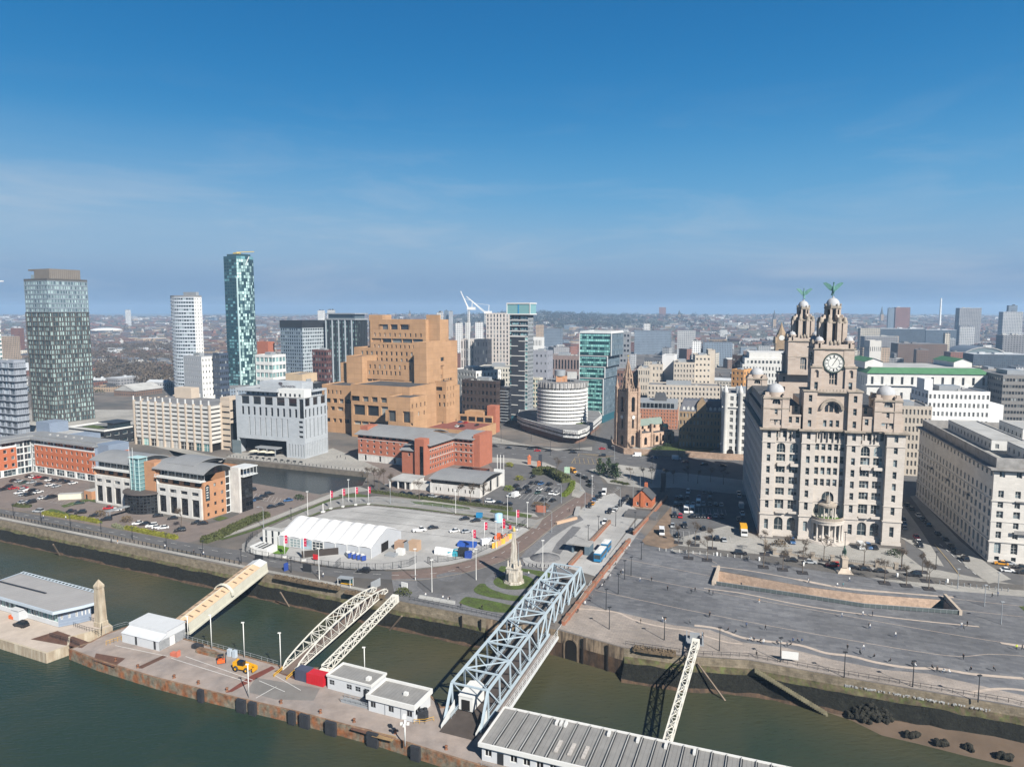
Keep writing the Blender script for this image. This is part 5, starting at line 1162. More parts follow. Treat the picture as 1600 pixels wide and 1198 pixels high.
 # glass apartment tower, far left
M_BRNGR=mat('brown_grey_mullion',(0.105,0.10,0.095),0.6,0.08);M_BGCL=mat('pale_blue_grey_panel',(0.22,0.27,0.31),0.5,0.06)
fr=frameR(88,662,GA,52,149);o,a,Wd,D,Yn=fr;H=ZA(438,Yn);G_APT=glass('apartment_glass',(.02,.06,.075),(.60,.80,.78),.6)
B=Bld('glass_apartment_tower','tall glass apartment tower with brown grid and flat brown crown far left','building',o,a);P=rect(0,0,Wd,D);zc=H*.78
B.ring(P,0,zc,M_BRNGR,[8,14,0,0],24,ww=.84,wh=.84,dep=.25,fm=M_BRNGR,gm=G_APT,nx=3,ny=1,t=.16);B.ring(P,zc,H,M_BGCL,[8,14,0,0],7,ww=.72,wh=.74,dep=.25,fm=M_BGCL,gm=G_APT,nx=3,ny=1,t=.16)
for f in range(3,25,3):z=zc*f/24;q=MB();q.prism(offset_poly(P,.25),z-.35,z+.25);q.build('floor_band',M_BRNGR,B.o)
for k in range(0,9,2):x=Wd*k/8;MB().box(x-.35,-.4,0,x+.35,.02,zc).build('vertical_fin',M_BRNGR,B.o)
for k in range(1,15,2):y=D*k/14;MB().box(Wd-.02,y-.35,0,Wd+.4,y+.35,zc).build('vertical_fin',M_BRNGR,B.o)
B.roof(P,H,M_ROOFG,par=1.6,pm=M_BRNGR);M_CROWN=mat('brown_cladding',(.23,.205,.18),.6,.08,.2,kind='ribs',u=1.6,v=1)
B.p('crown',M_CROWN).box(Wd*.30,3,H,Wd-1.5,D*.86,ZA(421,Yn+15));B.p('crown_canopy',M_CROWN).box(1.5,3,ZA(421,Yn+15)-1.2,Wd*.30,D*.86,ZA(421,Yn+15));B.p('crown_wing',G_BLUE).box(3,4,H,Wd*.30,D*.8,H+5)
B.done()
fr=frameR(30,690,GA,-95,48);G_SIL=glass('silver_glass',(.10,.12,.14),(.55,.62,.68),.55)
b=block('silver_apartment_block','silver-framed glass apartment block at left edge beside the glass tower','building',fr,566,mat('silver_frame',(.34,.37,.42),.45,.06),14,12,side=6,ww=.78,wh=.74,nx=3,ny=1,dep=.5,gm=G_SIL,fm=MATS['silver_frame'],t=.14,par=1.2)
for f in range(1,12):z=b.H*f/12;MB().prism(offset_poly(rect(0,0,b.W,b.D),.5),z-.3,z+.3).build('balcony_band',M_DKMET,b.o)
fr=frameR(1,668,GA,-40,12);block('striped_glass_tower','sliver of a teal and white striped tower at the very left edge','building',fr,470,M_WHITE,5,30,side=4,ww=.96,wh=.55,dep=.3,gm=G_TEAL,t=0,nx=1)
B=Bld('podium_block','dark low podium with green roof garden in front of the glass tower','building',W(108,690),R(GA));Hp=ZA(655,520)
B.wall((0,0),(38,0),0,Hp,M_DKMET,6,2,ww=.8,wh=.5,gm=G_BLACK);B.wall((38,0),(38,24),0,Hp,M_DKMET,4,2,ww=.6,wh=.4,gm=G_BLUE);B.wall((38,24),(0,24),0,Hp,M_DKMET);B.wall((0,24),(0,0),0,Hp,M_DKMET)
B.roof(rect(0,0,38,24),Hp,M_ROOFG,par=1,pm=M_WHITE);B.boxes('roof_garden',M_GRASS,[(6,6,Hp,24,14,Hp+.3)]);B.boxes('pavilion',G_BLUE,[(30,8,Hp,37,20,Hp+4.2)]);B.boxes('pavilion_roof',M_DKMET,[(22,7,Hp+4.2,38,21,Hp+4.6)]);B.done()
# slim teal tower with slanted corner line
fr=frameR(377,612,GA-2,357.5,403);o,a,Wd,D,Yn=fr;H=ZA(404,Yn)
B=Bld('teal_glass_tower','tallest slim teal glass tower with chequered panes and slanted crown line','building',o,a)
M_TFR=mat('dark_teal_frame',(.035,.075,.085),.4,.05);G_T2=glass('dark_teal_glass',(.02,.065,.085),(.22,.48,.52),.4,metal=.1);G_T3=glass('pale_teal_glass',(.03,.07,.08),(.66,.92,.88),.66,metal=.05)
cv=[(Wd+3.2*math.sin(math.pi*k/5),D*k/5)for k in range(6)]
B.wall((0,0),(Wd,0),6,H,M_TFR,5,40,ww=.9,wh=.7,dep=.15,gm=G_T2,t=0);
for k in range(5):B.wall(cv[k],cv[k+1],6,H,M_TFR,2,40,ww=.86,wh=.9,dep=.15,gm=G_T3,t=0)
B.wall((Wd,D),(0,D),6,H,M_TFR);B.wall((0,D),(0,0),6,H,M_TFR);PT=[(0,0)]+cv+[(0,D)]
B.roof(PT,H,M_ROOFG,par=3.0,pm=G_T2);B.p('corner_strip',mat('pale_teal_strip',(.50,.66,.66),.4,.05)).box(Wd-.6,-.5,6,Wd+.6,.6,H*.86)
q=B.p('slanted_line',M_STEELW);pts_=[(Wd*.9+(cv[3][0]-Wd*.9)*t_**.8,-.3+(D*.62)*t_,H*.86+(H*.16)*t_**1.5)for t_ in[k/8 for k in range(9)]]
for k in range(8):q.bar((pts_[k][0]+.6,pts_[k][1],pts_[k][2]),(pts_[k+1][0]+.8,pts_[k+1][1],pts_[k+1][2]),.7)
B.p('glass_crown',G_T3).box(2,3,H,Wd+1,D*.8,H+5.5);q=B.p('cleaning_crane',mat('gold_paint',(.55,.42,.14),.5,.05));q.box(Wd*.3,8,H+5.5,Wd*.6,14,H+7.5);q.bar((Wd*.4,11,H+8),(Wd+6,20,H+8.6),.8)
for k in range(4):MB().bar((Wd*k/3,.8,0),(Wd*k/3,.8,6.2),1.2).build('leg',M_GRMET,B.o)
B.done()
# white curved tower
fr=frameR(310,628,GA-2,275,322);o,a,Wd,D,Yn=fr;H=ZA(464,Yn);D=min(D,30)
B=Bld('white_curved_tower','white curved tower with banded windows and narrow white end wall','building',o,a);n=7
cv=[(Wd*k/n,-Wd*.22*math.sin(math.pi*(k/n)**.8))for k in range(n+1)];M_WT=mat('tower_white_panel',(.47,.52,.58),.5,.05)
for k in range(n):B.wall(cv[k],cv[k+1],9,H,M_WT,2,27,ww=.86,wh=.5,dep=.3,gm=G_BLUE,t=0)
B.wall((Wd,0),(Wd,D),9,H,M_WHITE,3,27,ww=.28,wh=.4,dep=.3,gm=G_DARK,t=0);B.wall((Wd,D),(0,D),9,H,M_WT);B.wall((0,D),(0,0),9,H,M_WT)
B.roof(cv+[(Wd,D),(0,D)],H,M_ROOFG,par=1.5);B.boxes('plant_room',M_GRMET,[(Wd*.4,4,H,Wd*.95,D*.8,H+5)])
for k in range(7):MB().bar((Wd*k/6,cv[k][1]+1.2,0),(Wd*k/6,cv[k][1]+1.2,9.2),1.2).build('leg',M_WHITE,B.o)
B.p('recessed_base',M_DKMET).box(2,4,0,Wd-1,D-1,9);B.done()
block('slab_hotel','white-ended slab hotel with rows of tiny windows below the white tower','building',frameR(318,640,GA-8,290,337),558,mat('grey_panel',(.38,.40,.43),.7,.05),9,9,side=4,mside=M_WHITE,ww=.3,wh=.4,dep=.3,gm=G_DARK,t=0)
block('navy_block','dark navy office block wedged between slab hotel and teal tower','building',frameR(346,640,GA-8,336,360),553,mat('navy_cladding',(.06,.08,.12),.5,.05),4,10,side=5,ww=.7,wh=.5,dep=.3,gm=G_DARK,t=0)
block('teal_band_office','small white-framed office with bright teal glass bands right of the teal tower','building',frameR(428,640,GA,402,449),556,M_WHITE,4,7,side=4,ww=.86,wh=.6,dep=.5,gm=G_TEAL,t=.1,nx=3)
block('brick_store','dark red windowless brick block behind the teal band office','building',frameR(421,606,GA,404,431),535,M_REDBR,0,0,plant=False)
block('low_dark_hall','dark wide low hall with tan roof box behind the grey hotel','building',frameR(492,650,GA,424,512),600,M_DKMET,8,3,side=8,ww=.8,wh=.4,gm=G_BLUE,t=0)
block('tan_roof_box','tan rendered box standing behind the dark low hall','building',frameR(474,648,GA,448,497),586,mat('tan_render',(.55,.42,.28),.8,.08),0,0,plant=False)
# twin offices
b=block('dark_grid_office','dark glass office with pale striped right side and black roof band','building',frameR(475,612,GA-4,441,512),512,mat('steel_blue_frame',(.20,.25,.31),.45,.05),10,18,side=14,mside=mat('pale_fin_panel',(.45,.50,.54),.5,.05),ww=.74,wh=.62,dep=.4,gm=G_BLUE,t=0)
MB().box(-.4,-.4,b.H,b.W+.4,b.D+.4,b.H+8).build('roof_band',M_DKMET,b.o)
b=block('dark_fin_office','green-black office with tall vertical fins left of the tan stepped building','building',frameR(557,612,GA-4,512,576),500,mat('green_black_panel',(.05,.065,.07),.45,.05),9,17,side=7,ww=.52,wh=.6,dep=.35,gm=glass('mint_glass',(.03,.06,.06),(.40,.58,.54),.6),t=0)
for k in range(10):MB().box(b.W*k/9-.7,-.7,6,b.W*k/9+.7,0,b.H).build('fin',M_DKMET if k%2 else MATS['pale_fin_panel'],b.o)
for k in range(1,8):MB().box(b.W,b.D*k/8-.5,6,b.W+1,b.D*k/8+.5,b.H).build('fin',M_DKMET,b.o)
q=MB();q.box(-.8,-.8,b.H,b.W+1,b.D+.5,b.H+1.6);q.box(2,2,b.H+1.6,b.W-2,b.D-2,b.H+6.4,1);q.box(-.4,-.4,b.H+6.4,b.W+.6,b.D+.4,b.H+7.6);q.build('roof_storey',[M_GRMET,G_BLUE],b.o)
block('red_frame_office','dark red framed office seen between the two dark glass offices','building',frameR(512,628,GA,490,520),548,mat('maroon_panel',(.13,.06,.055),.7,.1),5,9,side=3,ww=.7,wh=.55,gm=G_DARK,t=0)
# tan stepped office
M_TAN=mat('tan_precast_panel',(0.50,0.30,0.165),0.85,0.13,0.12,kind='panel',u=6.5,v=4.2,col2=(0.40,0.24,0.13))
SO=Vector((-142,541,0));SA=R(GA)
B=Bld('stepped_tan_office','huge stepped tan concrete office block like a ziggurat','building',SO,SA)
def sx(v,z,px):return EXT(B.gl((0,v,z)),SA,px)
G_SAND=glass('tan_building_glass',(.03,.035,.04),(.45,.48,.46),.35)
def sbox(v,pl,pr,py,depth,z0,rows=(),side=1,part='wall',roofm=None,sidepx=None,srow=()):
 """rows: (z below top, height, count, width, share0, share1)"""
 Yc=B.gl((0,v,0)).y;z=ZA(py,Yc-.4*abs((pl+pr)/2-512)*.25)
 for _ in range(3):
  x0=sx(v,z,pl);x1=sx(v,z,pr);z=ZA(py,B.gl(((x0+x1)/2,v,0)).y)
 if sidepx:depth=EXT(B.gl((x1,v,z)),SA+math.pi/2,sidepx)
 cuts=sorted(rows,key=lambda r:-r[0]);cur=z0
 for(zb,h,n,w,s0,s1)in cuts:
  lo=z-zb;
  if lo<cur:continue
  B.wall((x0,v),(x1,v),cur,lo,M_TAN,part=part)
  a0,a1=x0+(x1-x0)*s0,x0+(x1-x0)*s1
  if s0>0:B.wall((x0,v),(a0,v),lo,lo+h,M_TAN,part=part)
  if s1<1:B.wall((a1,v),(x1,v),lo,lo+h,M_TAN,part=part)
  B.wall((a0,v),(a1,v),lo,lo+h,M_TAN,n,1,ww=w,wh=h*.96,base=.02,dep=1.2 if w>3 else .6,fm=M_TAN,gm=G_SAND,t=0,part=part)
  cur=lo+h
 B.wall((x0,v),(x1,v),cur,z,M_TAN,part=part)
 scut=sorted(srow,key=lambda r:-r[0]);cur=z0
 for(zb,h,n,w)in scut:
  lo=z-zb;B.wall((x1,v),(x1,v+depth),cur,lo,M_TAN,part=part);B.wall((x1,v),(x1,v+depth),lo,lo+h,M_TAN,n,1,ww=w,wh=h*.96,base=.02,dep=.6,gm=G_SAND,fm=M_TAN,t=0,part=part);cur=lo+h
 B.wall((x1,v),(x1,v+depth),cur,z,M_TAN,part=part)
 B.wall((x1,v+depth),(x0,v+depth),z0,z,M_TAN,part=part);B.wall((x0,v+depth),(x0,v),z0,z,M_TAN,part=part)
 B.roof([(x0,v),(x1,v),(x1,v+depth),(x0,v+depth)],z,roofm or M_ROOFD,par=.8,pm=M_TAN);return x0,x1,z
sl=3.0
sbox(40,578,665,501,34,0,[(7,4.2,3,11.5,.18,.70),(12.6,2.9,10,1.5,.04,.96),(17.3,3.3,5,9.6,.02,.95),(21.8,2.8,11,1.4,.04,.9)])
sbox(41,576.5,597.5,493.5,12,0);sbox(44,666,687,493.5,26,0,[],sidepx=688.5)
sbox(26,553,647,545,20,0,[(4.9,3,11,1.9,.1,1),(9.9,3,11,1.9,.1,1)])
sbox(14,565,646,566,18,0,[(5,3.2,10,1.6,.02,.98),(9.6,3.2,9,1.6,.02,.78),(17.3,4.4,4,9.8,.0,.82)])
sbox(8,541,565.5,557.5,26,0);sbox(12,532,541.5,568,20,0)
sbox(9,646.5,666,536.5,44,0,srow=[(14,3,1,5),(20,3,1,5),(27,3,1,5)])
sbox(-22,548,640,604,34,0,[(11.2,3.8,5,10.5,.02,.8),(21,7.6,4,10,.02,.98),(28,2.8,5,6.5,.04,.7)],roofm=M_ROOFD)
sbox(-14,503,549,603,34,0,[(6,3,4,1.6,.15,.7),(12.6,3.4,4,8,.1,.98),(18.2,3,3,9,.0,.7),(27,3,4,8,.1,.9)])
sbox(-38,606,641,622,26,0,[(16,7.8,2,14,.03,.97)],sidepx=667,srow=[(6.6,3,4,1.6),(12.5,3,3,1.6)])
sbox(30,672,692,573,18,0,[(6,2.9,2,1.6,.1,.6),(11.9,3,1,10,0,.9)],sidepx=706,srow=[(11.9,3,4,4.2)])
sbox(20,666,697,597,20,0,[(6.2,3,1,12,0,.9),(11.8,3,4,1.6,.1,1),(17.8,3,4,1.6,.1,1)],sidepx=711,srow=[(6.2,3,3,1.2),(11.8,3,3,1.2),(17.8,3,3,1.2)])
sbox(34,695,707,604,20,0,[],sidepx=718)
B.done()
B=Bld('deck_car_park','tan deck building with red paved roof car park below the stepped tan office','building',W(662,669,7).xy.to_3d(),SA);dz=7.0
Wd=38;D=38
B.wall((0,0),(Wd,0),0,dz,M_TAN,8,1,ww=.7,wh=.5,dep=.8,gm=G_BLACK,t=0);B.wall((Wd,0),(Wd,D),0,dz,M_TAN);B.wall((Wd,D),(0,D),0,dz,M_TAN);B.wall((0,D),(0,0),0,dz,M_TAN)
B.roof(rect(0,0,Wd,D),dz,mat('red_paving',(.22,.075,.06),.9,.12,.3),par=1.0,pm=M_TAN)
q=B.p('portico_wall',M_TAN);q.box(6,D,0,Wd-4,D+3,dz+5.5)
q=B.p('portico_opening',M_VOID)
for k in range(4):q.box(8+k*7,D-.1,dz+.4,13.5+k*7,D+.2,dz+4.4)
B.boxes('brick_tower',M_REDBR,[(Wd-9,D+3,0,Wd-2,D+10,dz+13)]);B.boxes('tan_wing',M_TAN,[(Wd-28,D+3,0,Wd-12,D+12,dz+8)]);B.done()
DECK=(B.o.location.copy(),SA,dz)
block('dark_brick_warehouse','dark brick warehouse with square chimney right of the tan office','building',frameR(776,655,GA,722,789),597,mat('dark_brick',(.06,.042,.037),.9,.15),9,5,side=6,ww=.5,wh=.5,gm=G_BLACK,t=0,roofm=M_ROOFD)
# red brick hotel and pool hall
B=Bld('red_brick_hotel','red brick hotel with grey curved roofs and white base beside the dock','building',Vector((-47.2,381.2,0)),R(GA))
HB=15.8;kw=dict(dep=.3,fm=M_WHITE,gm=G_DARK,t=.10,nx=1)
def hot(p0,p1,n,z0=0,base=True):
 if base:B.wall(p0,p1,0,4.2,M_LSTONE,n//2,1,ww=1.6,wh=3.2,base=.3,dep=.4,gm=G_BLACK,fm=M_DKMET,wname='ground_window')
 for r in range(3 if base else 4):
  z=(4.2 if base else 1.0)+r*(HB-2.4-(4.2 if base else 1.0))/(3 if base else 4);h=(HB-2.4-(4.2 if base else 1.0))/(3 if base else 4)
  B.wall(p0,p1,z,z+h,M_REDBR,n,1,ww=1.5,wh=1.7,base=.8,**kw)
 if not base:B.wall(p0,p1,0,1.0,M_REDBR)
 B.wall(p0,p1,HB-2.4,HB,M_REDBR,n,1,ww=.62,wh=1.6,base=.5,dep=1.0,fm=M_DKMET,gm=G_BLACK,t=.06,wname='attic_window')
 x0,y0=p0;x1,y1=p1;L_=math.hypot(x1-x0,y1-y0);dx,dy=(x1-x0)/L_,(y1-y0)/L_
 for z in((4.2,HB-2.5)if base else(HB-2.5,8.3)):
  q=MB();q.bar((x0+dy*.08,y0-dx*.08,z),(x1+dy*.08,y1-dx*.08,z),.2,.25);q.build('string_course',M_LSTONE,B.o)
hot((-58,15.6),(-15.5,15.6),9);hot((0,4),(0,30),10,base=False);hot((0,30),(13,30),4,base=False)
B.wall((13,30),(13,46),0,HB+2,M_REDBR);B.p('end_fin',M_REDBR).box(13,30.5,0,17,46,HB+3)
B.wall((-15.5,15.6),(-15.5,0),0,13,M_REDBR);B.wall((-15.5,0),(-6,0),0,13,M_REDBR,1,1,ww=1.5,wh=1.7,base=9.8,**kw);B.p('stair_tower',M_REDBR).box(-6,-1.5,0,0,4,HB+4.2);B.p('stair_glazing',G_BLACK).box(-5.0+2.6,-1.75,0,-.4,-1.45,HB+.4)
B.wall((-58,46),(-58,15.6),0,HB,M_REDBR);B.p('end_chimney',M_REDBR).box(-59.5,20,0,-54,30,HB+4.4)
B.p('floor_cap',M_ROOFG).prism([(-58,15.7),(-15,15.7),(-15,.2),(-.2,4.1),(-.2,30.1),(12.8,30.1),(12.8,45),(-58,45)],HB-.3,HB)
def slope_roof(P0,P1,dvec,z,rise,over=1.2,n=6,part='curved_roof'):
 """a roof rising from eave P0-P1 along dvec"""
 q=MB();(x0,y0),(x1,y1)=P0,P1;dx,dy=dvec
 rows_=[]
 for k in range(n+1):
  t_=k/n;zz=z+rise*math.sin(t_*math.pi/2);rows_.append([(x0+dx*t_,y0+dy*t_,zz),(x1+dx*t_,y1+dy*t_,zz)])
 q.grid(rows_);q.grid([[(a_,b_,c_-.4)for a_,b_,c_ in r]for r in rows_][::-1]);q.grid([[(a_,b_,c_-.4)for a_,b_,c_ in rows_[0]],rows_[0]])
 q.grid([[r[0]for r in rows_],[(r[0][0],r[0][1],r[0][2]-.4)for r in rows_]]);q.grid([[(r[1][0],r[1][1],r[1][2]-.4)for r in rows_],[r[1]for r in rows_]])
 q.build(part,M_ZINC,B.o)
slope_roof((-59.5,14.2),(-13.5,14.2),(0,18),HB+.5,3.4);slope_roof((-13.5,32),(-59.5,32),(0,0.5),HB+3.8,.05)
slope_roof((-59.5,46),(-13,46),(0,-14),HB+.5,3.3)
slope_roof((1.6,2),(1.6,29),(-17,0),HB+.4,3.0);slope_roof((0,28.6),(14,28.6),(0,17),HB+.4,2.6);slope_roof((-16.5,-.8),(-6,-.8),(0,14),13.2,2.8)
B.done()
fr=frameR(750,778,-22,672,786);o,a,Wd,D,Yn=fr
B=Bld('pool_hall','low white stone hall with grey vaulted roof in front of the red brick hotel','building',o,a);D=min(D,26)
B.wall((0,0),(Wd,0),0,5.2,M_LSTONE,12,1,ww=.3,wh=1.7,base=1.6,dep=.3,fm=M_DKMET,gm=G_BLACK,t=.05,skip=lambda i,j:i%4==3 or i in(0,));B.wall((0,1.2),(Wd,1.2),5.2,7.0,M_DKMET,10,1,ww=.95,wh=.9,dep=.1,gm=G_BLACK,t=0,wname='clerestory_window',part='clerestory')
B.wall((Wd,0),(Wd,D),0,6.4,M_LSTONE,3,1,ww=2.8,wh=5.6,base=.2,dep=.3,fm=M_DKMET,gm=G_BLACK,wname='tall_window');B.wall((Wd,D),(0,D),0,6,M_LSTONE);B.wall((0,D),(0,0),0,5.2,M_LSTONE)
vault(-1,Wd+.8,.4,D,6.8,2.2);B.p('white_fin_wall',M_WHITE).box(Wd-4,D,0,Wd+1.5,D+1,8.5);
for k in range(3):MB().bar((Wd-2.5+k*1.8,D+1,0),(Wd-2.5+k*1.8,D+1,16),.25,n=6).build('mast',M_WHITE,B.o)
B.boxes('link_wall',M_LSTONE,[(-13,3,0,-.1,6,4.2)]);B.boxes('glass_link',G_BLACK,[(2,D,0,18,D+6,7)])
B.done()
B=Bld('entrance_pavilion','white flat-roofed entrance pavilion with columns left of the pool hall','building',W(640,765),R(-22));B.boxes('wall',M_LSTONE,[(0,0,0,1,13,4.0),(0,12,0,-12,13,4)]);B.boxes('roof',M_ROOFL,[(-12,-.6,4.0,1.4,13.5,4.5)])
for x in(-11.4,-6.6,-2.4):MB().box(x-.3,-.3,0,x+.3,.3,4).build('column',M_LSTONE,B.o)
B.boxes('glazing',G_BLACK,[(-5,.6,0,-.2,.8,3.6)]);B.done()
# towers and city blocks, centre and right
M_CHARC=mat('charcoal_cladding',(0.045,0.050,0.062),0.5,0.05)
M_TEALF=mat('blue_teal_plinth',(0.03,0.12,0.16),0.5,0.05)
fr=frameR(824.5,659,GA,796.5,833);o,a,Wd,D,Yn=fr;H=ZA(492,Yn);HT=ZA(473,Yn)
B=Bld('charcoal_apartment_tower','tall charcoal apartment tower with white lines and glass box on top','building',o,a)
sx_=Wd*.84
B.wall((0,0),(Wd*.10,0),4,H,M_CHARC,1,26,ww=.8,wh=.7,dep=.2,gm=G_TEAL,t=0);B.wall((Wd*.1,0),(sx_,0),4,H*.80,M_CHARC);B.wall((sx_,0),(Wd,0),4,H*.80,M_STEELW,1,22,ww=.86,wh=.8,dep=.2,gm=G_TEAL,t=0)
B.wall((Wd*.1,0),(Wd,0),H*.80,H,M_CHARC,2,4,ww=.9,wh=.55,dep=.9,gm=G_TEAL,fm=M_STEELW,t=.2,nx=3,wname='loggia')
for f in range(17):
 z=5+f*(H*.80-5)/16;w_=MB()
 if f%2==0:w_.box(0,-.35,z,sx_ if f%4==0 else Wd*.45,0,z+.55)
 else:w_.box(Wd*.5,-.35,z,Wd,0,z+.5)
 w_.build('white_band',M_WHITE,B.o)
for f in range(5):z=H*.80+f*H*.05;MB().box(0,-.4,z-.35,Wd,.1,z+.35).build('white_band',M_WHITE,B.o)
B.wall((Wd,0),(Wd,D),4,H,M_GRMET,5,26,ww=.7,wh=.6,dep=.4,gm=G_BLUE,t=0);B.wall((Wd,D),(0,D),0,H,M_CHARC);B.wall((0,D),(0,0),0,H,M_CHARC);B.p('plinth',M_TEALF).box(-.2,-.3,0,Wd+.3,D,4);B.roof(rect(0,0,Wd,D),H,M_ROOFG,par=0)
q=MB();q.box(-2.2,-1.5,H+.2,Wd+2.6,D+1,H+1.0);q.box(-2.2,-1.5,HT-.9,Wd+2.6,D+1,HT)
for x in(-2.2,Wd+2.1):q.box(x,-1.5,H+1,x+.5,-1,HT-.9)
q.build('top_frame',M_WHITE,B.o);MB().box(-1.7,-1.0,H+1,Wd+2.1,D+.6,HT-.9).build('top_glass',G_TEAL,B.o);MB().box(Wd*.48,-1.2,H+1,Wd*.54,-1.0,HT-.9).build('blue_strip',mat('bright_blue',(.03,.25,.5),.4,.03),B.o)
B.done()
fr=frameR(797,662,GA,783,799);b=block('low_grey_wing','lower dark wing with grey balconies at the foot of the charcoal tower','building',fr,606,M_CHARC,2,12,side=2,ww=.8,wh=.55,dep=.4,gm=G_DARK,t=0,roofm=M_ROOFD)
for f in range(1,12):MB().box(-.5,-.9,b.H*f/12-.6,b.W*.8,0,b.H*f/12).build('balcony',M_GRMET,b.o)
fr=frameR(843,655,GA,829,848);b=block('green_balcony_flats','pale flats with greenish glass balconies between charcoal tower and round hotel','building',fr,592,M_CREAM,2,9,side=2,ww=.8,wh=.6,dep=.5,gm=G_TEAL,t=0)
fr=frameR(941.5,661,GA,905,961);o,a,Wd,D,Yn=fr
B=Bld('teal_stepped_office','bright teal glass office of stacked boxes with white frames','building',o,a)
zs_=[0,6,ZA(591,Yn),ZA(573,Yn),ZA(556,Yn),ZA(520,Yn)];G_MINT=glass('mint_office_glass',(.02,.075,.085),(.30,.62,.56),.35,metal=.05);G_SPAN=glass('mint_spandrel',(.24,.56,.52),(.40,.80,.72),.5,metal=.05)
B.p('plinth',M_TEALF).box(0,0,0,Wd,D,6)
xr=[0,0,0,1.2,3.2,6.2]
for i in range(1,5):
 z0,z1=zs_[i],zs_[i+1];w_=Wd+xr[i+1 if i<5 else 4]-(0 if i>1 else 0);n=max(2,int((z1-z0)/3.7))*2
 for r in range(n):
  za,zb2=z0+.5+(z1-z0-1)*r/n,z0+.5+(z1-z0-1)*(r+1)/n
  B.wall((0,0),(w_,0),za,zb2,M_TFR,14,1,ww=.96,wh=.88,dep=.12,gm=G_SPAN if r%2 else G_MINT,t=0)
 q=MB();q.box(-.4,-.6,z1-.5,w_+.5,D,z1);q.box(-.4,-.6,z0+.1,0,.3,z1-.5);q.box(w_,-.6,z0+.1,w_+.5,.3,z1-.5);q.build('white_frame',M_STEELW,B.o)
 B.wall((w_,.3),(w_,D),z0,z1,mat('slate_blue_panel',(.12,.17,.21),.5,.06),9,n//2,ww=.42,wh=.66,dep=.3,gm=G_SIL,t=0)
B.wall((0,D),(0,0),6,zs_[-1],M_CHARC);B.wall((Wd,D),(0,D),6,zs_[-1],M_CHARC);B.roof(rect(0,0,Wd+6,D),zs_[-1],M_ROOFG,par=1.2,pm=M_STEELW);B.done()
p=W(881,684);B=Bld('curved_hotel','white-banded curved hotel tower with pointed prow on a white podium','building',p,R(0));Yn=p.y
hw=EXT(p,0,922);zb=ZA(668,Yn);zt_=ZA(606,Yn+6);n=12;nf=11
def vesica(s_,back=1.0):
 pr=[]
 for k in range(13):t_=k/12;pr.append((hw*s_*math.sin(math.pi*.56*t_)/1.0,hw*1.5*s_*(1-math.cos(math.pi*.56*t_))*.62))
 right=pr;left=[(-x,y)for x,y in pr[1:]]
 return left[::-1]+right+[(hw*s_*.3,hw*2.1),(-hw*s_*.3,hw*2.1)]
V=vesica(1.0);V2=[(x*.95,y+.9)for x,y in V];fh=(zt_-zb)/nf
for f in range(nf):
 z=zb+f*fh
 q=MB();q.prism(V,z-.15,z+fh*.5);q.build('parapet_band',mat('bright_white_precast',(.78,.78,.76),.6,.05),B.o)
for k in range(len(V2)):
 p0,p1=V2[k],V2[(k+1)%len(V2)];B.wall(p0,p1,zb,zt_,M_LSTONE,2 if k<24 else 0,nf,ww=.8,wh=.5,base=.85,dep=.3,gm=G_DARK,t=0)
M_MERT=mat('stained_white_top',(.50,.49,.48),.8,.25,.6,kind='stain',u=1.2,v=.6,col2=(.25,.24,.23))
q=B.p('top_storey',M_MERT);q.prism([(x*.97,y+.4)for x,y in V],zt_,zt_+3.6)
for k in range(1,25):
 x,y=V[k-1];MB().bar((x,y,zt_),(x*1.0,y,zt_+4.2),.35).build('top_fin',M_MERT,B.o)
B.p('roof_deck',M_ROOFG).prism([(x*.93,y+1)for x,y in V],zt_+3.6,zt_+3.75);B.boxes('lift_room',M_SOFTBR,[(-5,12,zt_+3.7,3,18,zt_+8)]);B.p('tank',M_GRMET).lathe([(4,0),(4,4)],(-2,15,zt_+8),16);B.boxes('tank_room',M_ROOFL,[(3,12,zt_+6,10,20,zt_+10.5)])
for k in range(7):MB().bar((-12+3.5*k,8+2*(k%3),zt_+3.7),(-12+3.5*k,8+2*(k%3),zt_+7+k%3),.15).build('aerial',M_GRMET,B.o)
def pw(px,py,z=0):q_=W(px,py,z)-p;return(q_.x,q_.y)
zp=9.5
pod=[pw(808,668),pw(816,673),pw(850,684),pw(880,693),pw(903,695),pw(917,690),pw(925,682),pw(940,668),pw(930,650),pw(815,650)]
zp1,zp0=ZA(668,Yn-8)if ZA(668,Yn-8)>6 else 9.5,4.4
PT=mat('stained_white_podium',(.78,.78,.76),.7,.12,.6,kind='stain',u=.8,v=2,col2=(.50,.50,.49))
q=B.p('podium_band',PT);q.prism(pod,zp0,zp0+1.6);
for k in range(7):B.wall(pod[k],pod[k+1],zp0+1.6,zp0+2.7,M_DKMET,8,1,ww=.8,wh=.8,dep=.2,fm=M_WHITE,gm=G_DARK,t=0,part='podium_wall')
q=B.p('podium_band',PT);q.prism([(x*1.005,y-.2)for x,y in pod],zp0+2.7,zp0+5.2)
B.p('podium_base',mat('brown_brick_base',(.20,.12,.09),.9,.1)).prism([(x*.93,y*.9+3)for x,y in pod],0,zp0)
B.p('podium_roof',M_ROOFG).prism([(x*.985,y+.6)for x,y in pod],zp0+5.2,zp0+5.26);B.p('tower_neck',M_DKMET).prism([(x*.86,y+3)for x,y in V],zp0+5,zb)
d=Vector(pod[4])-Vector(pod[3]);B.p('roof_terrace',M_GRASS).box(6,2,zp0+5.2,16,6,zp0+6.0)
mid=(Vector(pod[4])*.6+Vector(pod[3])*.4);text('sign_lettering','Mercure',3.0,MATS['sign_grey'],B.o,(mid.x-2,mid.y-.45,zp0+3.0),(R(90),0,math.atan2(d.y,d.x)))
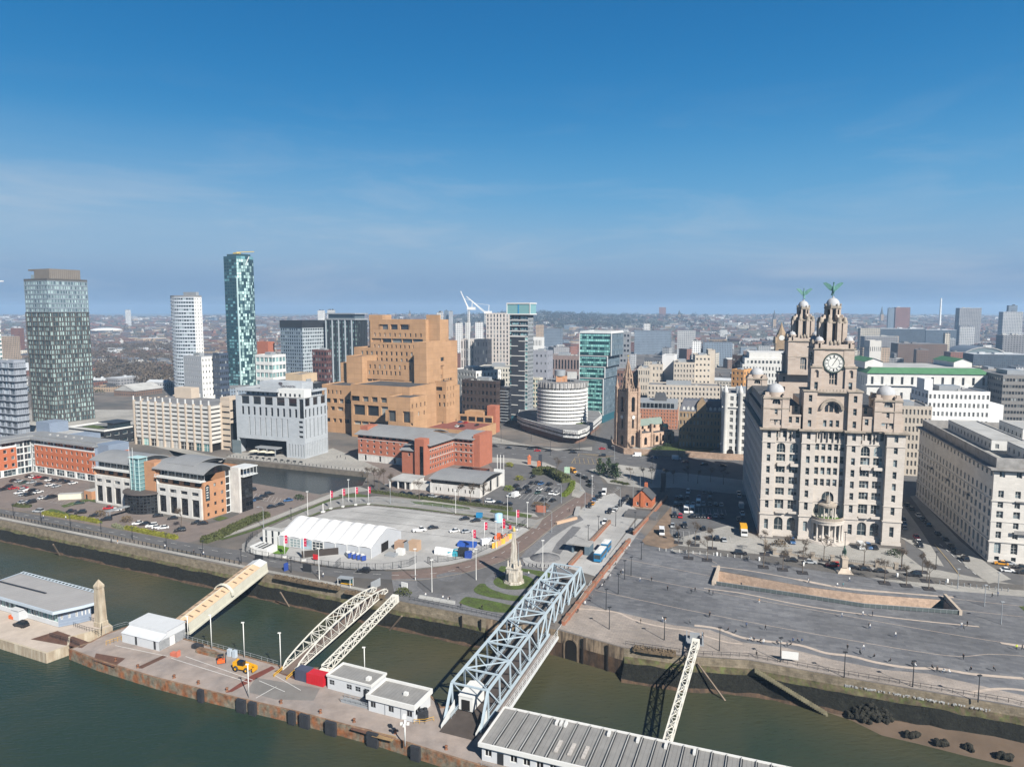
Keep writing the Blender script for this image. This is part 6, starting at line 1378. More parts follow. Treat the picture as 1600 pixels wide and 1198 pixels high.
mid=(Vector(pod[4])*.35+Vector(pod[5])*.65);d=Vector(pod[5])-Vector(pod[4]);text('sign_lettering','HOTEL',1.8,MATS['sign_grey'],B.o,(mid.x,mid.y-.35,zp0+3.2),(R(90),0,math.atan2(d.y,d.x)))
B.done()
# parish church with lantern spire
M_CHST=mat('brown_church_sandstone',(0.46,0.335,0.25),0.9,0.25,0.3,kind='brick',u=.9,v=.45,col2=(0.25,0.16,0.115))
M_CHSP=mat('pink_church_sandstone',(0.60,0.44,0.33),0.9,0.18,0.3,kind='brick',u=.9,v=.45,col2=(0.38,0.24,0.17))
p=W(980.5,700);ca_=R(33);B=Bld('church','brown sandstone church with pinnacled tower, open lantern spire and slate nave roof','church',p,ca_)
tw=EXT(p,ca_,996);td=EXT(p,ca_+math.pi/2,963);Ht=ZA(612,p.y);td=min(td,13);tw=min(tw,12)
kw=dict(dep=.9,fm=M_CHST,gm=G_BLACK,arch=True,nx=1,t=0)
P=rect(0,0,tw,td)
for i in range(4):
 B.wall(P[i],P[(i+1)%4],0,Ht*.30,M_CHST,1,1,ww=2.6,wh=6.5,base=1.5,**kw);B.wall(P[i],P[(i+1)%4],Ht*.30,Ht*.58,M_CHST,1,1,ww=1.8,wh=6,base=1.5,**kw);B.wall(P[i],P[(i+1)%4],Ht*.58,Ht,M_CHST,1,1,ww=3.0,wh=10,base=2.0,**kw)
for(x,y)in P:
 q=MB();sxn=-1 if x<1 else 1;syn=-1 if y<1 else 1
 q.box(x-1.2,y-1.2,0,x+1.2,y+1.2,Ht*.6);q.box(x-.95,y-.95,Ht*.6,x+.95,y+.95,Ht+2.5)
 q.lathe([(1.1,Ht+2.5),(.8,Ht+3.5),(.05,Ht+8.5)],(x,y,0),8,0,False);q.build('corner_pinnacle',M_CHST,B.o)
for z in(Ht*.30,Ht*.58,Ht*.98):q=MB();q.prism(offset_poly(P,.35),z,z+.5);q.build('string_course',M_CHSP,B.o)
for i in range(4):
 (xa,ya),(xb,yb)=P[i],P[(i+1)%4]
 for k in range(6):f=(k+.5)/6;MB().box(xa+(xb-xa)*f-.4,ya+(yb-ya)*f-.4,Ht,xa+(xb-xa)*f+.4,ya+(yb-ya)*f+.4,Ht+1.8).build('merlon',M_CHST,B.o)
B.p('tower_roof',M_ROOFD).face([(0,0,Ht+.1),(tw,0,Ht+.1),(tw,td,Ht+.1),(0,td,Ht+.1)])
cx,cy=tw/2,td/2;Hs=ZA(559,p.y+8)
q=MB()
for k in range(8):
 an=R(22.5+45*k);x,y=cx+3.0*math.cos(an),cy+3.0*math.sin(an)
 q.bar((x,y,Ht),(x,y,Ht+9),.7,.7);q.lathe([(.5,0),(.35,.8),(.03,3.2)],(x,y,Ht+9),6,0,False)
 X,Y=cx+tw*.46*math.cos(an),cy+td*.46*math.sin(an);q.bar((X,Y,Ht+1),(x,y,Ht+7),.4,.7)
 q.bar((x,y,Ht+8.6),(cx+.35*math.cos(an),cy+.35*math.sin(an),Hs-2),.42,.42);an2=R(67.5+45*k);q.bar((x,y,Ht+8.7),(cx+3*math.cos(an2),cy+3*math.sin(an2),Ht+8.7),.5,.7);q.bar((x,y,Ht+4),(cx+3*math.cos(an2),cy+3*math.sin(an2),Ht+4),.35,.5)
q.lathe([(2.0,Ht+9),(1.5,Ht+13),(.7,Hs-4),(.45,Hs-1.5),(.6,Hs-1),(.1,Hs)],(cx,cy,0),8,0,False);q.build('lantern_spire',M_CHST,B.o)
q=MB();q.bar((cx,cy,Hs-.5),(cx,cy,Hs+2),.12);q.box(cx-.8,cy-.1,Hs+1.3,cx+.8,cy+.1,Hs+1.6);q.build('weather_vane',mat('gilded_metal',(.6,.45,.12),.4,.05),B.o)
for x,y,rz in((tw/2,-.4,0),(-.4,td/2,R(-90))):
 q=MB();q.lathe([(1.25,0),(1.25,.15)],n=20);o_=q.build('clock_face',M_CLOCKW,B.o,(x,y,Ht*.54));o_.rotation_euler=(R(90),0,rz)
n0,n1=tw-1,EXT(p,ca_,1049)
B.wall((n0,-4),(n0+9,-4),0,9.5,M_CHSP,1,1,ww=2.6,wh=5.2,base=1.5,**kw);B.wall((n0+9,-4),(n0+9,2),0,9.5,M_CHSP);B.wall((n0,2),(n0,-4),0,9.5,M_CHSP);B.p('porch_roof',M_ROOFD).box(n0,-4,9.5,n0+9,2,9.8);MB().box(n0+9,-4.6,0,n0+10.6,-2.6,15).build('corner_pinnacle',M_CHST,B.o);MB().box(n0-1,-4.6,0,n0+.4,-3,12).build('corner_pinnacle',M_CHST,B.o)
B.wall((n0+9,-1),(n1,-1),0,8.2,M_CHSP,4,1,ww=2.6,wh=4.6,base=1.6,**kw);B.wall((n1,-1),(n1,td+1),0,8.2,M_CHSP,3,1,ww=2.2,wh=4.5,base=1.5,**kw);B.p('aisle_roof',M_ROOFD).box(n0,-1,8.2,n1,td+1,8.5)
for k in range(5):MB().box(n0+9+(n1-n0-9)*k/4-.5,-2,0,n0+9+(n1-n0-9)*k/4+.5,-1,7.6).build('buttress',M_CHST,B.o)
B.wall((n0,3),(n1-5,3),8.5,13,M_CHSP,5,1,ww=2.0,wh=2.4,base=.9,**kw);B.wall((n1-5,3),(n1-5,td-2),8.5,13,M_CHSP)
q=MB();q.gable(n0,3,n1-5,td-2,13,4.2,0,1,'x',.3);q.build('nave_roof',[mat('green_slate',(.20,.25,.22),.7,.12,.3),M_CHSP],B.o)
q=MB();q.lathe([(2.0,8.5),(2.0,11)],(n1-4,2,0),10,0);q.build('turret',M_CHSP,B.o);q=MB();q.dome((n1-4,2,11),2.2,1.9,12,5);q.build('copper_dome',mat('bright_copper_green',(.22,.50,.38),.6,.1),B.o)
B.done()
cw_=thing('churchyard_wall','brown stone retaining wall with railings in front of the church','wall');q=MB();r_=MB();ps=[W(*v)for v in((955,690),(958,702),(975,709),(1025,712),(1060,713),(1130,718),(1180,720))]
for a_,c_ in zip(ps[:-1],ps[1:]):q.bar(a_+Vector((0,0,1.9)),c_+Vector((0,0,1.9)),.8,3.8);r_.bar(a_+Vector((0,0,4.9)),c_+Vector((0,0,4.9)),.1)
q.build('wall',M_CHST,cw_);r_.build('railing',M_RAIL,cw_)
# listed city blocks: name, label, (near px, py, ang, far px), depth, top, material, cols, rows
M_OCHRE=mat('ochre_victorian_stone',(.36,.26,.16),.9,.2,.3,kind='brick',u=.7,v=.35,col2=(.22,.15,.09))
M_OBR2=mat('salmon_brick',(.44,.20,.12),.85,.1,.3,kind='brick',u=.6,v=.3,col2=(.38,.17,.11));M_CRST=mat('cream_city_stone',(.52,.46,.39),.85,.10,.1,kind='brick',u=2,v=.8,col2=(.45,.40,.34))
M_FAI=mat('white_faience',(.66,.65,.62),.6,.1,.3);M_GOLD=mat('orange_stone',(.55,.29,.11),.8,.1);M_GST=mat('green_tiled_roof',(.075,.20,.095),.7,.15,.3,kind='seam',u=.5,v=1,col2=(.055,.15,.07))
kw=dict(dep=.5,t=.1,gm=G_PLAIN,fm=FW)
b=block('white_faience_office','narrow ornate white tiled office left of the clock tower building','building',frameL(1127,716,-15,1192,D=38),616,M_FAI,7,9,side=7,roofm=M_ROOFG,ww=.55,wh=.6,nx=3,ny=2,**kw)
for x in(1.5,b.W*.42):q=MB();q.lathe([(1.4,0),(1.4,b.H+1),(1.7,b.H+1.4),(.9,b.H+4),(.1,b.H+6)],(x,-.2,0),8);q.build('turret',M_FAI,b.o)
q=MB();q.box(-.5,-.8,b.H*.80,b.W,0,b.H*.82);q.build('cornice',M_FAI,b.o);q=MB();a_=[(-2,0),(2,0)]+[(2*math.cos(math.pi*i/8),4+2*math.sin(math.pi*i/8))for i in range(9)];q.face([(x+5,-.06,z)for x,z in a_]);q.build('door_arch',M_VOID,b.o)
b=block('mansard_ochre_block','ochre victorian building with steep slate mansard and dormers by the churchyard','building',frameL(1060,698,-15,1130,D=18),642,M_OCHRE,13,5,side=4,par=0,plant=False,ww=.45,wh=.55,arch=False,**kw)
q=MB();e=4;W_,D_,H_=b.W,b.D,b.H;q.grid([[(0,0,H_),(W_,0,H_),(W_,D_,H_),(0,D_,H_)],[(2.5,3,H_+7),(W_-2.5,3,H_+7),(W_-2.5,D_-3,H_+7),(2.5,D_-3,H_+7)]],closed=True);q.face([(2.5,3,H_+7),(W_-2.5,3,H_+7),(W_-2.5,D_-3,H_+7),(2.5,D_-3,H_+7)]);q.build('mansard_roof',mat('blue_slate',(.13,.135,.155),.7,.15,.4),b.o)
for k in range(9):x=3+k*(W_-6)/8;MB().box(x-.8,.4,H_,x+.8,2.6,H_+2.4).gable(x-.8,.4,x+.8,2.6,H_+2.4,.9,0,0,'y',.1).build('dormer',M_FAI,b.o)
q=MB();q.box(W_*.5-3,-.4,H_,W_*.5+3,3,H_+5);q.gable(W_*.5-3,-.4,W_*.5+3,3,H_+5,4.5,0,0,'y',.1);q.build('gable',M_OCHRE,b.o)
b=block('salmon_brick_block','salmon brick block with dark glazed attic behind the church nave','building',frameL(995,668,-15,1058,D=26),638,M_OBR2,14,6,side=4,par=0,plant=False,ww=.42,wh=.58,**kw)
b2=MB();b2.box(.5,.5,b.H,b.W-.5,b.D-.5,b.H+5.5);b2.build('attic',M_GRMET,b.o)
for k in range(9):MB().box(1+k*(b.W-3)/9,.3,b.H+1,1+(k+.8)*(b.W-3)/9,.5,b.H+4.4).build('attic_window',G_BLACK,b.o)
q=MB();q.lathe([(7,0),(5,5.5)],(b.W*.55,b.D/2,b.H+5.5),4,0,False,R(45));q.build('pyramid_roof',M_ROOFD,b.o)
b=block('long_cream_block','long cream stone block with small windows behind the church','building',frameL(1011,655,-13,1124,D=24),602,M_CRST,20,7,side=6,ww=.42,wh=.55,**kw)
b=block('cream_stone_tower','tallest cream stone block with stepped top in the middle of the city','building',frameL(1051,645,-13,1084,D=34),567,M_CRST,7,10,side=6,ww=.4,wh=.5,**kw)
b=block('cream_stone_wing','sunlit cream stone wing joined right of the stepped cream tower','building',frameL(1084,645,-10,1108,D=30),556,mat('sunlit_cream_stone',(.60,.53,.44),.85,.08,.2),4,10,side=3,ww=.45,wh=.35,**kw)  # sunlight put into a lighter tint of the cream stone
block('blank_cream_slab','blank cream lift tower at the right of the cream blocks','building',frameL(1104,642,-10,1115,D=20),548,M_CRST,0,0,plant=False)
block('white_step_block','white rendered building with plain shaded flank left of the cream tower','building',frameL(1012,641,-13,1034,D=26),570,M_CRST,4,7,side=3,ww=.4,wh=.45,**kw)
block('white_stair_block','bright white blank stair block rising left of the cream stone tower','building',frameL(1033,638,-20,1052,D=20),556,mat('bright_white_render',(.72,.72,.72),.7,.04),0,0,plant=False)
b=block('pale_attic_office','wide pale stone office with recessed attic left of the rear clock tower','building',frameL(1158,640,-14,1238,D=40),570,M_FAI,16,7,side=6,ww=.45,wh=.55,**kw);q=MB();q.box(2,3,b.H,b.W-2,b.D,b.H+6);q.box(6,6,b.H+6,b.W-2,b.D,b.H+11);q.build('attic',M_FAI,b.o)
for k in range(11):MB().box(4+k*(b.W-8)/11,2.9,b.H+1.5,5.8+k*(b.W-8)/11,3.05,b.H+4).build('attic_window',G_PLAIN,b.o)
block('orange_stone_block','narrow orange stone building glowing in sun among grey roofs','building',frameL(1141,646,-40,1160,D=18),578,M_GOLD,3,8,side=3,ww=.45,wh=.5,**kw);block('dark_glazed_slab','dark brown slab with verdigris cap above the orange stone building','building',frameL(1142,632,-30,1162,D=18),556,mat('dark_brown_panel',(.07,.05,.05),.7,.1),3,8,side=3,ww=.5,wh=.4,roofm=mat('verdigris_roof',(.25,.36,.36),.6,.1),**kw)
block('tower_neighbour','cream ornate stone building right behind the clock tower building','building',frameL(1402,742,-15,1450,D=30),636,M_CRST,8,8,side=6,ww=.5,wh=.6,nx=2,**kw)
b=block('white_rendered_office','white rendered office with stepped right end behind the palazzo roof','building',frameL(1446,692,-11,1542,D=32),612,mat('white_rendered_wall',(.74,.74,.73),.7,.05,.2),14,6,side=5,ww=.5,wh=.5,nx=2,dep=.4,t=.1,gm=G_PLAIN,fm=FW);MB().box(b.W*.0,8,b.H,b.W*.14,22,b.H+8).build('stair_tower',MATS['white_rendered_wall'],b.o);MB().box(b.W,1,0,b.W+9,26,b.H-8).build('end_wing',MATS['white_rendered_wall'],b.o)
fr=frameL(1352,655,-9,1541,D=70);b=block('green_roofed_bank','large white stone building with bright green tiled roof','building',fr,583,M_FAI,12,3,side=12,par=0,plant=False,ww=.26,wh=.62,done=False,**kw)
q=MB();W_,D_,H_=b.W,b.D,b.H;q.grid([[(-1,-1,H_),(W_+1,-1,H_),(W_+1,D_,H_),(-1,D_,H_)],[(5,6,H_+4.6),(W_-5,6,H_+4.6),(W_-5,D_-6,H_+4.6),(5,D_-6,H_+4.6)]],closed=True);q.build('green_roof',M_GST,b.o);MB().box(5,6,H_+4.3,W_-5,D_-6,H_+4.5).build('inner_roof',M_ROOFL,b.o)
MB().box(-1.4,-1.6,H_*.74,W_+1.4,-.02,H_*.77).build('cornice',M_FAI,b.o)
for x0,y0 in((2,14),(W_*.80,20)):
 q=MB();q.box(x0,y0,H_+3,x0+14,y0+40,H_+8.6,1);q.gable(x0,y0,x0+14,y0+40,H_+8.6,3,0,1,'y',.8);q.build('roof_lantern',[M_GST,M_FAI],b.o)
b.done()
block('grey_slab_office','dark grey ribbon-window office at the right edge behind the palazzo','building',frameL(1562,668,-14,1640,D=60),588,mat('grey_concrete_panel',(.22,.21,.20),.8,.1),16,8,side=14,ww=.8,wh=.45,dep=.3,gm=G_DARK,t=0);block('pale_step_office','pale grey office with a blank sunlit end near the right edge','building',frameL(1540,640,-14,1566,D=40),578,M_CRST,4,6,side=6,ww=.4,wh=.4,**kw)
block('white_vent_tower','plain white ventilation tower standing above the green roofed building','tower',frameL(1356,600,-10,1374,D=22),533,mat('pale_vent_stone',(.60,.58,.54),.8,.06),6,3,side=4,ww=.35,wh=.3,dep=.5,gm=G_DARK,t=0,plant=False)
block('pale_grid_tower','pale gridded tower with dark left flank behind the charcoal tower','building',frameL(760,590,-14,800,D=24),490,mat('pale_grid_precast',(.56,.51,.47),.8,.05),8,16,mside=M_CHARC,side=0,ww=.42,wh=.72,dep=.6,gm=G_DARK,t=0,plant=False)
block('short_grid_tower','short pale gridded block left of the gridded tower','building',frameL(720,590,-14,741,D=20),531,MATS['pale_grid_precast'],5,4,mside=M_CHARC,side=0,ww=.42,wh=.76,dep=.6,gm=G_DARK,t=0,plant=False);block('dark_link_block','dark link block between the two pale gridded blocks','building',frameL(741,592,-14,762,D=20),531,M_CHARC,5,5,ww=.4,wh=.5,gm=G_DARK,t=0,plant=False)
block('grey_checker_block','grey office with dark glass centre behind the teal stepped office','building',frameL(963,590,-14,983,D=20),520,mat('mid_grey_panel',(.24,.25,.27),.7,.06),4,9,side=3,ww=.6,wh=.5,gm=G_DARK,t=0,roofm=M_ROOFD)
block('grey_cube_office','grey cube office with big dark window left of the round hotel','building',frameL(829,620,-20,855,D=20),549,mat('lilac_grey_panel',(.30,.31,.35),.7,.05),4,6,side=3,ww=.35,wh=.3,gm=G_DARK,t=0)
block('white_chequer_block','small white block with slanted dark windows left of the teal stepped office','building',frameL(830,600,-16,846,D=14),528,M_WHITE,7,5,side=4,ww=.4,wh=.6,gm=G_BLACK,t=0,plant=False)
block('arched_brick_hall','low pinkish brick hall with arched windows left of the teal stepped office','building',frameL(857,604,-16,905,D=30),556,mat('greyish_pink_brick',(.24,.18,.165),.85,.1),10,2,side=4,ww=.5,wh=.6,arch=True,gm=G_BLACK,dep=.4,t=0)
block('cream_city_hotel','cream ornate building with white rear between tan office and gridded tower','building',frameL(706,640,-50,744,D=28),577,M_FAI,8,7,side=7,ww=.4,wh=.5,**kw);block('grid_window_office','cream office of evenly gridded windows left of the charcoal tower','building',frameL(746,640,-12,798,D=26),574,mat('cream_grid_panel',(.56,.54,.48),.8,.06),12,9,side=5,ww=.55,wh=.6,**kw)
block('dark_brick_office','dull brown brick office behind the church spire','building',frameL(963,640,-14,998,D=22),580,mat('dull_brown_brick',(.17,.10,.085),.9,.1),7,6,side=4,ww=.5,wh=.45,gm=G_DARK,t=0)
block('gabled_cream_block','thin cream and brown gabled building right of the church spire','building',frameL(996,645,-14,1014,D=20),576,M_CRST,5,6,ww=.45,wh=.55,**kw)
p=W(1210,590);p=Vector((p.x*.92,p.y*.92,0));B=Bld('civic_clock_tower','small sandstone clock tower with pointed spire left of the green birds','tower',p,R(-14));s=14;Ht=ZA(532,p.y)
B.boxes('shaft',M_OCHRE,[(0,0,0,s,s,Ht)]);MB().box(4,-.3,Ht*.55,10,0,Ht*.8).build('louvre',M_VOID,B.o);q=MB();q.box(1.5,1.5,Ht,s-1.5,s-1.5,Ht+7);q.lathe([(6,Ht+7),(2.4,Ht+15),(1.5,Ht+18),(.1,Ht+23)],(s/2,s/2,0),8,0,False);q.build('belfry',M_OCHRE,B.o)
for x,y in((0,0),(s,0),(0,s),(s,s)):MB().lathe([(1.6,Ht-4),(1.6,Ht+3),(.1,Ht+5)],(x,y,0),6).build('pinnacle',M_OCHRE,B.o)
q=MB();q.lathe([(3.2,0),(3.2,.2)],n=16);o_=q.build('clock_face',M_CLOCKW,B.o,(s/2,1.4,Ht+3.4));o_.rotation_euler=(R(90),0,0);B.done()
# landing stage, gangways and bridges
M_DECK=mat('worn_concrete_deck',(0.36,0.295,0.255),0.9,0.2,0.25,kind='patch',u=0.10,v=1.6,col2=(0.27,0.24,0.225))
M_DECKP=mat('pale_new_deck',(0.50,0.43,0.37),0.85,0.12,0.3)
M_RUST=mat('rusty_steel',(0.26,0.105,0.045),0.85,0.5,0.8,kind='stain',u=.5,v=3,col2=(0.20,.175,.13),bump=.5)
M_RUSTP=mat('rusty_plate',(0.13,0.07,0.05),0.8,0.25,0.5)
M_RUBBER=mat('black_rubber',(0.035,0.038,0.045),0.7,0.2,1.0)
M_YEL=mat('yellow_paint',(0.65,0.36,0.03),0.5,0.1)
M_WPANEL=mat('white_site_panel',(0.60,0.62,0.64),0.55,0.05,.4)
M_DKCONC=mat('weathered_pale_concrete',(.50,.44,.34),.85,.15,.5,kind='stain',u=.8,v=1,col2=(.36,.29,.21))
def deck(name,px,m,z,depth,label,cat,fas=M_RUST):
 p=[W(a,c,z)for a,c in px]
 if geometry.normal([Vector((q.x,q.y,0))for q in p]).z<0:p.reverse()
 b=MB();b.face([(q.x,q.y,z)for q in p]);f=MB()
 c0_=p[0];t=thing(name,label,cat,(c0_.x,c0_.y,z));L_=[(q.x-c0_.x,q.y-c0_.y)for q in p]
 b=MB();b.face([(x,y,0)for x,y in L_]);b.build('deck',m,t)
 f=MB();n=len(L_);inn=offset_poly(L_,-.5);f.grid([[(x,y,-depth)for x,y in L_],[(x,y,.12)for x,y in L_],[(x,y,.12)for x,y in inn],[(x,y,.01)for x,y in inn]],closed=True);f.build('fascia',fas,t)
 return t,p
main_px=[(107,1014),(150,1031),(242,1059),(350,1086),(462,1112),(592,1147),(725,1189),(900,1240),(1300,1345),(1420,1290),(1170,1196),(1040,1160),(900,1128),(757,1096),(690,1104),(670,1082),(592,1062),(522,1044),(440,1040),(400,1029),(270,992),(205,976),(165,990),(140,1003)]
stage,sp_=deck('landing_stage',main_px,M_DECK,DECK_Z,3.4,'long floating landing stage of worn concrete with rusty river edge','pontoon')
left_px=[(-120,965),(0,999),(72,1021),(108,1008),(110,995),(176,978),(150,958),(100,950),(-120,890)]
deck('pontoon',left_px,M_DECKP,DECK_Z-.1,3.2,'pale newer pontoon deck carrying the terminal hall at left','pontoon',M_DKCONC)
def dsheet(name,px,m,k=1,kind='structure'):
 p=[W(a,c,DECK_Z)for a,c in px]
 if geometry.normal([Vector((q.x,q.y,0))for q in p]).z<0:p.reverse()
 b=MB();b.face([(q.x,q.y,DECK_Z+.006*k)for q in p]);o=b.build(name,m);o['kind']=kind;return o
dsheet('deck_plate',[(150,1020),(196,1028),(178,1042),(146,1031)],M_RUSTP,1);dsheet('deck_plate',[(255,1023),(262,1025),(222,1044),(212,1043)],M_RUSTP,2)
dsheet('deck_plate',[(392,1055),(425,1040),(430,1044),(363,1080),(352,1082)],mat('red_oxide_plate',(.17,.055,.04),.8,.2),1);dsheet('deck_plate',[(437,1045),(470,1060),(463,1062),(428,1048)],M_RUSTP,3)
dsheet('deck_patch',[(400,1058),(500,1075),(490,1094),(430,1092),(385,1080)],mat('grey_deck_patch',(.20,.19,.18),.9,.15),1);dsheet('deck_patch',[(590,1143),(620,1150),(612,1158),(580,1150)],mat('ochre_deck_stain',(.30,.20,.10),.9,.3),1);dsheet('deck_patch',[(552,1133),(582,1140),(575,1147),(547,1139)],M_RUSTP,2)
dsheet('deck_patch',[(90,985),(140,1003),(128,1012),(60,1000),(48,998)],M_RUSTP,-8+10,'structure')
for l_ in([(290,1025),(395,1062)],[(268,1028),(390,1066)],[(405,1063),(445,1080)],[(400,1090),(432,1072)],[(430,1055),(470,1078)],[(180,1008),(262,1025)]):
 a_,c_=W(*l_[0],DECK_Z),W(*l_[1],DECK_Z);b=MB();b.bar(a_+Vector((0,0,.03)),c_+Vector((0,0,.03)),.14,.02);o=b.build('deck_marking',M_LINE);o['kind']='structure'
def edge_pt(px):
 for a_,c_ in zip(main_px[:8],main_px[1:9]):
  if a_[0]<=px<=c_[0]:return W(px,a_[1]+(c_[1]-a_[1])*(px-a_[0])/(c_[0]-a_[0]),DECK_Z)
for k,(px,w)in enumerate([(316,1.6),(379,2.6),(397,2.0),(458,1.8),(478,2.6),(519,2.8),(584,2.8),(651,2.2)]):
 q=edge_pt(px);b=MB();b.box(-w/2,-.9,-3.0,w/2,-.15,.35);b.box(-w/2+.1,-1.0,-2.6,w/2-.1,-.9,.1);o=b.build('fender',M_RUBBER,None,(q.x,q.y,q.z),R(-23));tag(o,None,'fender','rubber fenders on the stage edge');auto(o,'','{} black rubber fender on the rusty edge of the landing stage',q)
for k,px in enumerate((170,205,262,300,345,430,492,545,610,690)):
 q=edge_pt(px)+Vector((.8,1.8,0));b=MB();b.lathe([(.45,0),(.28,.2),(.25,.55),(.42,.7),(.3,.85),(.05,.9)],n=8);o=b.build('bollard',mat('rusty_bollard',(.20,.09,.05),.8,.3),None,tuple(q));tag(o,None,'bollard','mooring bollards on the stage');auto(o,'','{} rusty mooring bollard along the landing stage edge',q)
def rail(name,label,pts,z=0,h=1.1,m=None,cat='railing',step=2.0,w=.07,mid=True):
 m=m or M_GRMET;t=MB();n_=0
 for a_,c_ in zip(pts[:-1],pts[1:]):
  d=c_-a_;k=max(1,int(d.length/step))
  t.bar(a_+Vector((0,0,h)),c_+Vector((0,0,h)),w)
  if mid:t.bar(a_+Vector((0,0,h*.5)),c_+Vector((0,0,h*.5)),w*.7)
  for i in range(k+1):q=a_+d*(i/k);t.bar(q,q+Vector((0,0,h)),w)
 return tag(t.build(name,m),label,cat)
rail('railing','grey railing along the inner edge of the landing stage',[W(*v,DECK_Z)for v in((205,977),(270,993),(400,1029),(436,1040))],h=1.2)
rail('railing','grey railing curving round the back of the white shed',[W(*v,DECK_Z)for v in((165,990),(180,982),(198,977),(203,980))],h=1.2)
rail('railing','yellow railing left of the white shed on the stage',[W(*v,DECK_Z)for v in((166,1008),(178,1004),(190,1000))],h=1.3,m=M_YEL,step=1)
rail('railing','black curved railing on the hinged plate between pontoons',[W(*v,DECK_Z)for v in((78,995),(95,1000),(112,1005),(124,1010))],h=1.3,m=M_DKMET,step=.6)
rail('railing','dark railing on the pale pontoon behind the obelisk',[W(*v,DECK_Z)for v in((115,978),(135,985),(158,990),(160,975),(128,966))],h=1.2,m=M_DKMET,step=1)
rail('railing','yellow ramp railing right of the second white cabin',[W(*v,DECK_Z)for v in((647,1130),(664,1130),(678,1126))],h=1.1,m=M_YEL,step=1.2)
def deckbld(name,label,near,pl,ang,D,h,m=None,cols=0,side=2,roofm=None,left=False,**kw):
 p_=W(near[0],near[1],DECK_Z);a_=R(ang)
 if left:Wd=EXT(p_,a_,pl);o_=p_
 else:Wd=-EXT(p_,a_,pl);o_=p_-Vector((math.cos(a_),math.sin(a_),0))*Wd
 B_=Bld(name,label,'building',o_,a_);P=rect(0,0,Wd,D);m=m or M_WPANEL
 B_.wall(P[0],P[1],0,h,m,cols,1,**kw);B_.wall(P[1],P[2],0,h,m,side,1,**kw);B_.wall(P[2],P[3],0,h,m);B_.wall(P[3],P[0],0,h,m)
 B_.W,B_.D,B_.H=Wd,D,h;return B_
MR=mat('grey_ribbed_roof',(.27,.265,.255),.6,.14,.4,kind='seam',u=.45,v=1,col2=(.21,.205,.20))
b=deckbld('stage_cabin','smaller white flat-roofed cabin beside the red container',(580,1093),512,-24,6.4,3.3,cols=5,ww=.62,wh=1.3,base=1.2,gm=G_BLACK,fm=M_GRMET,t=.1,nx=2,ny=2,dep=.15,skip=lambda i,j:i==1)
b.roof(rect(-.2,-.2,b.W+.2,b.D+.2),3.3,MR,par=.5,pm=M_WHITE,th=.3);b.boxes('roof_unit',M_WHITE,[(b.W-3,2,3.3,b.W-2,3.2,4.0)]);b.boxes('door',M_DKMET,[(b.W-2.2,-.05,0,b.W-1.2,.0,2.2)]);b.done()
b=deckbld('stage_cabin','larger white flat-roofed cabin right of the smaller one',(647,1128),576,-23,7.6,3.6,cols=5,side=2,ww=.6,wh=1.5,base=1.0,gm=G_BLACK,fm=M_GRMET,t=.1,nx=2,dep=.15,skip=lambda i,j:i in(1,3))
b.roof(rect(-.4,-.4,b.W+.4,b.D+.4),3.6,MR,par=.6,pm=M_WHITE,th=.35);b.boxes('fascia',M_WHITE,[(-.42,-.44,3.0,b.W+.42,-.41,4.2),(b.W+.41,-.4,3.0,b.W+.44,b.D+.4,4.2)]);b.boxes('roof_unit',M_WHITE,[(b.W*.6,3.5,3.6,b.W*.6+1,4.3,4.3)]);b.boxes('downpipe',M_GRMET,[(b.W*.37,-.12,0,b.W*.37+.1,-.0,3),(b.W*.72,-.12,0,b.W*.72+.1,-.0,3)]);b.done()
p3=W(753,1187,DECK_Z);far3=W(790,1113,DECK_Z+3.9);dv=far3-p3;a3=math.atan2(dv.y,dv.x)-math.pi/2;D3=math.hypot(dv.x,dv.y)
a3=R(-21);D3=EXT(Vector((p3.x,p3.y,DECK_Z+3.9)),a3+math.pi/2,790)
b=Bld('ferry_building','long white ferry building with ribbed grey roof and white trays at bottom right','building',p3,a3);L3=74.0
b.wall((0,0),(L3,0),0,3.4,M_WPANEL,26,1,ww=.56,wh=1.6,base=1.1,dep=.2,fm=M_WHITE,gm=G_BLACK,nx=2,t=.14,skip=lambda i,j:i==1);b.boxes('door',M_DKMET,[(3.5,-.06,0,4.9,-.0,2.5)])
b.wall((L3,0),(L3,D3),0,3.4,M_WPANEL);b.wall((L3,D3),(0,D3),0,3.4,M_WPANEL);b.wall((0,D3),(0,0),0,3.4,M_WPANEL)
b.boxes('eaves',M_WHITE,[(-.6,-.7,3.3,L3+.5,-.3,4.2),(-.6,-.3,3.3,-.2,D3+.4,4.2),(-.2,D3+.1,3.3,L3,D3+.5,4.3)]);b.p('roof',MR).face([(-.2,-.3,3.9),(L3,-.3,3.9),(L3,D3+.1,4.0),(-.2,D3+.1,4.0)])
for k in range(1,26):
 x=k*2.85;MB().box(x-.22,-.2,3.95,x-.08,D3+.3,4.3).build('roof_upstand',M_ROOFL,b.o);MB().box(x-.05,-.2,3.93,x+.16,D3,4.1).build('gutter',M_DKMET,b.o)
for x in(12.4,13.4,14.4,24.0,30.2,36.0,41.8):MB().box(x,D3-2.2,4.0,x+.55,D3-.6,4.6).build('roof_vent',M_WHITE,b.o)
for x in(15.0,17.9,20.8):MB().box(x,2.2,4.0,x+.8,6.4,4.2).build('rooflight',mat('dirty_white_rooflight',(.5,.47,.44),.7,.25,1.5),b.o)
b.done()
rail('railing','thin railing in front of the long ferry building',[W(*v,DECK_Z)for v in((752,1196),(790,1207),(850,1225))],h=1.0)
b=deckbld('stage_shed','white metal shed with shallow pitched roof on the stage',(249,1017),191,-23,9.0,2.7,cols=4,side=1,ww=1.1,wh=1.0,base=.8,gm=G_DARK,fm=M_GRMET,dep=.12,skip=lambda i,j:i in(0,2))
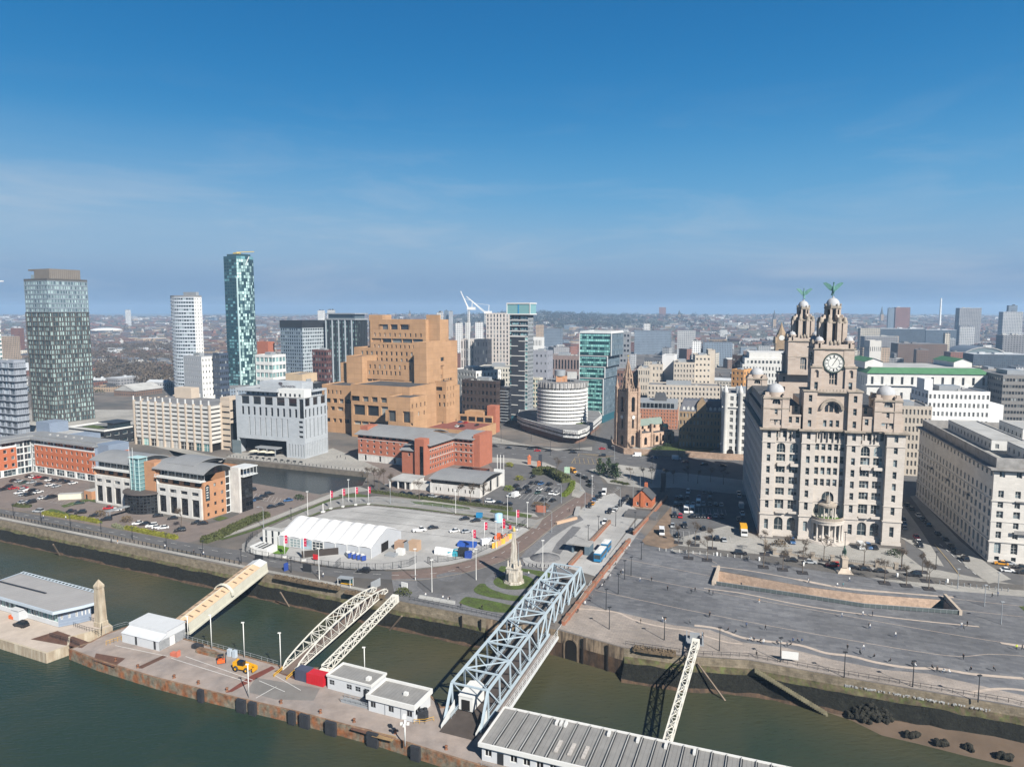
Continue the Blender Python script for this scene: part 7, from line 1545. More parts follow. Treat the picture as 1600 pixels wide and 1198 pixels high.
q=MB();W_,D_=b.W,b.D;q.grid([[(-.2,-.2,2.7),(W_+.2,-.2,2.7)],[(-.2,2.6,3.8),(W_+.2,2.6,3.8)],[(-.2,2.6,4.6),(W_+.2,2.6,4.6)],[(-.2,D_+.2,4.9),(W_+.2,D_+.2,4.9)]]);q.face([(-.0,0,2.7),(0,2.6,3.8),(0,2.6,4.6),(0,D_,4.9),(0,D_,0),(0,0,0)][::-1]);q.face([(W_,0,2.7),(W_,2.6,3.8),(W_,2.6,4.6),(W_,D_,4.9),(W_,D_,0),(W_,0,0)][::1]);q.build('roof',M_WPANEL,b.o);b.boxes('door',M_WHITE,[(W_+.02,3.5,0,W_+.08,5.2,2.6)]);b.done()
t=Bld('terminal_hall','low grey-roofed terminal hall on the pale pontoon at far left','building',W(82,985,DECK_Z),R(-24));zr=DECK_Z+5.6
rp_=[W(a_,c_,zr)for a_,c_ in((-42,921),(82,957),(128,947),(150,941),(150,926),(32,895))];inv=t.rot.inverted();lp=[inv@(q-t.org)for q in rp_]
zl=zr-DECK_Z;cx=sum(q.x for q in lp)/6;cy=sum(q.y for q in lp)/6
q=MB();q.face([(v.x,v.y,zl)for v in lp]);q.build('roof',mat('terminal_roof',(.36,.35,.345),.6,.08,.2,kind='seam',u=.5,v=0,col2=(.31,.305,.30)),t.o)
q=MB();q.grid([[(v.x,v.y,zl-.7)for v in lp],[(v.x,v.y,zl+.15)for v in lp],[(v.x+(cx-v.x)*.025,v.y+(cy-v.y)*.05,zl+.15)for v in lp]],closed=True);q.build('roof_edge',mat('pale_blue_trim',(.48,.55,.62),.5,.05),t.o)
m0,m1=(lp[0]+lp[5])/2,(lp[2]+lp[3])/2;q=MB();q.bar((m0.x,m0.y,zl+.1),(m1.x*.55+m0.x*.45,m1.y*.55+m0.y*.45,zl+.1),.7,.15);q.build('roof_slot',M_DKMET,t.o)
q=MB();a_,c_=lp[5],lp[4]
for k in range(22):f0=k/22;v=a_+(c_-a_)*f0;q.bar((v.x,v.y,zl+.1),(v.x+.3,v.y+.9,zl+.25),.2)
q.bar((a_.x,a_.y+.9,zl+.2),(c_.x,c_.y+.9,zl+.2),.2);q.build('roof_louvre',MATS['pale_blue_trim'],t.o)
inner=[(v.x+(cx-v.x)*.10,v.y+(cy-v.y)*.28)for v in lp]
for k in range(6):
 p0,p1=inner[k],inner[(k+1)%6];t.wall(p0,p1,0,zl-.1,MATS['blue_grey_cladding']if k in(1,2,3)else M_WPANEL,14 if k==0 else 3,1,ww=.86 if k==0 else .3,wh=3.8 if k==0 else 1.6,base=.4 if k==0 else 2.2,dep=.2,gm=G_TEAL if k==0 else G_DARK,nx=2,t=.1)
t.done()
b=MB();b.lathe([(2.0,0),(1.9,1.2),(1.7,1.4),(1.35,11.5),(1.5,11.8),(1.5,12.4),(.05,14.2)],n=4,smooth=False,a0=R(20));o=b.build('mooring_obelisk',M_DKCONC,None,tuple(W(158,976,DECK_Z)));tag(o,'tall pale concrete obelisk-shaped mooring pile beside the terminal hall','mooring pile')
# generic 3-D framed object between two places
def beam_frame(A,C_):
 d=(C_-A);L_=d.length;x=d.normalized();up=Vector((0,0,1));y=up.cross(x).normalized();z=x.cross(y)
 return L_,Matrix((x,y,z)).transposed(),A
def place(o,fr_):o.matrix_world=Matrix.Translation(fr_[2])@fr_[1].to_4x4();return o
def bridge_root(name,label,A,C_):
 fr_=beam_frame(A,C_);o=thing(name,label,'bridge');o.location=A;o.rotation_euler=fr_[1].to_euler();return o,fr_[0]
A=W(284,986,DECK_Z+.6);C_=W(408,889,1.0);g_,Lg=bridge_root('covered_gangway','covered gangway with sandy translucent roof from shore to the stage',A,C_)
hw_,hh=2.7,3.0;M_GRP=mat('sandy_translucent_roof',(.62,.44,.29),.6,.08,.6);M_CRM=mat('cream_panel',(.62,.60,.50),.6,.08,.5)
q=MB();q.face([(0,-hw_,0),(Lg,-hw_,0),(Lg,-hw_,hh),(0,-hw_,hh)]);q.face([(Lg,hw_,0),(0,hw_,0),(0,hw_,hh),(Lg,hw_,hh)]);q.box(0,-hw_-.15,-.7,Lg,hw_+.15,0);q.build('side_panel',M_CRM,g_)
q=MB();q.face([(0,-hw_-.1,hh),(Lg*.9,-hw_-.1,hh),(Lg*.9,0,hh+.9),(0,0,hh+.9)]);q.face([(Lg*.9,hw_+.1,hh),(0,hw_+.1,hh),(0,0,hh+.9),(Lg*.9,0,hh+.9)]);q.face([(0,-hw_,hh),(0,0,hh+.9),(0,hw_,hh)]);q.build('roof',M_GRP,g_)
q=MB();q.face([(Lg*.9,-hw_-.1,hh),(Lg,-hw_-.1,hh),(Lg,0,hh+.9),(Lg*.9,0,hh+.9)]);q.face([(Lg,hw_+.1,hh),(Lg*.9,hw_+.1,hh),(Lg*.9,0,hh+.9),(Lg,0,hh+.9)]);q.build('end_roof',M_WPANEL,g_)
for k in range(1,12):
 x=Lg*.9*k/12;q=MB();
 for s_ in(-1,1):q.grid([[(x-.25,s_*(hw_*.25),hh+.72),(x+.25,s_*(hw_*.25),hh+.72)],[(x-.25,s_*hw_*.8,hh+.28),(x+.25,s_*hw_*.8,hh+.28)]][::s_])
 q.build('rooflight',mat('dark_rooflight',(.16,.12,.08),.6,.1),g_)
q=MB();q.bar((0,0,hh+.95),(Lg*.9,0,hh+.95),.25,.12);q.build('ridge',M_CRM,g_)
rows=[[(Lg*.5+x,3.2*math.cos(math.pi*k/10),hh*.4+3.4*math.sin(math.pi*k/10))for k in range(11)]for x in(-.5,.5)];q=MB();q.grid(rows);q.grid([[(a_,c*1.12,d_*1.06)for a_,c,d_ in rows[1]],[(a_,c*1.12,d_*1.06)for a_,c,d_ in rows[0]]]);q.grid([rows[1],[(a_,c*1.12,d_*1.06)for a_,c,d_ in rows[1]]]);q.grid([[(a_,c*1.12,d_*1.06)for a_,c,d_ in rows[0]],rows[0]]);q.build('hinge_arch',M_CRM,g_)
q=MB();q.box(-.1,-hw_+.3,.1,.02,hw_-.3,hh-.3);q.build('mouth',M_VOID,g_)
# trusses
def truss_side(q,prof,y,Lb,wch,wbr,dbl=True):
 """prof: (x, z) of the top chord nodes; the bottom chord runs at z 0"""
 for(x0,z0),(x1,z1)in zip(prof[:-1],prof[1:]):q.bar((x0,y,z0),(x1,y,z1),wch)
 q.bar((0,y,0),(Lb,y,0),wch)
 for k,(x,z)in enumerate(prof[1:-1]):q.bar((x,y,0),(x,y,z),wbr)
 n=len(prof)
 for k in range(1,n-2):
  (x0,z0),(x1,z1)=prof[k],prof[k+1]
  if k<n/2-1:q.bar((x0,y,z0),(x1,y,0),wbr)
  else:q.bar((x0,y,0),(x1,y,z1),wbr)
def lateral(q,prof,y0,y1,wch,wbr):
 for k,(x,z)in enumerate(prof[1:-1]):q.bar((x,y0,z),(x,y1,z),wch)
 for k in range(1,len(prof)-2):
  (x0,z0),(x1,z1)=prof[k],prof[k+1]
  if k%2:q.bar((x0,y0,z0),(x1,y1,z1),wbr)
  else:q.bar((x0,y1,z0),(x1,y0,z1),wbr)
A=W(722,1136,DECK_Z+.3);C_=W(893,908,.4);bg,Lb=bridge_root('road_bridge','large pale blue steel truss road bridge linking stage and shore',A,C_)
hw_=4.6;Ht_=7.4;n=11;prof=[(0,0)]+[(4.5+(Lb-9)*k/n,Ht_)for k in range(n+1)]+[(Lb,0)]
for s_,y in(('left',hw_),('right',-hw_)):q=MB();truss_side(q,prof,y,Lb,.52,.32);q.build('truss',M_STEELB,bg)
q=MB();lateral(q,prof,-hw_,hw_,.36,.24);q.build('top_bracing',M_STEELB,bg)
q=MB();q.box(-3,-hw_+.4,-.45,Lb+2,hw_-.4,-.05);q.build('road_deck',mat('dark_bridge_deck',(.075,.062,.055),.85,.2,.5),bg)
q=MB();q.box(3,-hw_-2.6,-.35,Lb-1,-hw_-.4,-.1);q.build('footway',M_DECK,bg);q=MB();q.bar((3,-hw_-2.7,-.4),(Lb-1,-hw_-2.7,-.4),.3,.7)
for k in range(30):x=3+(Lb-4)*k/29;q.bar((x,-hw_-2.6,-.2),(x,-hw_-2.6,1.9),.08)
for z in(.5,1.2,1.9):q.bar((3,-hw_-2.6,z),(Lb-1,-hw_-2.6,z),.08)
q.build('footway_railing',M_STEELW,bg)
q=MB()
for k in range(40):x=2+(Lb-4)*k/39;q.bar((x,hw_-.8,0),(x,hw_-.8,1.1),.06)
for z in(.5,1.1):q.bar((2,hw_-.8,z),(Lb-2,hw_-.8,z),.09);q.bar((2,-hw_+.8,z),(Lb-2,-hw_+.8,z),.09)
q.build('deck_railing',M_STEELB,bg)
q=MB();q.bar((8,1.5,.4),(Lb-6,1.5,.4),.35,.35);q.bar((8,1.0,.8),(Lb-6,1.0,.8),.2,.2);q.build('service_pipe',M_STEELB,bg)
q=MB();q.grid([[(-2,s_*(hw_-.3),0)for s_ in(1,)]+[(5,hw_-.3,0)],[(-2,hw_-.3,.9),(5,hw_-.3,3.0)]]);q.grid([[(-2,-hw_+.3,0),(5,-hw_+.3,0)],[(-2,-hw_+.3,.9),(5,-hw_+.3,3.0)]]);q.build('end_guard',M_STEELW,bg)
kio=thing('bridge_hut','small faceted white hut standing in the lower end of the blue bridge','hut',tuple(A+(C_-A).normalized()*9+Vector((-1.6,.7,.1))),R(70));q=MB();q.prism([(-3.6,-1.6),(2.6,-2.0),(4.2,0),(3.4,2.0),(-3.4,2.0)],0,3.3);q.prism([(-3.7,-1.7),(2.7,-2.1),(4.3,0),(3.5,2.1),(-3.5,2.1)],3.3,3.5);q.build('shell',M_WHITE,kio);q=MB();q.box(-3.6,-.9,.1,-3.5,1.2,2.6);q.build('opening',M_VOID,kio)
M_IVORY=mat('ivory_steel',(.72,.70,.63),.55,.08,.8)
A=W(452,1048,DECK_Z+.2);C_=W(597,922,.3);wb,Lb=bridge_root('arched_footbridge','white bowstring truss footbridge with arched top chords',A,C_)
n=12;prof=[(0,0.4)]+[(Lb*(k+.5)/(n+1),.6+3.7*math.sin(math.pi*((k+.8)/(n+1.6)))**.7)for k in range(n+1)]+[(Lb,.4)]
for y in(2.1,-2.1):q=MB();truss_side(q,prof,y,Lb,.28,.15);q.build('truss',M_IVORY,wb)
q=MB();lateral(q,prof[2:-2],-2.1,2.1,.16,.12);q.build('top_bracing',M_IVORY,wb)
q=MB();q.box(-3,-1.9,-.3,Lb+1,1.9,-.05);q.build('walkway',mat('brown_walkway',(.16,.12,.10),.85,.15),wb)
q=MB()
for y in(1.75,-1.75):
 for z in(.5,1.05):q.bar((0,y,z),(Lb,y,z),.07)
q.build('handrail',M_IVORY,wb);q=MB()
for y in(2.0,-2.0):q.bar((-3.5,y,.9),(0,y,.9),.15);q.bar((-3.5,y,.4),(0,y,.4),.15);q.bar((-3.5,y,0),(-3.5,y,.9),.15)
q.build('ramp_rail',M_YEL,wb)
def boom(name,label,A,C_,w=1.7,h=1.9,n=16,m=M_IVORY):
 b_,L_=bridge_root(name,label,A,C_);q=MB();b_['category']='mooring boom'
 for y in(-w/2,w/2):
  for z in(0,h):q.bar((0,y,z),(L_,y,z),.26)
 q.build('chord',m,b_);q=MB()
 for k in range(n):
  x0,x1=L_*k/n,L_*(k+1)/n
  for y in(-w/2,w/2):
   q.bar((x0,y,0 if k%2 else h),(x1,y,h if k%2 else 0),.15)
  for z in(0,h):q.bar((x0,-w/2 if k%2 else w/2,z),(x1,w/2 if k%2 else-w/2,z),.15)
  q.bar((x0,-w/2,h),(x0,w/2,h),.14);q.bar((x0,-w/2,0),(x0,-w/2,h),.14);q.bar((x0,w/2,0),(x0,w/2,h),.14)
 q.build('lacing',m,b_);q=MB();q.box(-1.4,-w/2-.3,-.3,.4,w/2+.3,h*.6);q.box(L_-.6,-w/2-.2,-.2,L_+.8,w/2+.2,h+.2);q.build('end_plate',m,b_)
boom('mooring_boom','cream lattice boom running beside the arched footbridge',W(508,1050,DECK_Z+.4),W(617,940,.6))
boom('mooring_boom','cream lattice boom crossing the water at right',W(1040,1174,DECK_Z+.5),W(1087,1010,.8),w=1.5,h=1.8,n=18)
b=MB();b.box(-2.4,-2,0,2.4,2.5,.3);b.box(-2.2,-1.8,.3,-1.9,2.2,2.2);b.box(1.9,-1.8,.3,2.2,2.2,2.2);b.box(-1.2,1.2,.3,1.4,2.2,1.8);tag(b.build('boom_anchor',M_GRMET,None,tuple(W(1085,1003,0)),R(-14)),'grey steel anchor frame at the shore end of the right boom','anchor frame')
for(px,py,px2,py2,lab)in((1090,1036,1134,1096,'long timber prop leaning from the river wall right of the boom'),(83,850,94,868,'timber pole leaning off the river wall at far left'),(438,925,452,948,'rusty pole leaning on the river wall by the covered gangway'),(628,962,608,985,'rusty timber leaning on the weedy wall beside the boom')):
 b=MB();b.bar(W(px,py,-1.5),W(px2,py2,WATER_Z-.3),.38);tag(b.build('timber_prop',mat('bleached_timber',(.22,.17,.13),.9,.3)),lab,'timber')
st_=thing('river_steps','mossy stone steps slanting down the river wall below the plaza','steps');q=MB();a_,c_=W(1180,1046,-1.8),W(1290,1113,-7.4)
for k in range(34):
 v=a_.lerp(c_,k/33);q.bar(v+Vector((-.3,-1.3,0)),v+Vector((.3,.6,0)),.5,.35)
q.build('treads',mat('mossy_step_stone',(.17,.155,.10),.9,.4,.8),st_)
rail('railing','dark railing along the plaza edge above the river wall',[W(*v)+Vector((0,.5,0))for v in((978,1009),(1062,1021),(1100,1025),(1170,1028),(1312,1054),(1578,1099),(1700,1130))],h=1.15,m=M_DKMET,step=2.2)
rail('railing','dark railing at the edge of the memorial garden',[W(*v)+Vector((0,.4,0))for v in((640,938),(700,950),(760,962),(800,971),(866,980))],h=1.1,m=M_DKMET,step=1.6)
q=MB();rr=random.Random(9)
for k in range(120):
 f=rr.random();v=W(1318,1058).lerp(W(1545,1097),f);z=-1.4-rr.random()*.3;q.face([(v.x,v.y-.35,z-rr.uniform(.1,.6)),(v.x+rr.uniform(.1,.25),v.y-.5,z-rr.uniform(.1,.6)),(v.x+.3,v.y-.45,z),(v.x,v.y-.25,z)])
o=q.build('salt_streaks',M_ROOFL);tag(o,'white streaks of droppings along the right river wall','stain',None,'stuff')
def simplebox(name,label,cat,px,py,sx_,sy_,h,m,rz=-23,z=DECK_Z,extra=None):
 b=MB();b.box(-sx_/2,-sy_/2,0,sx_/2,sy_/2,h)
 if extra:extra(b,sx_,sy_,h)
 return tag(b.build(name,m,None,tuple(W(px,py,z)),R(rz)),label,cat)
def ribs(b,a,c,h):
 n=int(a/.5)
 for k in range(n):x=-a/2+.25+k*.5;b.box(x-.08,-c/2-.05,.15,x+.08,-c/2-.002,h-.15)
 b.box(-a/2-.04,-c/2-.04,0,a/2+.04,-c/2+.1,.14);b.box(a/2+.002,-c/2+.2,.15,a/2+.05,c/2-.2,h-.15)
simplebox('shipping_container','bright red container on the stage beside the white cabin','container',497,1066,5.2,2.6,2.7,mat('signal_red',(.55,.02,.03),.5,.08),extra=ribs)
simplebox('shipping_container','dark blue-grey container left of the red container','container',476,1060,4.0,2.6,2.9,mat('navy_grey_paint',(.07,.08,.12),.5,.1),extra=ribs)
def loader():
 t=thing('telehandler','yellow telehandler parked on the landing stage','telehandler',tuple(W(381,1047,DECK_Z)),R(-18));my=mat('machine_yellow',(.72,.36,.01),.45,.08)
 MB().box(-2.6,-1.0,.7,2.2,1.0,1.7).box(-2.8,-.9,1.2,-1.4,.9,2.3).build('chassis',my,t);MB().box(-1.2,-1.0,1.7,.6,.1,2.9).build('cab',[G_BLACK],t);MB().bar((-2.4,.5,2.4),(3.6,.5,1.5),.5).box(3.3,-.9,.5,3.6,1.0,1.5).build('boom',my,t)
 for x in(-1.7,1.6):
  for y in(-1.05,1.05):q=MB();q.lathe([(.3,-.25),(.72,-.22),(.75,0),(.72,.22),(.3,.25)],n=14);o=q.build('wheel',M_RUBBER,t,(x,y,.75));o.rotation_euler=(R(90),0,0);o2=MB().lathe([(.3,-.27),(.3,.27)],n=8).build('hub',my,o)
loader()
t=thing('forklift','small black and orange forklift left of the yellow telehandler','forklift',tuple(W(346,1036,DECK_Z)),R(20));MB().box(-1,-.6,.3,.9,.6,1.2).build('body',mat('safety_orange',(.70,.13,.03),.5,.1),t);MB().bar((-.8,-.5,1.2),(-.8,-.5,2.3),.1).bar((.5,-.5,1.2),(.5,-.5,2.3),.1).box(-.9,-.6,2.3,.6,.6,2.4).build('cab_frame',M_DKMET,t);MB().bar((1.1,-.4,.1),(1.1,-.4,2.6),.15).bar((1.1,.4,.1),(1.1,.4,2.6),.15).build('mast',M_DKMET,t)
simplebox('pallet_truck','small orange and blue trolley near the white shed','trolley',274,1024,2.6,1.2,.9,mat('coral_paint',(.55,.16,.10),.6,.1),extra=lambda b,a,c,h:b.box(a/2-.4,-c/2,h,a/2,c/2,h+.7))
simplebox('scrap_pile','rusty steel beams stacked at the stage inner edge','scrap',328,1022,9,1.6,.8,M_RUST,extra=lambda b,a,c,h:[b.bar((-a/2,-.5+k*.4,h+.1),(a/2-k,-.4+k*.3,h+.3),.25)for k in range(4)])
simplebox('electrical_cabinet','left of two pale blue cabinets at the stage inner edge','cabinet',359,1024,1.1,.9,1.9,MATS['pale_blue_trim']);simplebox('electrical_cabinet','right of two pale blue cabinets at the stage inner edge','cabinet',367,1026,1.1,.9,1.9,MATS['pale_blue_trim'])
simplebox('tarpaulin_heap','black tarpaulin heap behind the rusty beams','heap',309,1012,3,1.6,1.1,M_RUBBER)
simplebox('ticket_kiosk','grey and green kiosk in front of the terminal hall','kiosk',31,966,3.4,2.6,3.2,M_WPANEL,extra=lambda b,a,c,h:b.box(-a/2-.3,-c/2-.3,h,a/2+.3,c/2+.3,h+.25));simplebox('barrier_block','orange plastic barrier blocks beside the kiosk','barrier',19,966,2.2,.8,1.0,mat('barrier_orange',(.75,.14,.03),.5,.1))
simplebox('machinery','dark mooring machinery beside the larger cabin','machinery',661,1122,2.0,1.6,1.8,M_RUBBER,extra=lambda b,a,c,h:[b.lathe([(.6,0),(.6,.4)],(-.3+.5*k,.6*k,h),8)for k in range(2)])
simplebox('hand_ramp','grey galvanised ramp with rails in front of the small cabin','ramp',560,1100,9,1.6,.5,M_GRMET,extra=lambda b,a,c,h:[b.bar((-a/2,y,h+z),(a/2,y,h+z),.08)for y in(-c/2,c/2)for z in(.4,.9)]+[b.bar((-a/2+1.5*k,y,h),(-a/2+1.5*k,y,h+.9),.08)for y in(-c/2,c/2)for k in range(7)])
for px,py,hh_,lab in((294,997,6.5,'white lamp pole right behind the white shed'),(331,1015,10,'tall white pole with arm behind the rusty beams'),(382,1028,10,'tall white pole behind the yellow telehandler'),(439,1046,10,'white lamp pole beside the lower end of the footbridge'),(570,1058,8,'thin white pole behind the small cabin'),(389,1090,8.5,'white pole near the river edge of the stage')):
 b=MB();b.bar((0,0,0),(0,0,hh_),.24,n=6);b.box(-.5,-.15,hh_,.3,.15,hh_+.25);tag(b.build('lamp_post',M_WHITE,None,tuple(W(px,py,DECK_Z))),lab,'lamp post','white poles on the landing stage')
b=MB();b.bar((0,0,0),(0,0,6.6),.35,n=6)
for x,y in((-.7,0),(.7,0),(0,.7),(0,-.7)):b.bar((0,0,5),(x,y,5),.12);b.box(x-.3,y-.25,4.9,x+.3,y+.25,5.4)
b.box(-.4,-.4,6.4,.4,.4,7.2);tag(b.build('floodlight_post',M_WHITE,None,tuple(W(633,1165,DECK_Z))),'white post with four floodlights near the front of the stage','lamp post')
t=thing('life_ring_panel','white notice board on the quay promenade','sign',tuple(W(1234,1034)),R(-15));MB().box(-2,-.1,.8,2,.1,2.8).build('board',M_WHITE,t);MB().box(-1.7,-.05,0,-1.5,.05,.8).build('post',M_DKMET,t)
# the open ground: memorial, marquee, walls, small buildings
M_MONST=mat('weathered_monument_stone',(.66,.62,.55),.85,.2,.8,kind='stain',u=1.5,v=2,col2=(.38,.34,.28))
t=thing('memorial','pale stone obelisk memorial with carved figures and gilded flame on round lawn','monument',tuple(MON),R(-20))
q=MB();q.lathe([(3.6,0),(3.6,.5),(3.2,.5),(3.2,.9),(2.9,.9)],n=8,smooth=False);q.build('steps',M_MONST,t)
q=MB();q.box(-1.9,-1.9,.9,1.9,1.9,5.0)
for s_ in(-1,1):q.box(s_*2.0-.7,-.9,.9,s_*2.0+.7,.9,4.0);q.box(-.9,s_*2.0-.7,.9,.9,s_*2.0+.7,4.0)
q.box(-2.1,-2.1,5.0,2.1,2.1,5.4);q.build('pedestal',M_MONST,t)
q=MB();q.lathe([(1.6,5.4),(1.4,6.6),(1.5,6.8),(1.3,7.0),(.7,16.6),(.95,16.8),(.8,17.2)],n=4,smooth=False,a0=R(45));q.build('shaft',M_MONST,t)
q=MB();q.lathe([(.45,17.2),(.6,17.7),(.35,18.3),(.02,19.0)],n=8);q.build('gilded_flame',MATS['gold_paint'],t)
for k in range(8):
 an=R(45*k+22);q=MB();x,y=1.95*math.cos(an),1.95*math.sin(an);q.lathe([(.42,0),(.34,.7),(.40,1.2),(.2,1.55),(.2,1.9),(.05,2.1)],(x,y,2.4 if k%2 else 5.4),7);q.build('carved_figure',M_MONST,t)
fr=frameR(580,873,-21,436,627);o,a,Wd,D,Yn=fr;he=4.0;hr=8.4
t=thing('marquee','big white event marquee of eight bays with grey side walls','marquee',tuple(o),a);n=8;M_MARQ=mat('white_pvc_roof',(.74,.74,.74),.6,.05,.5);M_MSIDE=mat('pale_grey_side_panel',(.48,.50,.53),.5,.06)
for k in range(n):
 x0,x1=Wd*k/n,Wd*(k+1)/n;q=MB();rows=[]
 for i in range(9):
  u=i/8;x=x0+(x1-x0)*u;bulge=.75*math.sin(math.pi*u);rows.append([(x,D*v,(he+(hr-he)*(1-abs(2*v-1))**.92)+bulge*(1 if 0<v<1 else .3))for v in[j/12 for j in range(13)]])
 q.grid(rows,0,True);q.build('roof_bay',M_MARQ,t)
q=MB();q.grid([[(0,0,0),(Wd,0,0)],[(0,0,he),(Wd,0,he)]]);q.grid([[(Wd,D,0),(0,D,0)],[(Wd,D,he),(0,D,he)]]);q.face([(Wd,0,0),(Wd,D,0),(Wd,D,he),(Wd,D/2,hr),(Wd,0,he)]);q.face([(0,D,0),(0,0,0),(0,0,he),(0,D/2,hr),(0,D,he)]);q.build('side_wall',M_MSIDE,t)
q=MB();q.box(Wd+.02,D*.32,0,Wd+.06,D*.55,3.4);q.build('loading_opening',M_VOID,t)
for k in(1,3):
 q=MB();x0=Wd*k/n+.2;w_=Wd/n-.4;q.box(x0,-.12,.4,x0+w_,-.04,3.6,1)
 for i in range(4):q.bar((x0+w_*i/3,-.15,.4),(x0+w_*i/3,-.15,3.6),.14)
 for z in(.4,1.5,2.5,3.6):q.bar((x0,-.15,z),(x0+w_,-.15,z),.14)
 q.build('glazed_wall',[M_WHITE,G_BLUE],t)
q=MB();q.box(Wd*2/n+.1,-.1,.4,Wd*3/n-.1,-.03,3.7);q.build('printed_panel',mat('sky_print',(.22,.36,.45),.5,.3,.5,kind='patch',u=.4,v=1,col2=(.42,.50,.55)),t)
for k in range(1,n):q=MB();q.bar((Wd*k/n,0,he+.05),(Wd*k/n,D/2,hr+.05),.14);q.bar((Wd*k/n,D/2,hr+.05),(Wd*k/n,D,he+.05),.14);q.build('seam_shade_bar',M_ROOFL,t)  # grey bars on the seams stand for shade in the roof valleys
for k in range(n+1):MB().bar((Wd*k/n,-.08,0),(Wd*k/n,-.08,he),.2).build('frame_post',M_WHITE,t)
for x in(Wd*.05,Wd*.62):MB().box(x,-.1,.0,x+1.1,-.02,2.3).build('door',M_WHITE,t)
b=MB();b.box(-.12,-8,0,.12,5,2.6);tag(b.build('screen_fence',mat('brown_mesh',(.05,.04,.035),.8,.1),None,tuple(W(507,868)),R(-72)),'dark brown screen fence in front of the marquee','fence')
b=MB();b.box(-1,-.1,.6,1,.1,2.4);tag(b.build('sign_board',MATS['signal_red'],None,tuple(W(493,876)),R(-20)),'red sign board at the end of the brown screen fence','sign')
sheet('artificial_turf',[(418,861),(434,851),(452,856),(446,866),(430,866)],mat('vivid_turf',(.10,.20,.02),.95,.15),9)
for i,(px,py)in enumerate(((399,862),(404,864),(410,865),(416,866))):
 b=MB();b.box(-1.4,-1.2,0,1.4,4.6,2.5);ribs(b,2.8,2.4,2.5);o=b.build('storage_container',M_WHITE,None,tuple(W(px,py)),R(-20));tag(o,None,'container','white containers left of the marquee');auto(o,'','{} white storage container left of the marquee',W(px,py))
t=Bld('site_cabin','two-storey white site cabin at the left end of the marquee','building',W(411,848),R(-20));t.wall((0,0),(9,0),0,2.7,M_WHITE,3,1,ww=.4,wh=1.0,base=1,dep=.1,gm=G_DARK);t.wall((0,0),(9,0),2.7,5.4,M_WHITE,3,1,ww=.4,wh=1.0,base=1,dep=.1,gm=G_DARK);t.wall((9,0),(9,3),0,5.4,M_WHITE);t.wall((9,3),(0,3),0,5.4,M_WHITE);t.wall((0,3),(0,0),0,5.4,M_WHITE);t.roof(rect(0,0,9,3),5.4,M_ROOFL,par=.2);t.done()
for i,px in enumerate((545,552,559,566)):
 t=thing('catering_trailer','','trailer',tuple(W(px,870+i*1.4)),R(-60),'blue and white trailers by the marquee');MB().box(-1.3,-.8,.4,1.5,.8,1.9).build('body',M_WHITE,t);MB().box(1.5,-.8,.4,2.1,.8,2.0).build('blue_end',mat('navy_blue',(.03,.07,.30),.5,.1),t);auto(t,'','{} small blue and white trailer beside the marquee front',W(px,870))
for i,(px,py,sx_,h,m,lab)in enumerate(((627,857,4,3.0,mat('plywood',(.42,.28,.20),.8,.1),'left of three boxy wooden site stores right of the marquee'),(637,858,2.6,3.0,M_GRMET,'grey doored middle site store right of the marquee'),(648,859,3.8,3.6,mat('plywood_two',(.46,.32,.22),.8,.1),'right of three boxy site stores, with green topped side'))):
 simplebox('site_store',lab,'shed',px,py,sx_,3.4,h,m,-20,0)
simplebox('trailer_cabin','small white trailer between marquee and wooden stores','trailer',626,866,2.8,2.2,2.2,M_WHITE,-20,0);simplebox('steel_skip','pile of steel staging frames near the marquee opening','staging',612,868,4,3,.9,M_GRMET,-20,0)
for i in range(5):
 px=685+i*5;q=MB();q.grid([[(-1.0,1.6*math.cos(math.pi*k/8),2.3*math.sin(math.pi*k/8)+.2)for k in range(9)],[(1.0,1.6*math.cos(math.pi*k/8),2.3*math.sin(math.pi*k/8)+.2)for k in range(9)]]);q.face([(-1,1.6*math.cos(math.pi*k/8),2.3*math.sin(math.pi*k/8)+.2)for k in range(9)][::-1]);q.box(-1,-1.6,0,1,1.6,.25);o=q.build('pod_tent',M_MARQ,None,tuple(W(px,864+i*.8)),R(-18));tag(o,None,'tent','white pod tents');auto(o,'','{} white arched pod tent by the yard fence',W(px,864))
simplebox('blue_tarpaulin','blue tarpaulin stretched over stores behind the pod tents','tarpaulin',730,853,7,3,1.6,mat('tarp_blue',(.03,.10,.42),.5,.1),-12,0);simplebox('dark_container','dark container beside the blue lorry parts','container',724,868,3.6,2.6,2.9,M_DKMET,-8,0,ribs);simplebox('turquoise_machine','turquoise machine behind the yard fence','machine',708,868,3.6,1.8,1.7,mat('turquoise_paint',(.05,.35,.45),.5,.1),-8,0,lambda b,a,c,h:b.bar((-a/2,0,h),(a/2,0,h+1.1),.3));simplebox('navy_skip','blue printed hoarding box at the yard fence corner','container',732,871,2.4,2,2.4,mat('navy_blue',(.03,.07,.30)),-8,0)
simplebox('blue_tank','bright blue water tank at the back of the car park','tank',749,808,2.6,1.8,2.0,mat('azure_paint',(.02,.22,.45),.5,.1),-12,0);b=MB();b.lathe([(1.7,0),(1.7,3.6),(.1,3.9)],n=14);tag(b.build('water_tower_tank',mat('pale_blue_print',(.35,.55,.70),.5,.15,.6),None,tuple(W(779,815))),'round pale blue tank near the car park entrance','tank')
simplebox('digger','orange mini digger at the car park entrance','digger',779,842,3.2,1.6,1.3,mat('safety_orange',(.70,.13,.03)),-10,0,lambda b,a,c,h:[b.box(-.6,-.6,h,.8,.6,h+1.1),b.bar((a/2,0,h),(a/2+1.4,0,h+1.0),.3)])
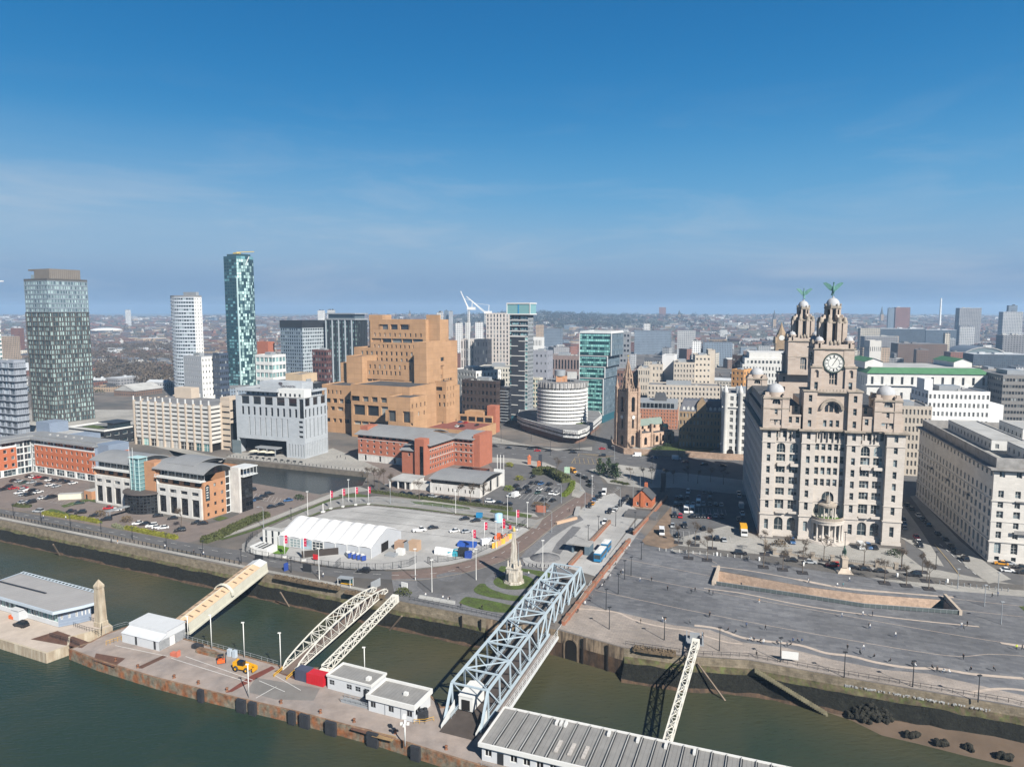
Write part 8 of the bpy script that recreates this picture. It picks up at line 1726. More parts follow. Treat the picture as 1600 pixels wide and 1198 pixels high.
for i,(px,py)in enumerate(((773,856),(779,853),(785,850),(791,846),(797,842))):
 o=simplebox('hoarding_panel',None,'barrier',px,py,2.6,.3,2.2,mat(['hoarding_yellow','hoarding_print'][i%2],((.70,.42,.06),(.55,.30,.16))[i%2],.6,.25,1.2),40,0);o['group']='printed hoarding by the entrance';auto(o,'','{} yellow printed hoarding panel by the car park entrance',W(px,py))
for i,(px,py)in enumerate(((787,825),(797,826))):b=MB();b.lathe([(.7,0),(.7,.3),(.5,1.0),(.7,1.4)],n=8);tag(b.build('plastic_barrier',MATS['signal_red'],None,tuple(W(px,py))),['left','right'][i]+' of two red plastic barriers in the car park','barrier')
def fence_line(name,label,px,h,m,step=2.6,infill=None,z=0):
 pts=[W(a_,c_,z)for a_,c_ in px];t=thing(name,label,'fence',tuple(pts[0]));p0=pts[0];cnt=0;q=MB();inf=MB()
 for a_,c_ in zip(pts[:-1],pts[1:]):
  d=c_-a_;k=max(1,int(d.length/step))
  for i in range(k):
   v=a_+d*(i/k)-p0;MB().bar((0,0,0),(0,0,h),.14).build('post',m,t,tuple(v))
  a2,c2=a_-p0,c_-p0
  q.bar(a2+Vector((0,0,h*.96)),c2+Vector((0,0,h*.96)),.06);q.bar(a2+Vector((0,0,.3)),c2+Vector((0,0,.3)),.06)
  nw=int(d.length/.55)
  for i in range(nw):v=a2+(c2-a2)*(i/nw);inf.bar(v+Vector((0,0,.2)),v+Vector((0,0,h*.94)),.035)
 q.build('rail',m,t);inf.build('mesh_panel',m,t);return t
fence_line('mesh_fence','dark mesh fence curving round the marquee yard',[(384,862),(386,850),(395,840),(402,838)][::-1]+[(400,869),(440,876),(480,882),(525,888)],2.4,M_DKMET)
fence_line('mesh_fence','dark mesh fence along the road in front of the marquee',[(525,888),(560,891),(600,891),(640,885)],2.6,M_DKMET)
fence_line('mesh_fence','dark fence beside the pod tents and yard machines',[(668,880),(700,877),(735,870),(760,858),(775,850)],2.4,M_DKMET);fence_line('mesh_fence','fence with printed panels at the car park entrance',[(775,850),(795,838),(812,825),(824,816)],2.2,M_DKMET)
fence_line('mesh_fence','light wire fence along the far verge of the car park',[(545,786),(600,783),(660,789),(740,800),(820,815)],1.3,M_GRMET,step=5)
for px,py,rz in((525,888,80),(640,884,60),(669,880,-60)):
 q=MB();
 for k in range(9):q.bar((k*.5,0,.1),(k*.5,0,2.5),.05)
 q.bar((0,0,2.5),(4,0,2.5),.1);q.bar((0,0,.1),(4,0,.1),.1);tag(q.build('yard_gate',M_DKMET,None,tuple(W(px,py)),R(rz)),{525:'open dark gate at the left yard entrance',640:'left leaf of the open dark yard gate by the crossing',669:'right leaf of the open dark yard gate by the crossing'}[px],'gate')
FL=[(517,795),(536,792),(556,789),(576,788),(505,800),(445,871),(475,876),(739,862),(757,849),(785,843),(807,828)]
proto=None
for i,(px,py)in enumerate(FL):
 if i==4:continue
 if proto is None:
  proto=thing('banner_flag','','flag',tuple(W(px,py)),R(-10),'red banner flags');MB().bar((0,0,0),(0,0,8.6),.24,n=6).box(-.6,-.6,0,.6,.6,.6).build('pole',M_WHITE,proto)
  fo=MB().box(.12,-.03,5.4,1.15,.03,8.4).build('flag',mat('crimson_cloth',(.50,.02,.07),.7,.1),proto);MB().box(.5,-.05,7.3,.8,.05,7.6).box(.4,-.05,6.1,.9,.05,6.2).build('emblem',M_WHITE,fo);o=proto
 else:o=copy_tree(proto,tuple(W(px,py)),R(-10+7*(i%3)))
 lot='at the back edge of the car park' if py<800 else 'in front of the marquee' if px<480 else 'along the right side of the yard'
 auto(o,'','{} red banner flag '+lot,W(px,py))
b=MB();b.bar((0,0,0),(0,0,4),.3);b.box(-.8,-.8,0,.8,.8,.5);tag(b.build('flag_base',M_WHITE,None,tuple(W(505,800))),'short white stub pole left of the back row of flags','pole')
def brickwall(label,pts,w=.9,h=1.3,piers=0):
 t=thing('brick_wall',label,'wall',tuple(pts[0]));q=MB();c=MB();p0=pts[0]
 for a_,c_ in zip(pts[:-1],pts[1:]):q.bar(a_-p0+Vector((0,0,h/2)),c_-p0+Vector((0,0,h/2)),w,h);c.bar(a_-p0+Vector((0,0,h+.08)),c_-p0+Vector((0,0,h+.08)),w+.25,.16)
 q.build('wall',mat('parade_brick',(.36,.15,.09),.9,.2,.4,kind='brick',u=.6,v=.3,col2=(.24,.11,.07)),t);c.build('coping',M_CHST,t)
 d=(pts[-1]-pts[0]);n=piers
 for k in range(n):v=d*((k+.5)/n);MB().box(-.6,-.6,0,.6,.6,h+.5).build('pier',MATS['parade_brick'],t,tuple(v),R(-20))
brickwall('long brick parapet wall along the left side of the bus ramp',[W(890,886),W(953,817)],piers=0);brickwall('long brick parapet wall between bus ramp and slate plaza',[W(880,977),W(946,893),W(984,846)],piers=9);brickwall('brick wall beside the bare earth yard',[W(990,836),W(1018,806),W(1042,778)],w=.5,h=1.6)
t=Bld('brick_pavilion','little orange brick house with slate roof on the parade','building',W(1018,795),R(-22));t.wall((-8.5,0),(0,0),0,4.2,M_ORBR,2,1,ww=.25,wh=1.6,gm=G_DARK,dep=.2);t.wall((0,0),(0,9),0,4.2,M_ORBR,2,1,ww=.2,wh=1.4,gm=G_DARK,dep=.2);t.wall((0,9),(-8.5,9),0,4.2,M_ORBR);t.wall((-8.5,9),(-8.5,0),0,4.2,M_ORBR)
q=MB();q.gable(-8.5,0,0,9,4.2,4.2,0,1,'y',.4);q.build('roof',[M_ROOFD,M_ORBR],t.o);MB().box(-4.9,7.5,6,-3.6,8.8,10).build('chimney',M_ORBR,t.o);MB().box(-9,-.3,0,.3,9.3,.6).build('plinth',M_CHST,t.o);MB().box(-5.0,-.5,.6,-3.5,.05,7.2).build('chimney_breast',mat('bright_orange_brick',(.50,.15,.06),.85,.1),t.o);t.done()
simplebox('concrete_deck_block','low grey deck in front of the little brick house','platform',1003,806,14,9,1.4,M_ASPH,-22,0)
t=Bld('tunnel_shelter','flat concrete canopy shelter with blue end panels beside the brick parapet','shelter',W(884,863),R(-22));t.boxes('canopy',M_CONC,[(0,0,3.2,9,6,3.7)]);t.boxes('blue_panel',MATS['slate_blue_panel'],[(7.2,-.1,0,9,.2,3.2),(2,1,0,2.6,2,3.2),(8.8,.2,0,9.0,5.8,3.2)]);t.boxes('interior',M_VOID,[(2.6,3,0,8,3.2,3.2)]);t.done()
b=MB();b.lathe([(5.5,0),(5.2,.6),(3.0,1.0),(2.6,1.5),(.1,1.6)],n=24);o=b.build('paved_mound',M_SETTS,None,tuple(W(852,872)));o.scale=(1,.8,1);tag(o,'low round stone mound beside the bus ramp','mound')
for i,(px,py,sx_,sy_,rz,m,lab)in enumerate(((902,800,2,12,0,M_CONC,'long pale concrete barrier beside the bus ramp'),(885,815,1.2,12,-40,mat('peach_planter',(.55,.38,.26),.8,.15),'row of peach stone planters beside the red road'))):simplebox('road_barrier',lab,'barrier',px,py,sx_,sy_,1.1,m,rz-10,0)
t=thing('bus_stop_shelter','small white framed bus shelter with yellow seat beside the red road','bus shelter',tuple(W(540,915)),R(-15));q=MB()
for x in(-2.2,2.2):
 for y in(-1,1):q.bar((x,y,0),(x,y,2.7),.15)
q.build('frame',M_WHITE,t);MB().box(-2.4,-1.2,2.7,2.4,1.2,2.9).build('roof',M_GRMET,t);MB().box(-2,.4,.4,2,.8,.6).build('seat',M_YEL,t);MB().box(-2.2,.95,.3,2.2,1.0,2.5).build('glass',G_TEAL,t)
for i,(px,py,lab)in enumerate(((447,888,'blue hoarding panel at the shore end of the covered gangway'),(405,875,'dark gate at the shore end of the covered gangway'),(480,890,'dark gate with red notice on the quay side of the road'))):simplebox('quay_gate',lab,'gate',px,py+3,3.4 if i else 1.8,.3,2.7,[mat('navy_blue',(.03,.07,.30)),M_DKMET,M_DKMET][i],60 if i==0 else-20,0)
simplebox('notice_board','white notice hoarding at the top of the arched footbridge','sign',587,918,4.6,.2,2.6,M_GRMET,60,0,lambda b,a,c,h:b.box(-.6,-.14,1.4,.8,-.1,2.2));simplebox('yellow_skip_panel','white hoarding box at the top of the lattice boom','barrier',632,918,2.4,.3,1.8,M_WHITE,-30,0)
def coach(px,py,L_,rz,label):
 t=thing('coach',label,'coach',tuple(W(px,py)),R(rz));MB().box(-1.3,-L_/2,.45,1.3,L_/2,3.4).build('body',mat('coach_blue',(.02,.20,.42),.4,.05),t);MB().box(-1.25,-L_/2+.1,3.4,1.25,L_/2-.1,3.6).box(-.6,-1,3.6,.6,1,3.9).build('roof',M_WHITE,t)
 q=MB();q.box(-1.34,-L_/2+.3,1.7,-1.305,L_/2-.4,2.8);q.box(1.305,-L_/2+.3,1.7,1.34,L_/2-.4,2.8);q.box(-1.15,-L_/2-.04,1.4,1.15,-L_/2-.005,2.9);q.build('windows',G_BLUE,t);MB().box(-1.36,-L_/2+.2,.9,-1.31,L_/2-.2,1.4).build('stripe',M_WHITE,t)
 for y in(-L_/2+1.6,L_/2-1.8):
  for x in(-1.2,1.2):o=MB().lathe([(.2,-.16),(.5,-.15),(.5,.15),(.2,.16)],n=12).build('wheel',M_RUBBER,t,(x,y,.5));o.rotation_euler=(0,R(90),0)
coach(938,873,8.6,-22,'nearer blue and white coach on the bus ramp');coach(947,860,5.6,-22,'farther short blue and white coach on the bus ramp')
for(a_,c_),lab in((((1114,914),(1123,889)),'pale stone end wall at the left end of the sunken basin'),(((1476,934),(1501,961)),'pale stone end wall at the right end of the sunken basin')):
 b=MB();A,C_=W(*a_),W(*c_);b.bar(A+Vector((0,0,.2)),C_+Vector((0,0,.2)),.8,2.4);tag(b.build('end_wall',M_PALEST),lab,'wall')
fr_pts=[W(1119,914),W(1240,932),W(1350,949),W(1498,960)]
t=thing('glass_balustrade','grey glass balustrade along the near edge of the sunken basin','railing',tuple(fr_pts[0]));q=MB();g2=MB()
for a_,c_ in zip(fr_pts[:-1],fr_pts[1:]):
 a2,c2=a_-fr_pts[0],c_-fr_pts[0];g2.bar(a2+Vector((0,0,.75)),c2+Vector((0,0,.75)),.06,1.1);q.bar(a2+Vector((0,0,1.35)),c2+Vector((0,0,1.35)),.1);k=int((c2-a2).length/1.6)
 for i in range(k):v=a2+(c2-a2)*i/k;q.bar(v,v+Vector((0,0,1.3)),.07)
g2.build('glass_panel',mat('dark_grey_glass',(.10,.12,.12),.25,.1,spec=.6),t);q.build('frame',M_GRMET,t)
p=W(1318,893);t=thing('equestrian_statue','green bronze rider on horse atop a pale stepped plinth before the clock towers','statue',tuple(p),R(-100));q=MB()
q.lathe([(3.6,0),(3.4,.4),(2.4,.9),(1.7,1.6),(1.6,2.0)],n=4,smooth=False,a0=R(45));q.box(-1.5,-.9,2.0,1.5,.9,5.0);q.box(-1.7,-1.1,5.0,1.7,1.1,5.3);q.build('plinth',M_PALEST,t)
MS=mat('dark_green_bronze',(.06,.12,.09),.5,.2,2)
q=MB();q.grid([[(x,.5*r*math.cos(2*math.pi*k/8),6.9+h_+.55*r*math.sin(2*math.pi*k/8))for k in range(8)]for x,r,h_ in((-1.3,.3,.1),(-1.0,1.0,0),(-.3,.9,-.05),(.5,1.0,0),(.9,.9,.2),(1.3,.55,.8),(1.55,.4,1.25),(2.1,.25,.95),(2.2,.05,.9))],0,True,True)
for x,y in((-1.0,.3),(-1.0,-.3),(.7,.3)):q.bar((x,y,6.8),(x-.1,y,6.0),.28,n=6);q.bar((x-.1,y,6.0),(x,y,5.3),.16,n=6)
q.bar((.7,-.3,6.8),(1.2,-.3,6.3),.26,n=6);q.bar((1.2,-.3,6.3),(1.1,-.3,5.7),.15,n=6);q.bar((-1.3,0,7.0),(-1.6,0,6.0),.2,n=6);q.build('horse',MS,t)
q=MB();q.lathe([(.3,7.3),(.36,7.9),(.4,8.4),(.15,8.6),(.2,8.8),(.2,9.0),(.3,9.05),(.1,9.3)],(0,0,0),8);q.bar((0,.3,7.4),(.3,.55,6.6),.22,n=6);q.bar((0,-.3,7.4),(.3,-.55,6.6),.22,n=6);q.bar((0,.38,8.3),(.6,.25,7.8),.16,n=6);q.build('rider',MS,t)
def crane(name,label,base,h,jib,az,el):
 t=thing(name,label,'crane',tuple(base),az);q=MB();
 for x,y in((-1,-1),(1,-1),(1,1),(-1,1)):q.bar((x,y,0),(x,y,h),.5)
 for k in range(int(h/3)):q.bar((-1,-1,k*3),(1,-1,k*3+3),.3);q.bar((1,1,k*3),(-1,1,k*3+3),.3)
 q.build('mast',M_WHITE,t);q=MB();c,s_=math.cos(el),math.sin(el)
 q.bar((0,-.9,h),(jib*c,0,h+jib*s_),.9);q.bar((0,.9,h),(jib*c,0,h+jib*s_),.9);q.bar((0,0,h+2.2),(jib*c,0,h+jib*s_),.7)
 for k in range(14):f=k/14;q.bar((jib*c*f,-.9*(1-f),h+jib*s_*f),(jib*c*(f+.07),.9*(1-f),h+jib*s_*(f+.07)),.4)
 q.build('jib',M_WHITE,t);q=MB();q.box(-9,-2,h,2,2,h+3.5);q.bar((-4,0,h),(-5,0,h+12),.8);q.bar((-5,0,h+12),(jib*.6*c,0,h+jib*.6*s_),.3);q.build('counterweight',M_WHITE,t)
p=Vector((-860/FPX*700,700,0));crane('tower_crane','dark tip of a tower crane jib at the left edge of the sky',p,ZA(439,700)-1,46,R(0),R(1));p=W(733,560);p=p*(950/p.y);p.z=0;crane('tower_crane','left white luffing tower crane on the skyline',p,ZA(484,950),27,R(170),R(66));p=W(759,560);p=p*(1000/p.y);p.z=0;crane('tower_crane','right white luffing tower crane with long slanting jib',p,ZA(490,1000),36,R(178),R(42))
# vehicles
G_CAR=mat('car_glass',(.015,.018,.022),.12,.05,spec=.8)
CC={'k':('black',(.018,.018,.022)),'w':('white',(.80,.80,.80)),'s':('silver',(.42,.44,.46)),'r':('red',(.50,.02,.025)),'b':('blue',(.04,.12,.28)),'g':('dark green',(.03,.07,.055)),'o':('orange',(.75,.33,.02)),'m':('maroon',(.20,.04,.035))}
PROTO={}
def carmesh(kind,c):
 """root with body, glasshouse, wheels, headlights; x is forward"""
 key=(kind,c)
 if key in PROTO:return PROTO[key]
 pm=mat('car_paint_'+CC[c][0].replace(' ','_'),CC[c][1],.3,.02,spec=.6)
 L_,w,h={'car':(4.3,.88,1.45),'suv':(4.7,.95,1.72),'van':(5.4,1.0,2.45),'pickup':(5.6,.95,1.9)}[kind];k=L_/2
 t=thing(kind+'_source','','');q=MB();wz=h*.56 if kind!='van' else h*.5
 low=[(-k,.35),(-k,wz*.9),(-k*.86,wz),(k*.55,wz),(k*.92,wz*.82),(k,wz*.6),(k,.3)]
 def loft(prof,y0,y1):q.grid([[(x,-y0,z)for x,z in prof],[(x*.99,-y1,z)for x,z in prof]][:0]or[[(x,-y0,z)for x,z in prof],[(x,y0,z)for x,z in prof]]);q.face([(x,-y0,z)for x,z in prof][::-1]);q.face([(x,y0,z)for x,z in prof])
 loft(low,w,w);q.box(-k*.95,-w*.95,.2,k*.95,w*.95,.36)
 if kind=='van':q.prism([(-k,-w),(k*.45,-w),(k*.45,w),(-k,w)],wz,h);cab=[(k*.45,wz),(k*.45,h*.97),(k*.6,h*.9),(k*.85,wz)]
 elif kind=='pickup':cab=[(k*.0,wz),(k*.08,h),(k*.5,h),(k*.72,wz)]
 elif kind=='suv':cab=[(-k*.93,wz),(-k*.82,h*.97),(k*.1,h*.98),(k*.5,wz)]
 else:cab=[(-k*.80,wz),(-k*.5,h*.97),(k*.05,h*.97),(k*.46,wz)]
 q.build('body',pm,t);q=MB();wi=w*.86
 q.grid([[(x,-w*.93 if z<wz+.01 else-wi*.88,z)for x,z in cab],[(x,w*.93 if z<wz+.01 else wi*.88,z)for x,z in cab]]);q.face([(x,-w*.93 if z<wz+.01 else-wi*.88,z)for x,z in cab][::-1]);q.face([(x,w*.93 if z<wz+.01 else wi*.88,z)for x,z in cab]);q.build('glasshouse',G_CAR,t)
 (x1,z1),(x2,z2)=cab[1],cab[2];q=MB();q.box(x1,-wi*.86,max(z1,z2)-.02,x2,wi*.86,max(z1,z2)+.04);q.build('roof',pm,t)
 for x in(-k*.62,k*.62):
  for y in(-w+.05,w-.05):o=MB().lathe([(.18,-.1),(.33,-.1),(.33,.1),(.18,.1)],n=10).build('wheel',M_RUBBER,t,(x,y,.33));o.rotation_euler=(R(90),0,0)
 for y in(-w*.7,w*.7):MB().box(k-.03,y-.18,.6,k+.02,y+.18,.75).build('headlight',M_WHITE,t)
 PROTO[key]=[t,False];return PROTO[key]
NAMES={'car':'parked_car','suv':'parked_car','van':'van','pickup':'pickup_truck'}
def cars(zone,hd,s_,z=0.0,far=False,grp='parked cars'):
 """s_: 'x y colour[kind]' triples; hd: heading in degrees"""
 it=s_.split();rr=random.Random(len(s_))
 for i in range(0,len(it),3):
  px,py,c=float(it[i]),float(it[i+1]),it[i+2];kind={'v':'van','p':'pickup','u':'suv'}.get(c[1:2],'suv' if rr.random()<.25 else 'car')
  pr=carmesh(kind,c[0]);q=W(px,py,z)+Vector((0,0,.12));rz=R(hd+rr.uniform(-3,3)+(180 if rr.random()<.5 else 0))
  if not pr[1]:o=pr[0];pr[1]=True;o.location=q;o.rotation_euler=(0,0,rz)
  elif far:
   o=pr[0].copy();COL.objects.link(o);o.location=q;o.rotation_euler=(0,0,rz)
   for ch in pr[0].children:
    if ch.name.split('.')[0]in('body','glasshouse','roof'):d=ch.copy();COL.objects.link(d);d.parent=o
  else:o=copy_tree(pr[0],q,rz)
  o.name=NAMES[kind];o['category']='van' if kind=='van' else 'pickup' if kind=='pickup' else 'car';o['group']=grp+' '+zone
  nm=CC[c[0]][0]+' '+{'van':'van','pickup':'flatbed pickup'}.get(kind,'car');auto(o,'only '+nm+' '+zone,'{} '+nm+' '+zone,q)
cars('in left car park by orange office',62,'22 752 k 30 753 s 37 755 g 46 745 k 52 746 w 59 747 r 49 755 s 60 758 k 70 748 k 77 751 w 78 759 w 86 752 k 95 752 k 88 761 s 104 754 k 114 756 w 5 766 k 12 762 k 21 764 r 36 764 r 30 771 w 38 767 w 45 774 k 53 768 k 60 770 w 37 774 s 67 779 w 77 779 ku 84 777 k 36 786 s 48 786 k')
cars('on forecourt of riverside office',25,'124 787 g 169 795 r 182 798 w 112 800 k 126 802 ku 147 807 k 166 813 ku 247 807 k 270 811 k 307 818 k 317 819 k 215 819 w 226 820 k 237 823 w 246 825 w 255 826 w 281 830 ku')
cars('in lot beside the dock basin',40,'386 770 w 393 767 k 384 787 k 392 784 b 403 781 k 412 777 k 421 773 k 425 793 k 437 790 k 450 783 b')
cars('in the marquee car park',20,'677 826 k 710 831 w 729 832 s 726 812 k 743 815 k 782 839 w 762 851 wv 655 830 wp')
cars('in hotel car park',60,'807 761 k 821 764 k 811 767 k 825 770 k 843 766 w 840 771 g 857 767 k 831 756 k 838 756 k 845 757 b 859 758 k 806 776 wv 798 776 s 862 772 w 869 773 w 850 782 k 864 783 k 832 746 k')
cars('in row below the pool hall',-15,'630 772 k 641 773 k 658 775 k 668 776 k 677 777 s 689 778 k 697 779 k 725 782 k 745 784 k 766 785 w 780 787 k 794 789 k')
cars('on the main junction road',-5,'773 698 k 795 701 k 829 702 k 840 705 r 857 705 k 896 708 ku 941 713 k 941 702 r 995 713 wv 1022 716 b 1057 718 wv 1070 723 m 1100 727 k 1130 729 k',grp='traffic')
cars('queueing on curved road',118,'904 744 k 913 748 k 921 754 k 921 760 k 895 738 ov',grp='traffic');cars('on quay road by marquee',-8,'568 894 k 60 800 s',grp='traffic');cars('waiting on the bus ramp',75,'944 772 wv 938 777 k 932 780 k 928 783 b 926 788 o 921 792 k 980 778 k 975 782 k 972 785 k 969 790 k 963 795 s 960 799 w 952 801 k 945 818 w 986 831 k')
cars('in shaded car park beside clock tower building',76,'1054 807 k 1063 808 r 1072 800 wv 1081 800 wv 1081 808 k 1090 808 k 1099 808 k 1109 809 r 1118 807 s 1128 808 k 1056 789 k 1064 789 k 1074 789 s 1083 789 s 1091 789 wv 1099 789 s 1109 790 k 1118 790 k 1127 790 s 1057 779 k 1064 779 k 1074 779 k 1092 778 b 1109 779 k 1075 770 w 1100 771 k 1110 771 k 1154 771 s 1155 777 s 1158 793 sv 1160 804 w 1154 813 k')
cars('in sunny part of yard left of clock tower building',80,'1051 823 s 1070 823 k 1099 827 k 1059 838 k 1090 842 k 1110 842 k 1120 843 k 1131 845 s 1034 834 wv')
cars('on cobbled road before clock tower building',-12,'1157 866 k 1237 877 k 1266 880 s 1301 885 r 1332 888 k 1352 891 k 1377 894 k 1428 900 k',grp='traffic');cars('parked on clock tower forecourt',80,'1344 856 wv 1357 856 b 1238 848 b 1366 857 k')
cars('along street between clock tower and palazzo',72,'1413 826 s 1412 819 b 1411 812 k 1432 841 r 1435 848 w 1438 854 k 1417 790 k 1424 796 k 1435 807 w 1442 813 k 1450 821 k 1465 835 k 1477 844 k 1487 856 k 1496 865 k 1508 875 k');cars('in front of palazzo office',160,'1564 882 o 1576 882 s 1574 893 w 1594 888 k 1598 896 k')
cars('on the pale pontoon',-20,'33 978 ku',z=DECK_Z)
DZ=DECK[2]
cars('on the red roof deck',60,'667 661 s 673 659 w 680 656 k 692 661 k 697 659 r 703 659 k 708 655 s 719 660 b 728 661 r 724 655 k 735 652 r 747 656 wv 752 660 w 745 665 k 715 667 w 722 667 k',z=DZ,far=True)
cars('in far retail car park',40,' '.join('%d %d %s'%(205+6*(i%12)+2*(i//12),586+2.6*(i//12),'kwsbwsk'[(i*5)%7])for i in range(60)),far=True)
t=thing('recycling_lorry','lorry with orange body and white cab beside the clock tower building','lorry',tuple(W(1162,835)),R(76+180));MB().box(-4.5,-1.3,.9,1.0,1.3,3.6).build('body',MATS['machine_yellow'],t);MB().box(1.4,-1.25,.5,3.6,1.25,2.8).build('cab',M_WHITE,t);MB().box(3.5,-1.1,1.6,3.64,1.1,2.5).build('windscreen',G_CAR,t)
for x in(-3,-1.6,2.4):
 for y in(-1.2,1.2):o=MB().lathe([(.2,-.15),(.5,-.15),(.5,.15),(.2,.15)],n=10).build('wheel',M_RUBBER,t,(x,y,.5));o.rotation_euler=(R(90),0,0)
 # people
PC={'skin':mat('skin',(.50,.32,.24),.7,.02),'hair':mat('dark_hair',(.05,.035,.025),.8,.05),'navy':mat('navy_cloth',(.03,.035,.05),.9,.05),'black':mat('black_cloth',(.015,.015,.017),.9,.05),'white':mat('white_cloth',(.75,.75,.73),.9,.03),'grey':mat('grey_cloth',(.16,.17,.18),.9,.05),'yellow':mat('hi_vis_yellow',(.65,.80,.05),.7,.03),'orange':mat('tan_cloth',(.48,.26,.12),.9,.05),'blue':mat('denim_blue',(.06,.10,.20),.9,.05),'teal':mat('teal_cloth',(.10,.25,.28),.9,.05)}
def person_mesh(pose):
 V,E_,Rr=[],[],[]
 def a(p,r,par=None):
  V.append(p);Rr.append(r);i=len(V)-1
  if par is not None:E_.append((par,i))
  return i
 if pose=='sit':pz,legs=.52,[((.09,-.40,.52),(.10,-.44,.12),(.10,-.56,.05)),((-.09,-.42,.50),(-.10,-.40,.10),(-.10,-.54,.05))]
 elif pose=='walk':pz,legs=.94,[((.09,-.16,.52),(.09,-.20,.10),(.09,-.34,.05)),((-.09,.10,.50),(-.09,.36,.14),(-.09,.26,.05))]
 else:pz,legs=.95,[((.10,-.02,.50),(.11,.02,.09),(.11,-.12,.05)),((-.10,-.02,.50),(-.11,.02,.09),(-.11,-.12,.05))]
 pel=a((0,0,pz),.15);ch=a((0,-.01,pz+.30),.16,pel);nb=a((0,-.01,pz+.50),.10,ch);nk=a((0,-.03,pz+.56),.055,nb);hd=a((0,-.04,pz+.68),.10,nk);a((0,-.03,pz+.78),.085,hd)
 for i,(kn,an,to)in enumerate(legs):
  s_=1 if i==0 else-1;h=a((.09*s_,0,pz-.05),.10,pel);k=a(kn,.065,h);f=a(an,.045,k);a(to,.04,f)
  sh=a((.19*s_,-.01,pz+.46),.065,nb);sw=(.16 if pose=='walk' else .04)*(-s_);el=a((.25*s_,sw*.5,pz+.20),.045,sh);wr=a((.24*s_,sw-.08 if pose!='sit' else-.24,pz-.02),.034,el);a((.24*s_,(sw-.10)if pose!='sit' else-.32,pz-.11),.03,wr)
 me=bpy.data.meshes.new('person_skin');me.from_pydata(V,E_,[]);o=bpy.data.objects.new('person_tmp',me);COL.objects.link(o)
 m=o.modifiers.new('skin','SKIN');m.use_smooth_shade=True
 for v,r in zip(me.skin_vertices[0].data,Rr):v.radius=(r,r*.85)
 me.skin_vertices[0].data[0].use_root=True;s_=o.modifiers.new('sub','SUBSURF');s_.levels=1;s_.render_levels=1
 dg=bpy.context.evaluated_depsgraph_get();r=bpy.data.meshes.new_from_object(o.evaluated_get(dg));bpy.data.objects.remove(o);r.name='person'
 for p in r.polygons:
  z=p.center.z-pz;p.material_index=0 if z>.54 else 1 if z>-.06 and not(abs(p.center.x)>.2 and z<-.05)else 2 if p.center.z>.08 else 3
  if z>.72 or(z>.60 and p.center.y>-.03):p.material_index=4
 return r
PM={}
def person(pose,top,leg,px,py,rz,label,z=0.0,dz=.15):
 k=(pose,top,leg)
 if k not in PM:
  b_=PM.setdefault(pose,None)or person_mesh(pose);PM[pose]=b_;m=b_.copy()
  for c in('skin',top,leg,'black','hair'):m.materials.append(PC[c])
  PM[k]=m
 q=W(px,py,z)+Vector((0,0,dz));o=obj('person',PM[k],None,q,R(rz));o['category']='person';o['group']='people on the waterfront'
 auto(o,label.replace('{} ',''),label,q);return o
WK={'n':('navy','black'),'k':('black','black'),'w':('white','blue'),'g':('grey','black'),'y':('yellow','navy'),'o':('orange','white'),'t':('teal','grey'),'b':('blue','navy')}
def people(s_,zone,pose=None,z=0.0,dz=.15):
 it=s_.split();rr=random.Random(5)
 for i in range(0,len(it),3):
  px,py,c=float(it[i]),float(it[i+1]),it[i+2];po=pose or('stand' if rr.random()<.3 else 'walk');top,leg=WK[c]
  person(po,top,leg,px,py,rr.uniform(0,360),'{} person in '+top+' top '+{'walk':'walking','stand':'standing','sit':'sitting'}[po]+' '+zone,z,dz)
people('1114 930 n 1158 917 n 1109 964 k 1166 981 b 1196 985 k 1186 943 o 1315 965 w 1348 963 w 1363 963 n 1358 982 k 1359 983 w 1399 996 w 1349 1016 w 1324 1016 k 1344 1023 g 1505 1031 k 1588 1016 y 1597 1016 n 1502 981 w 1506 985 g 1511 979 k 1550 934 k 1559 932 b 1327 909 w 1263 911 w 1264 911 g 1182 1027 k 1317 918 t 1308 918 w','on the slate plaza')
people('1000 909 w 1018 909 k 1043 923 k 1080 928 n 1086 925 k 1108 928 k 1108 965 k 1078 976 g 1001 975 k 1035 972 w 1039 973 o 1098 996 k 970 898 k 973 896 w','left of the sunken basin')
people('1138 987 k 1150 990 n 1173 1001 w 1178 1002 n 1189 1004 k 1193 1005 w 1214 1007 n 1220 1007 w 1230 1010 g 1236 1010 k 1239 1003 b 1246 1004 n 1253 1004 b 1343 1023 k 1366 1029 k 1391 1036 k 1425 1041 k 1429 1042 w 1456 1046 k 1464 1049 k 1475 1051 w 1482 1052 w 1517 1049 k 1552 1048 k','on the cream stone band','sit',dz=.2)
people('936 921 k 941 917 w 945 912 k 950 906 n 954 902 w 925 935 g 914 945 w 891 965 t 903 957 k 962 884 k 978 862 g 983 855 w','against the brick parapet','sit',dz=.2)
people('174 848 n 184 850 o 68 810 w 103 812 w 258 857 w 303 866 k 318 868 w 497 898 k 505 902 w 613 940 g 665 934 w 692 938 w 702 940 k 700 941 w 890 800 k 774 905 n 720 950 k 753 953 k 826 900 w','beside the quay road or garden')
people('527 716 k 532 715 n 540 718 n 570 740 w 1060 846 w 960 745 k 990 740 g','near the dock and crossing')
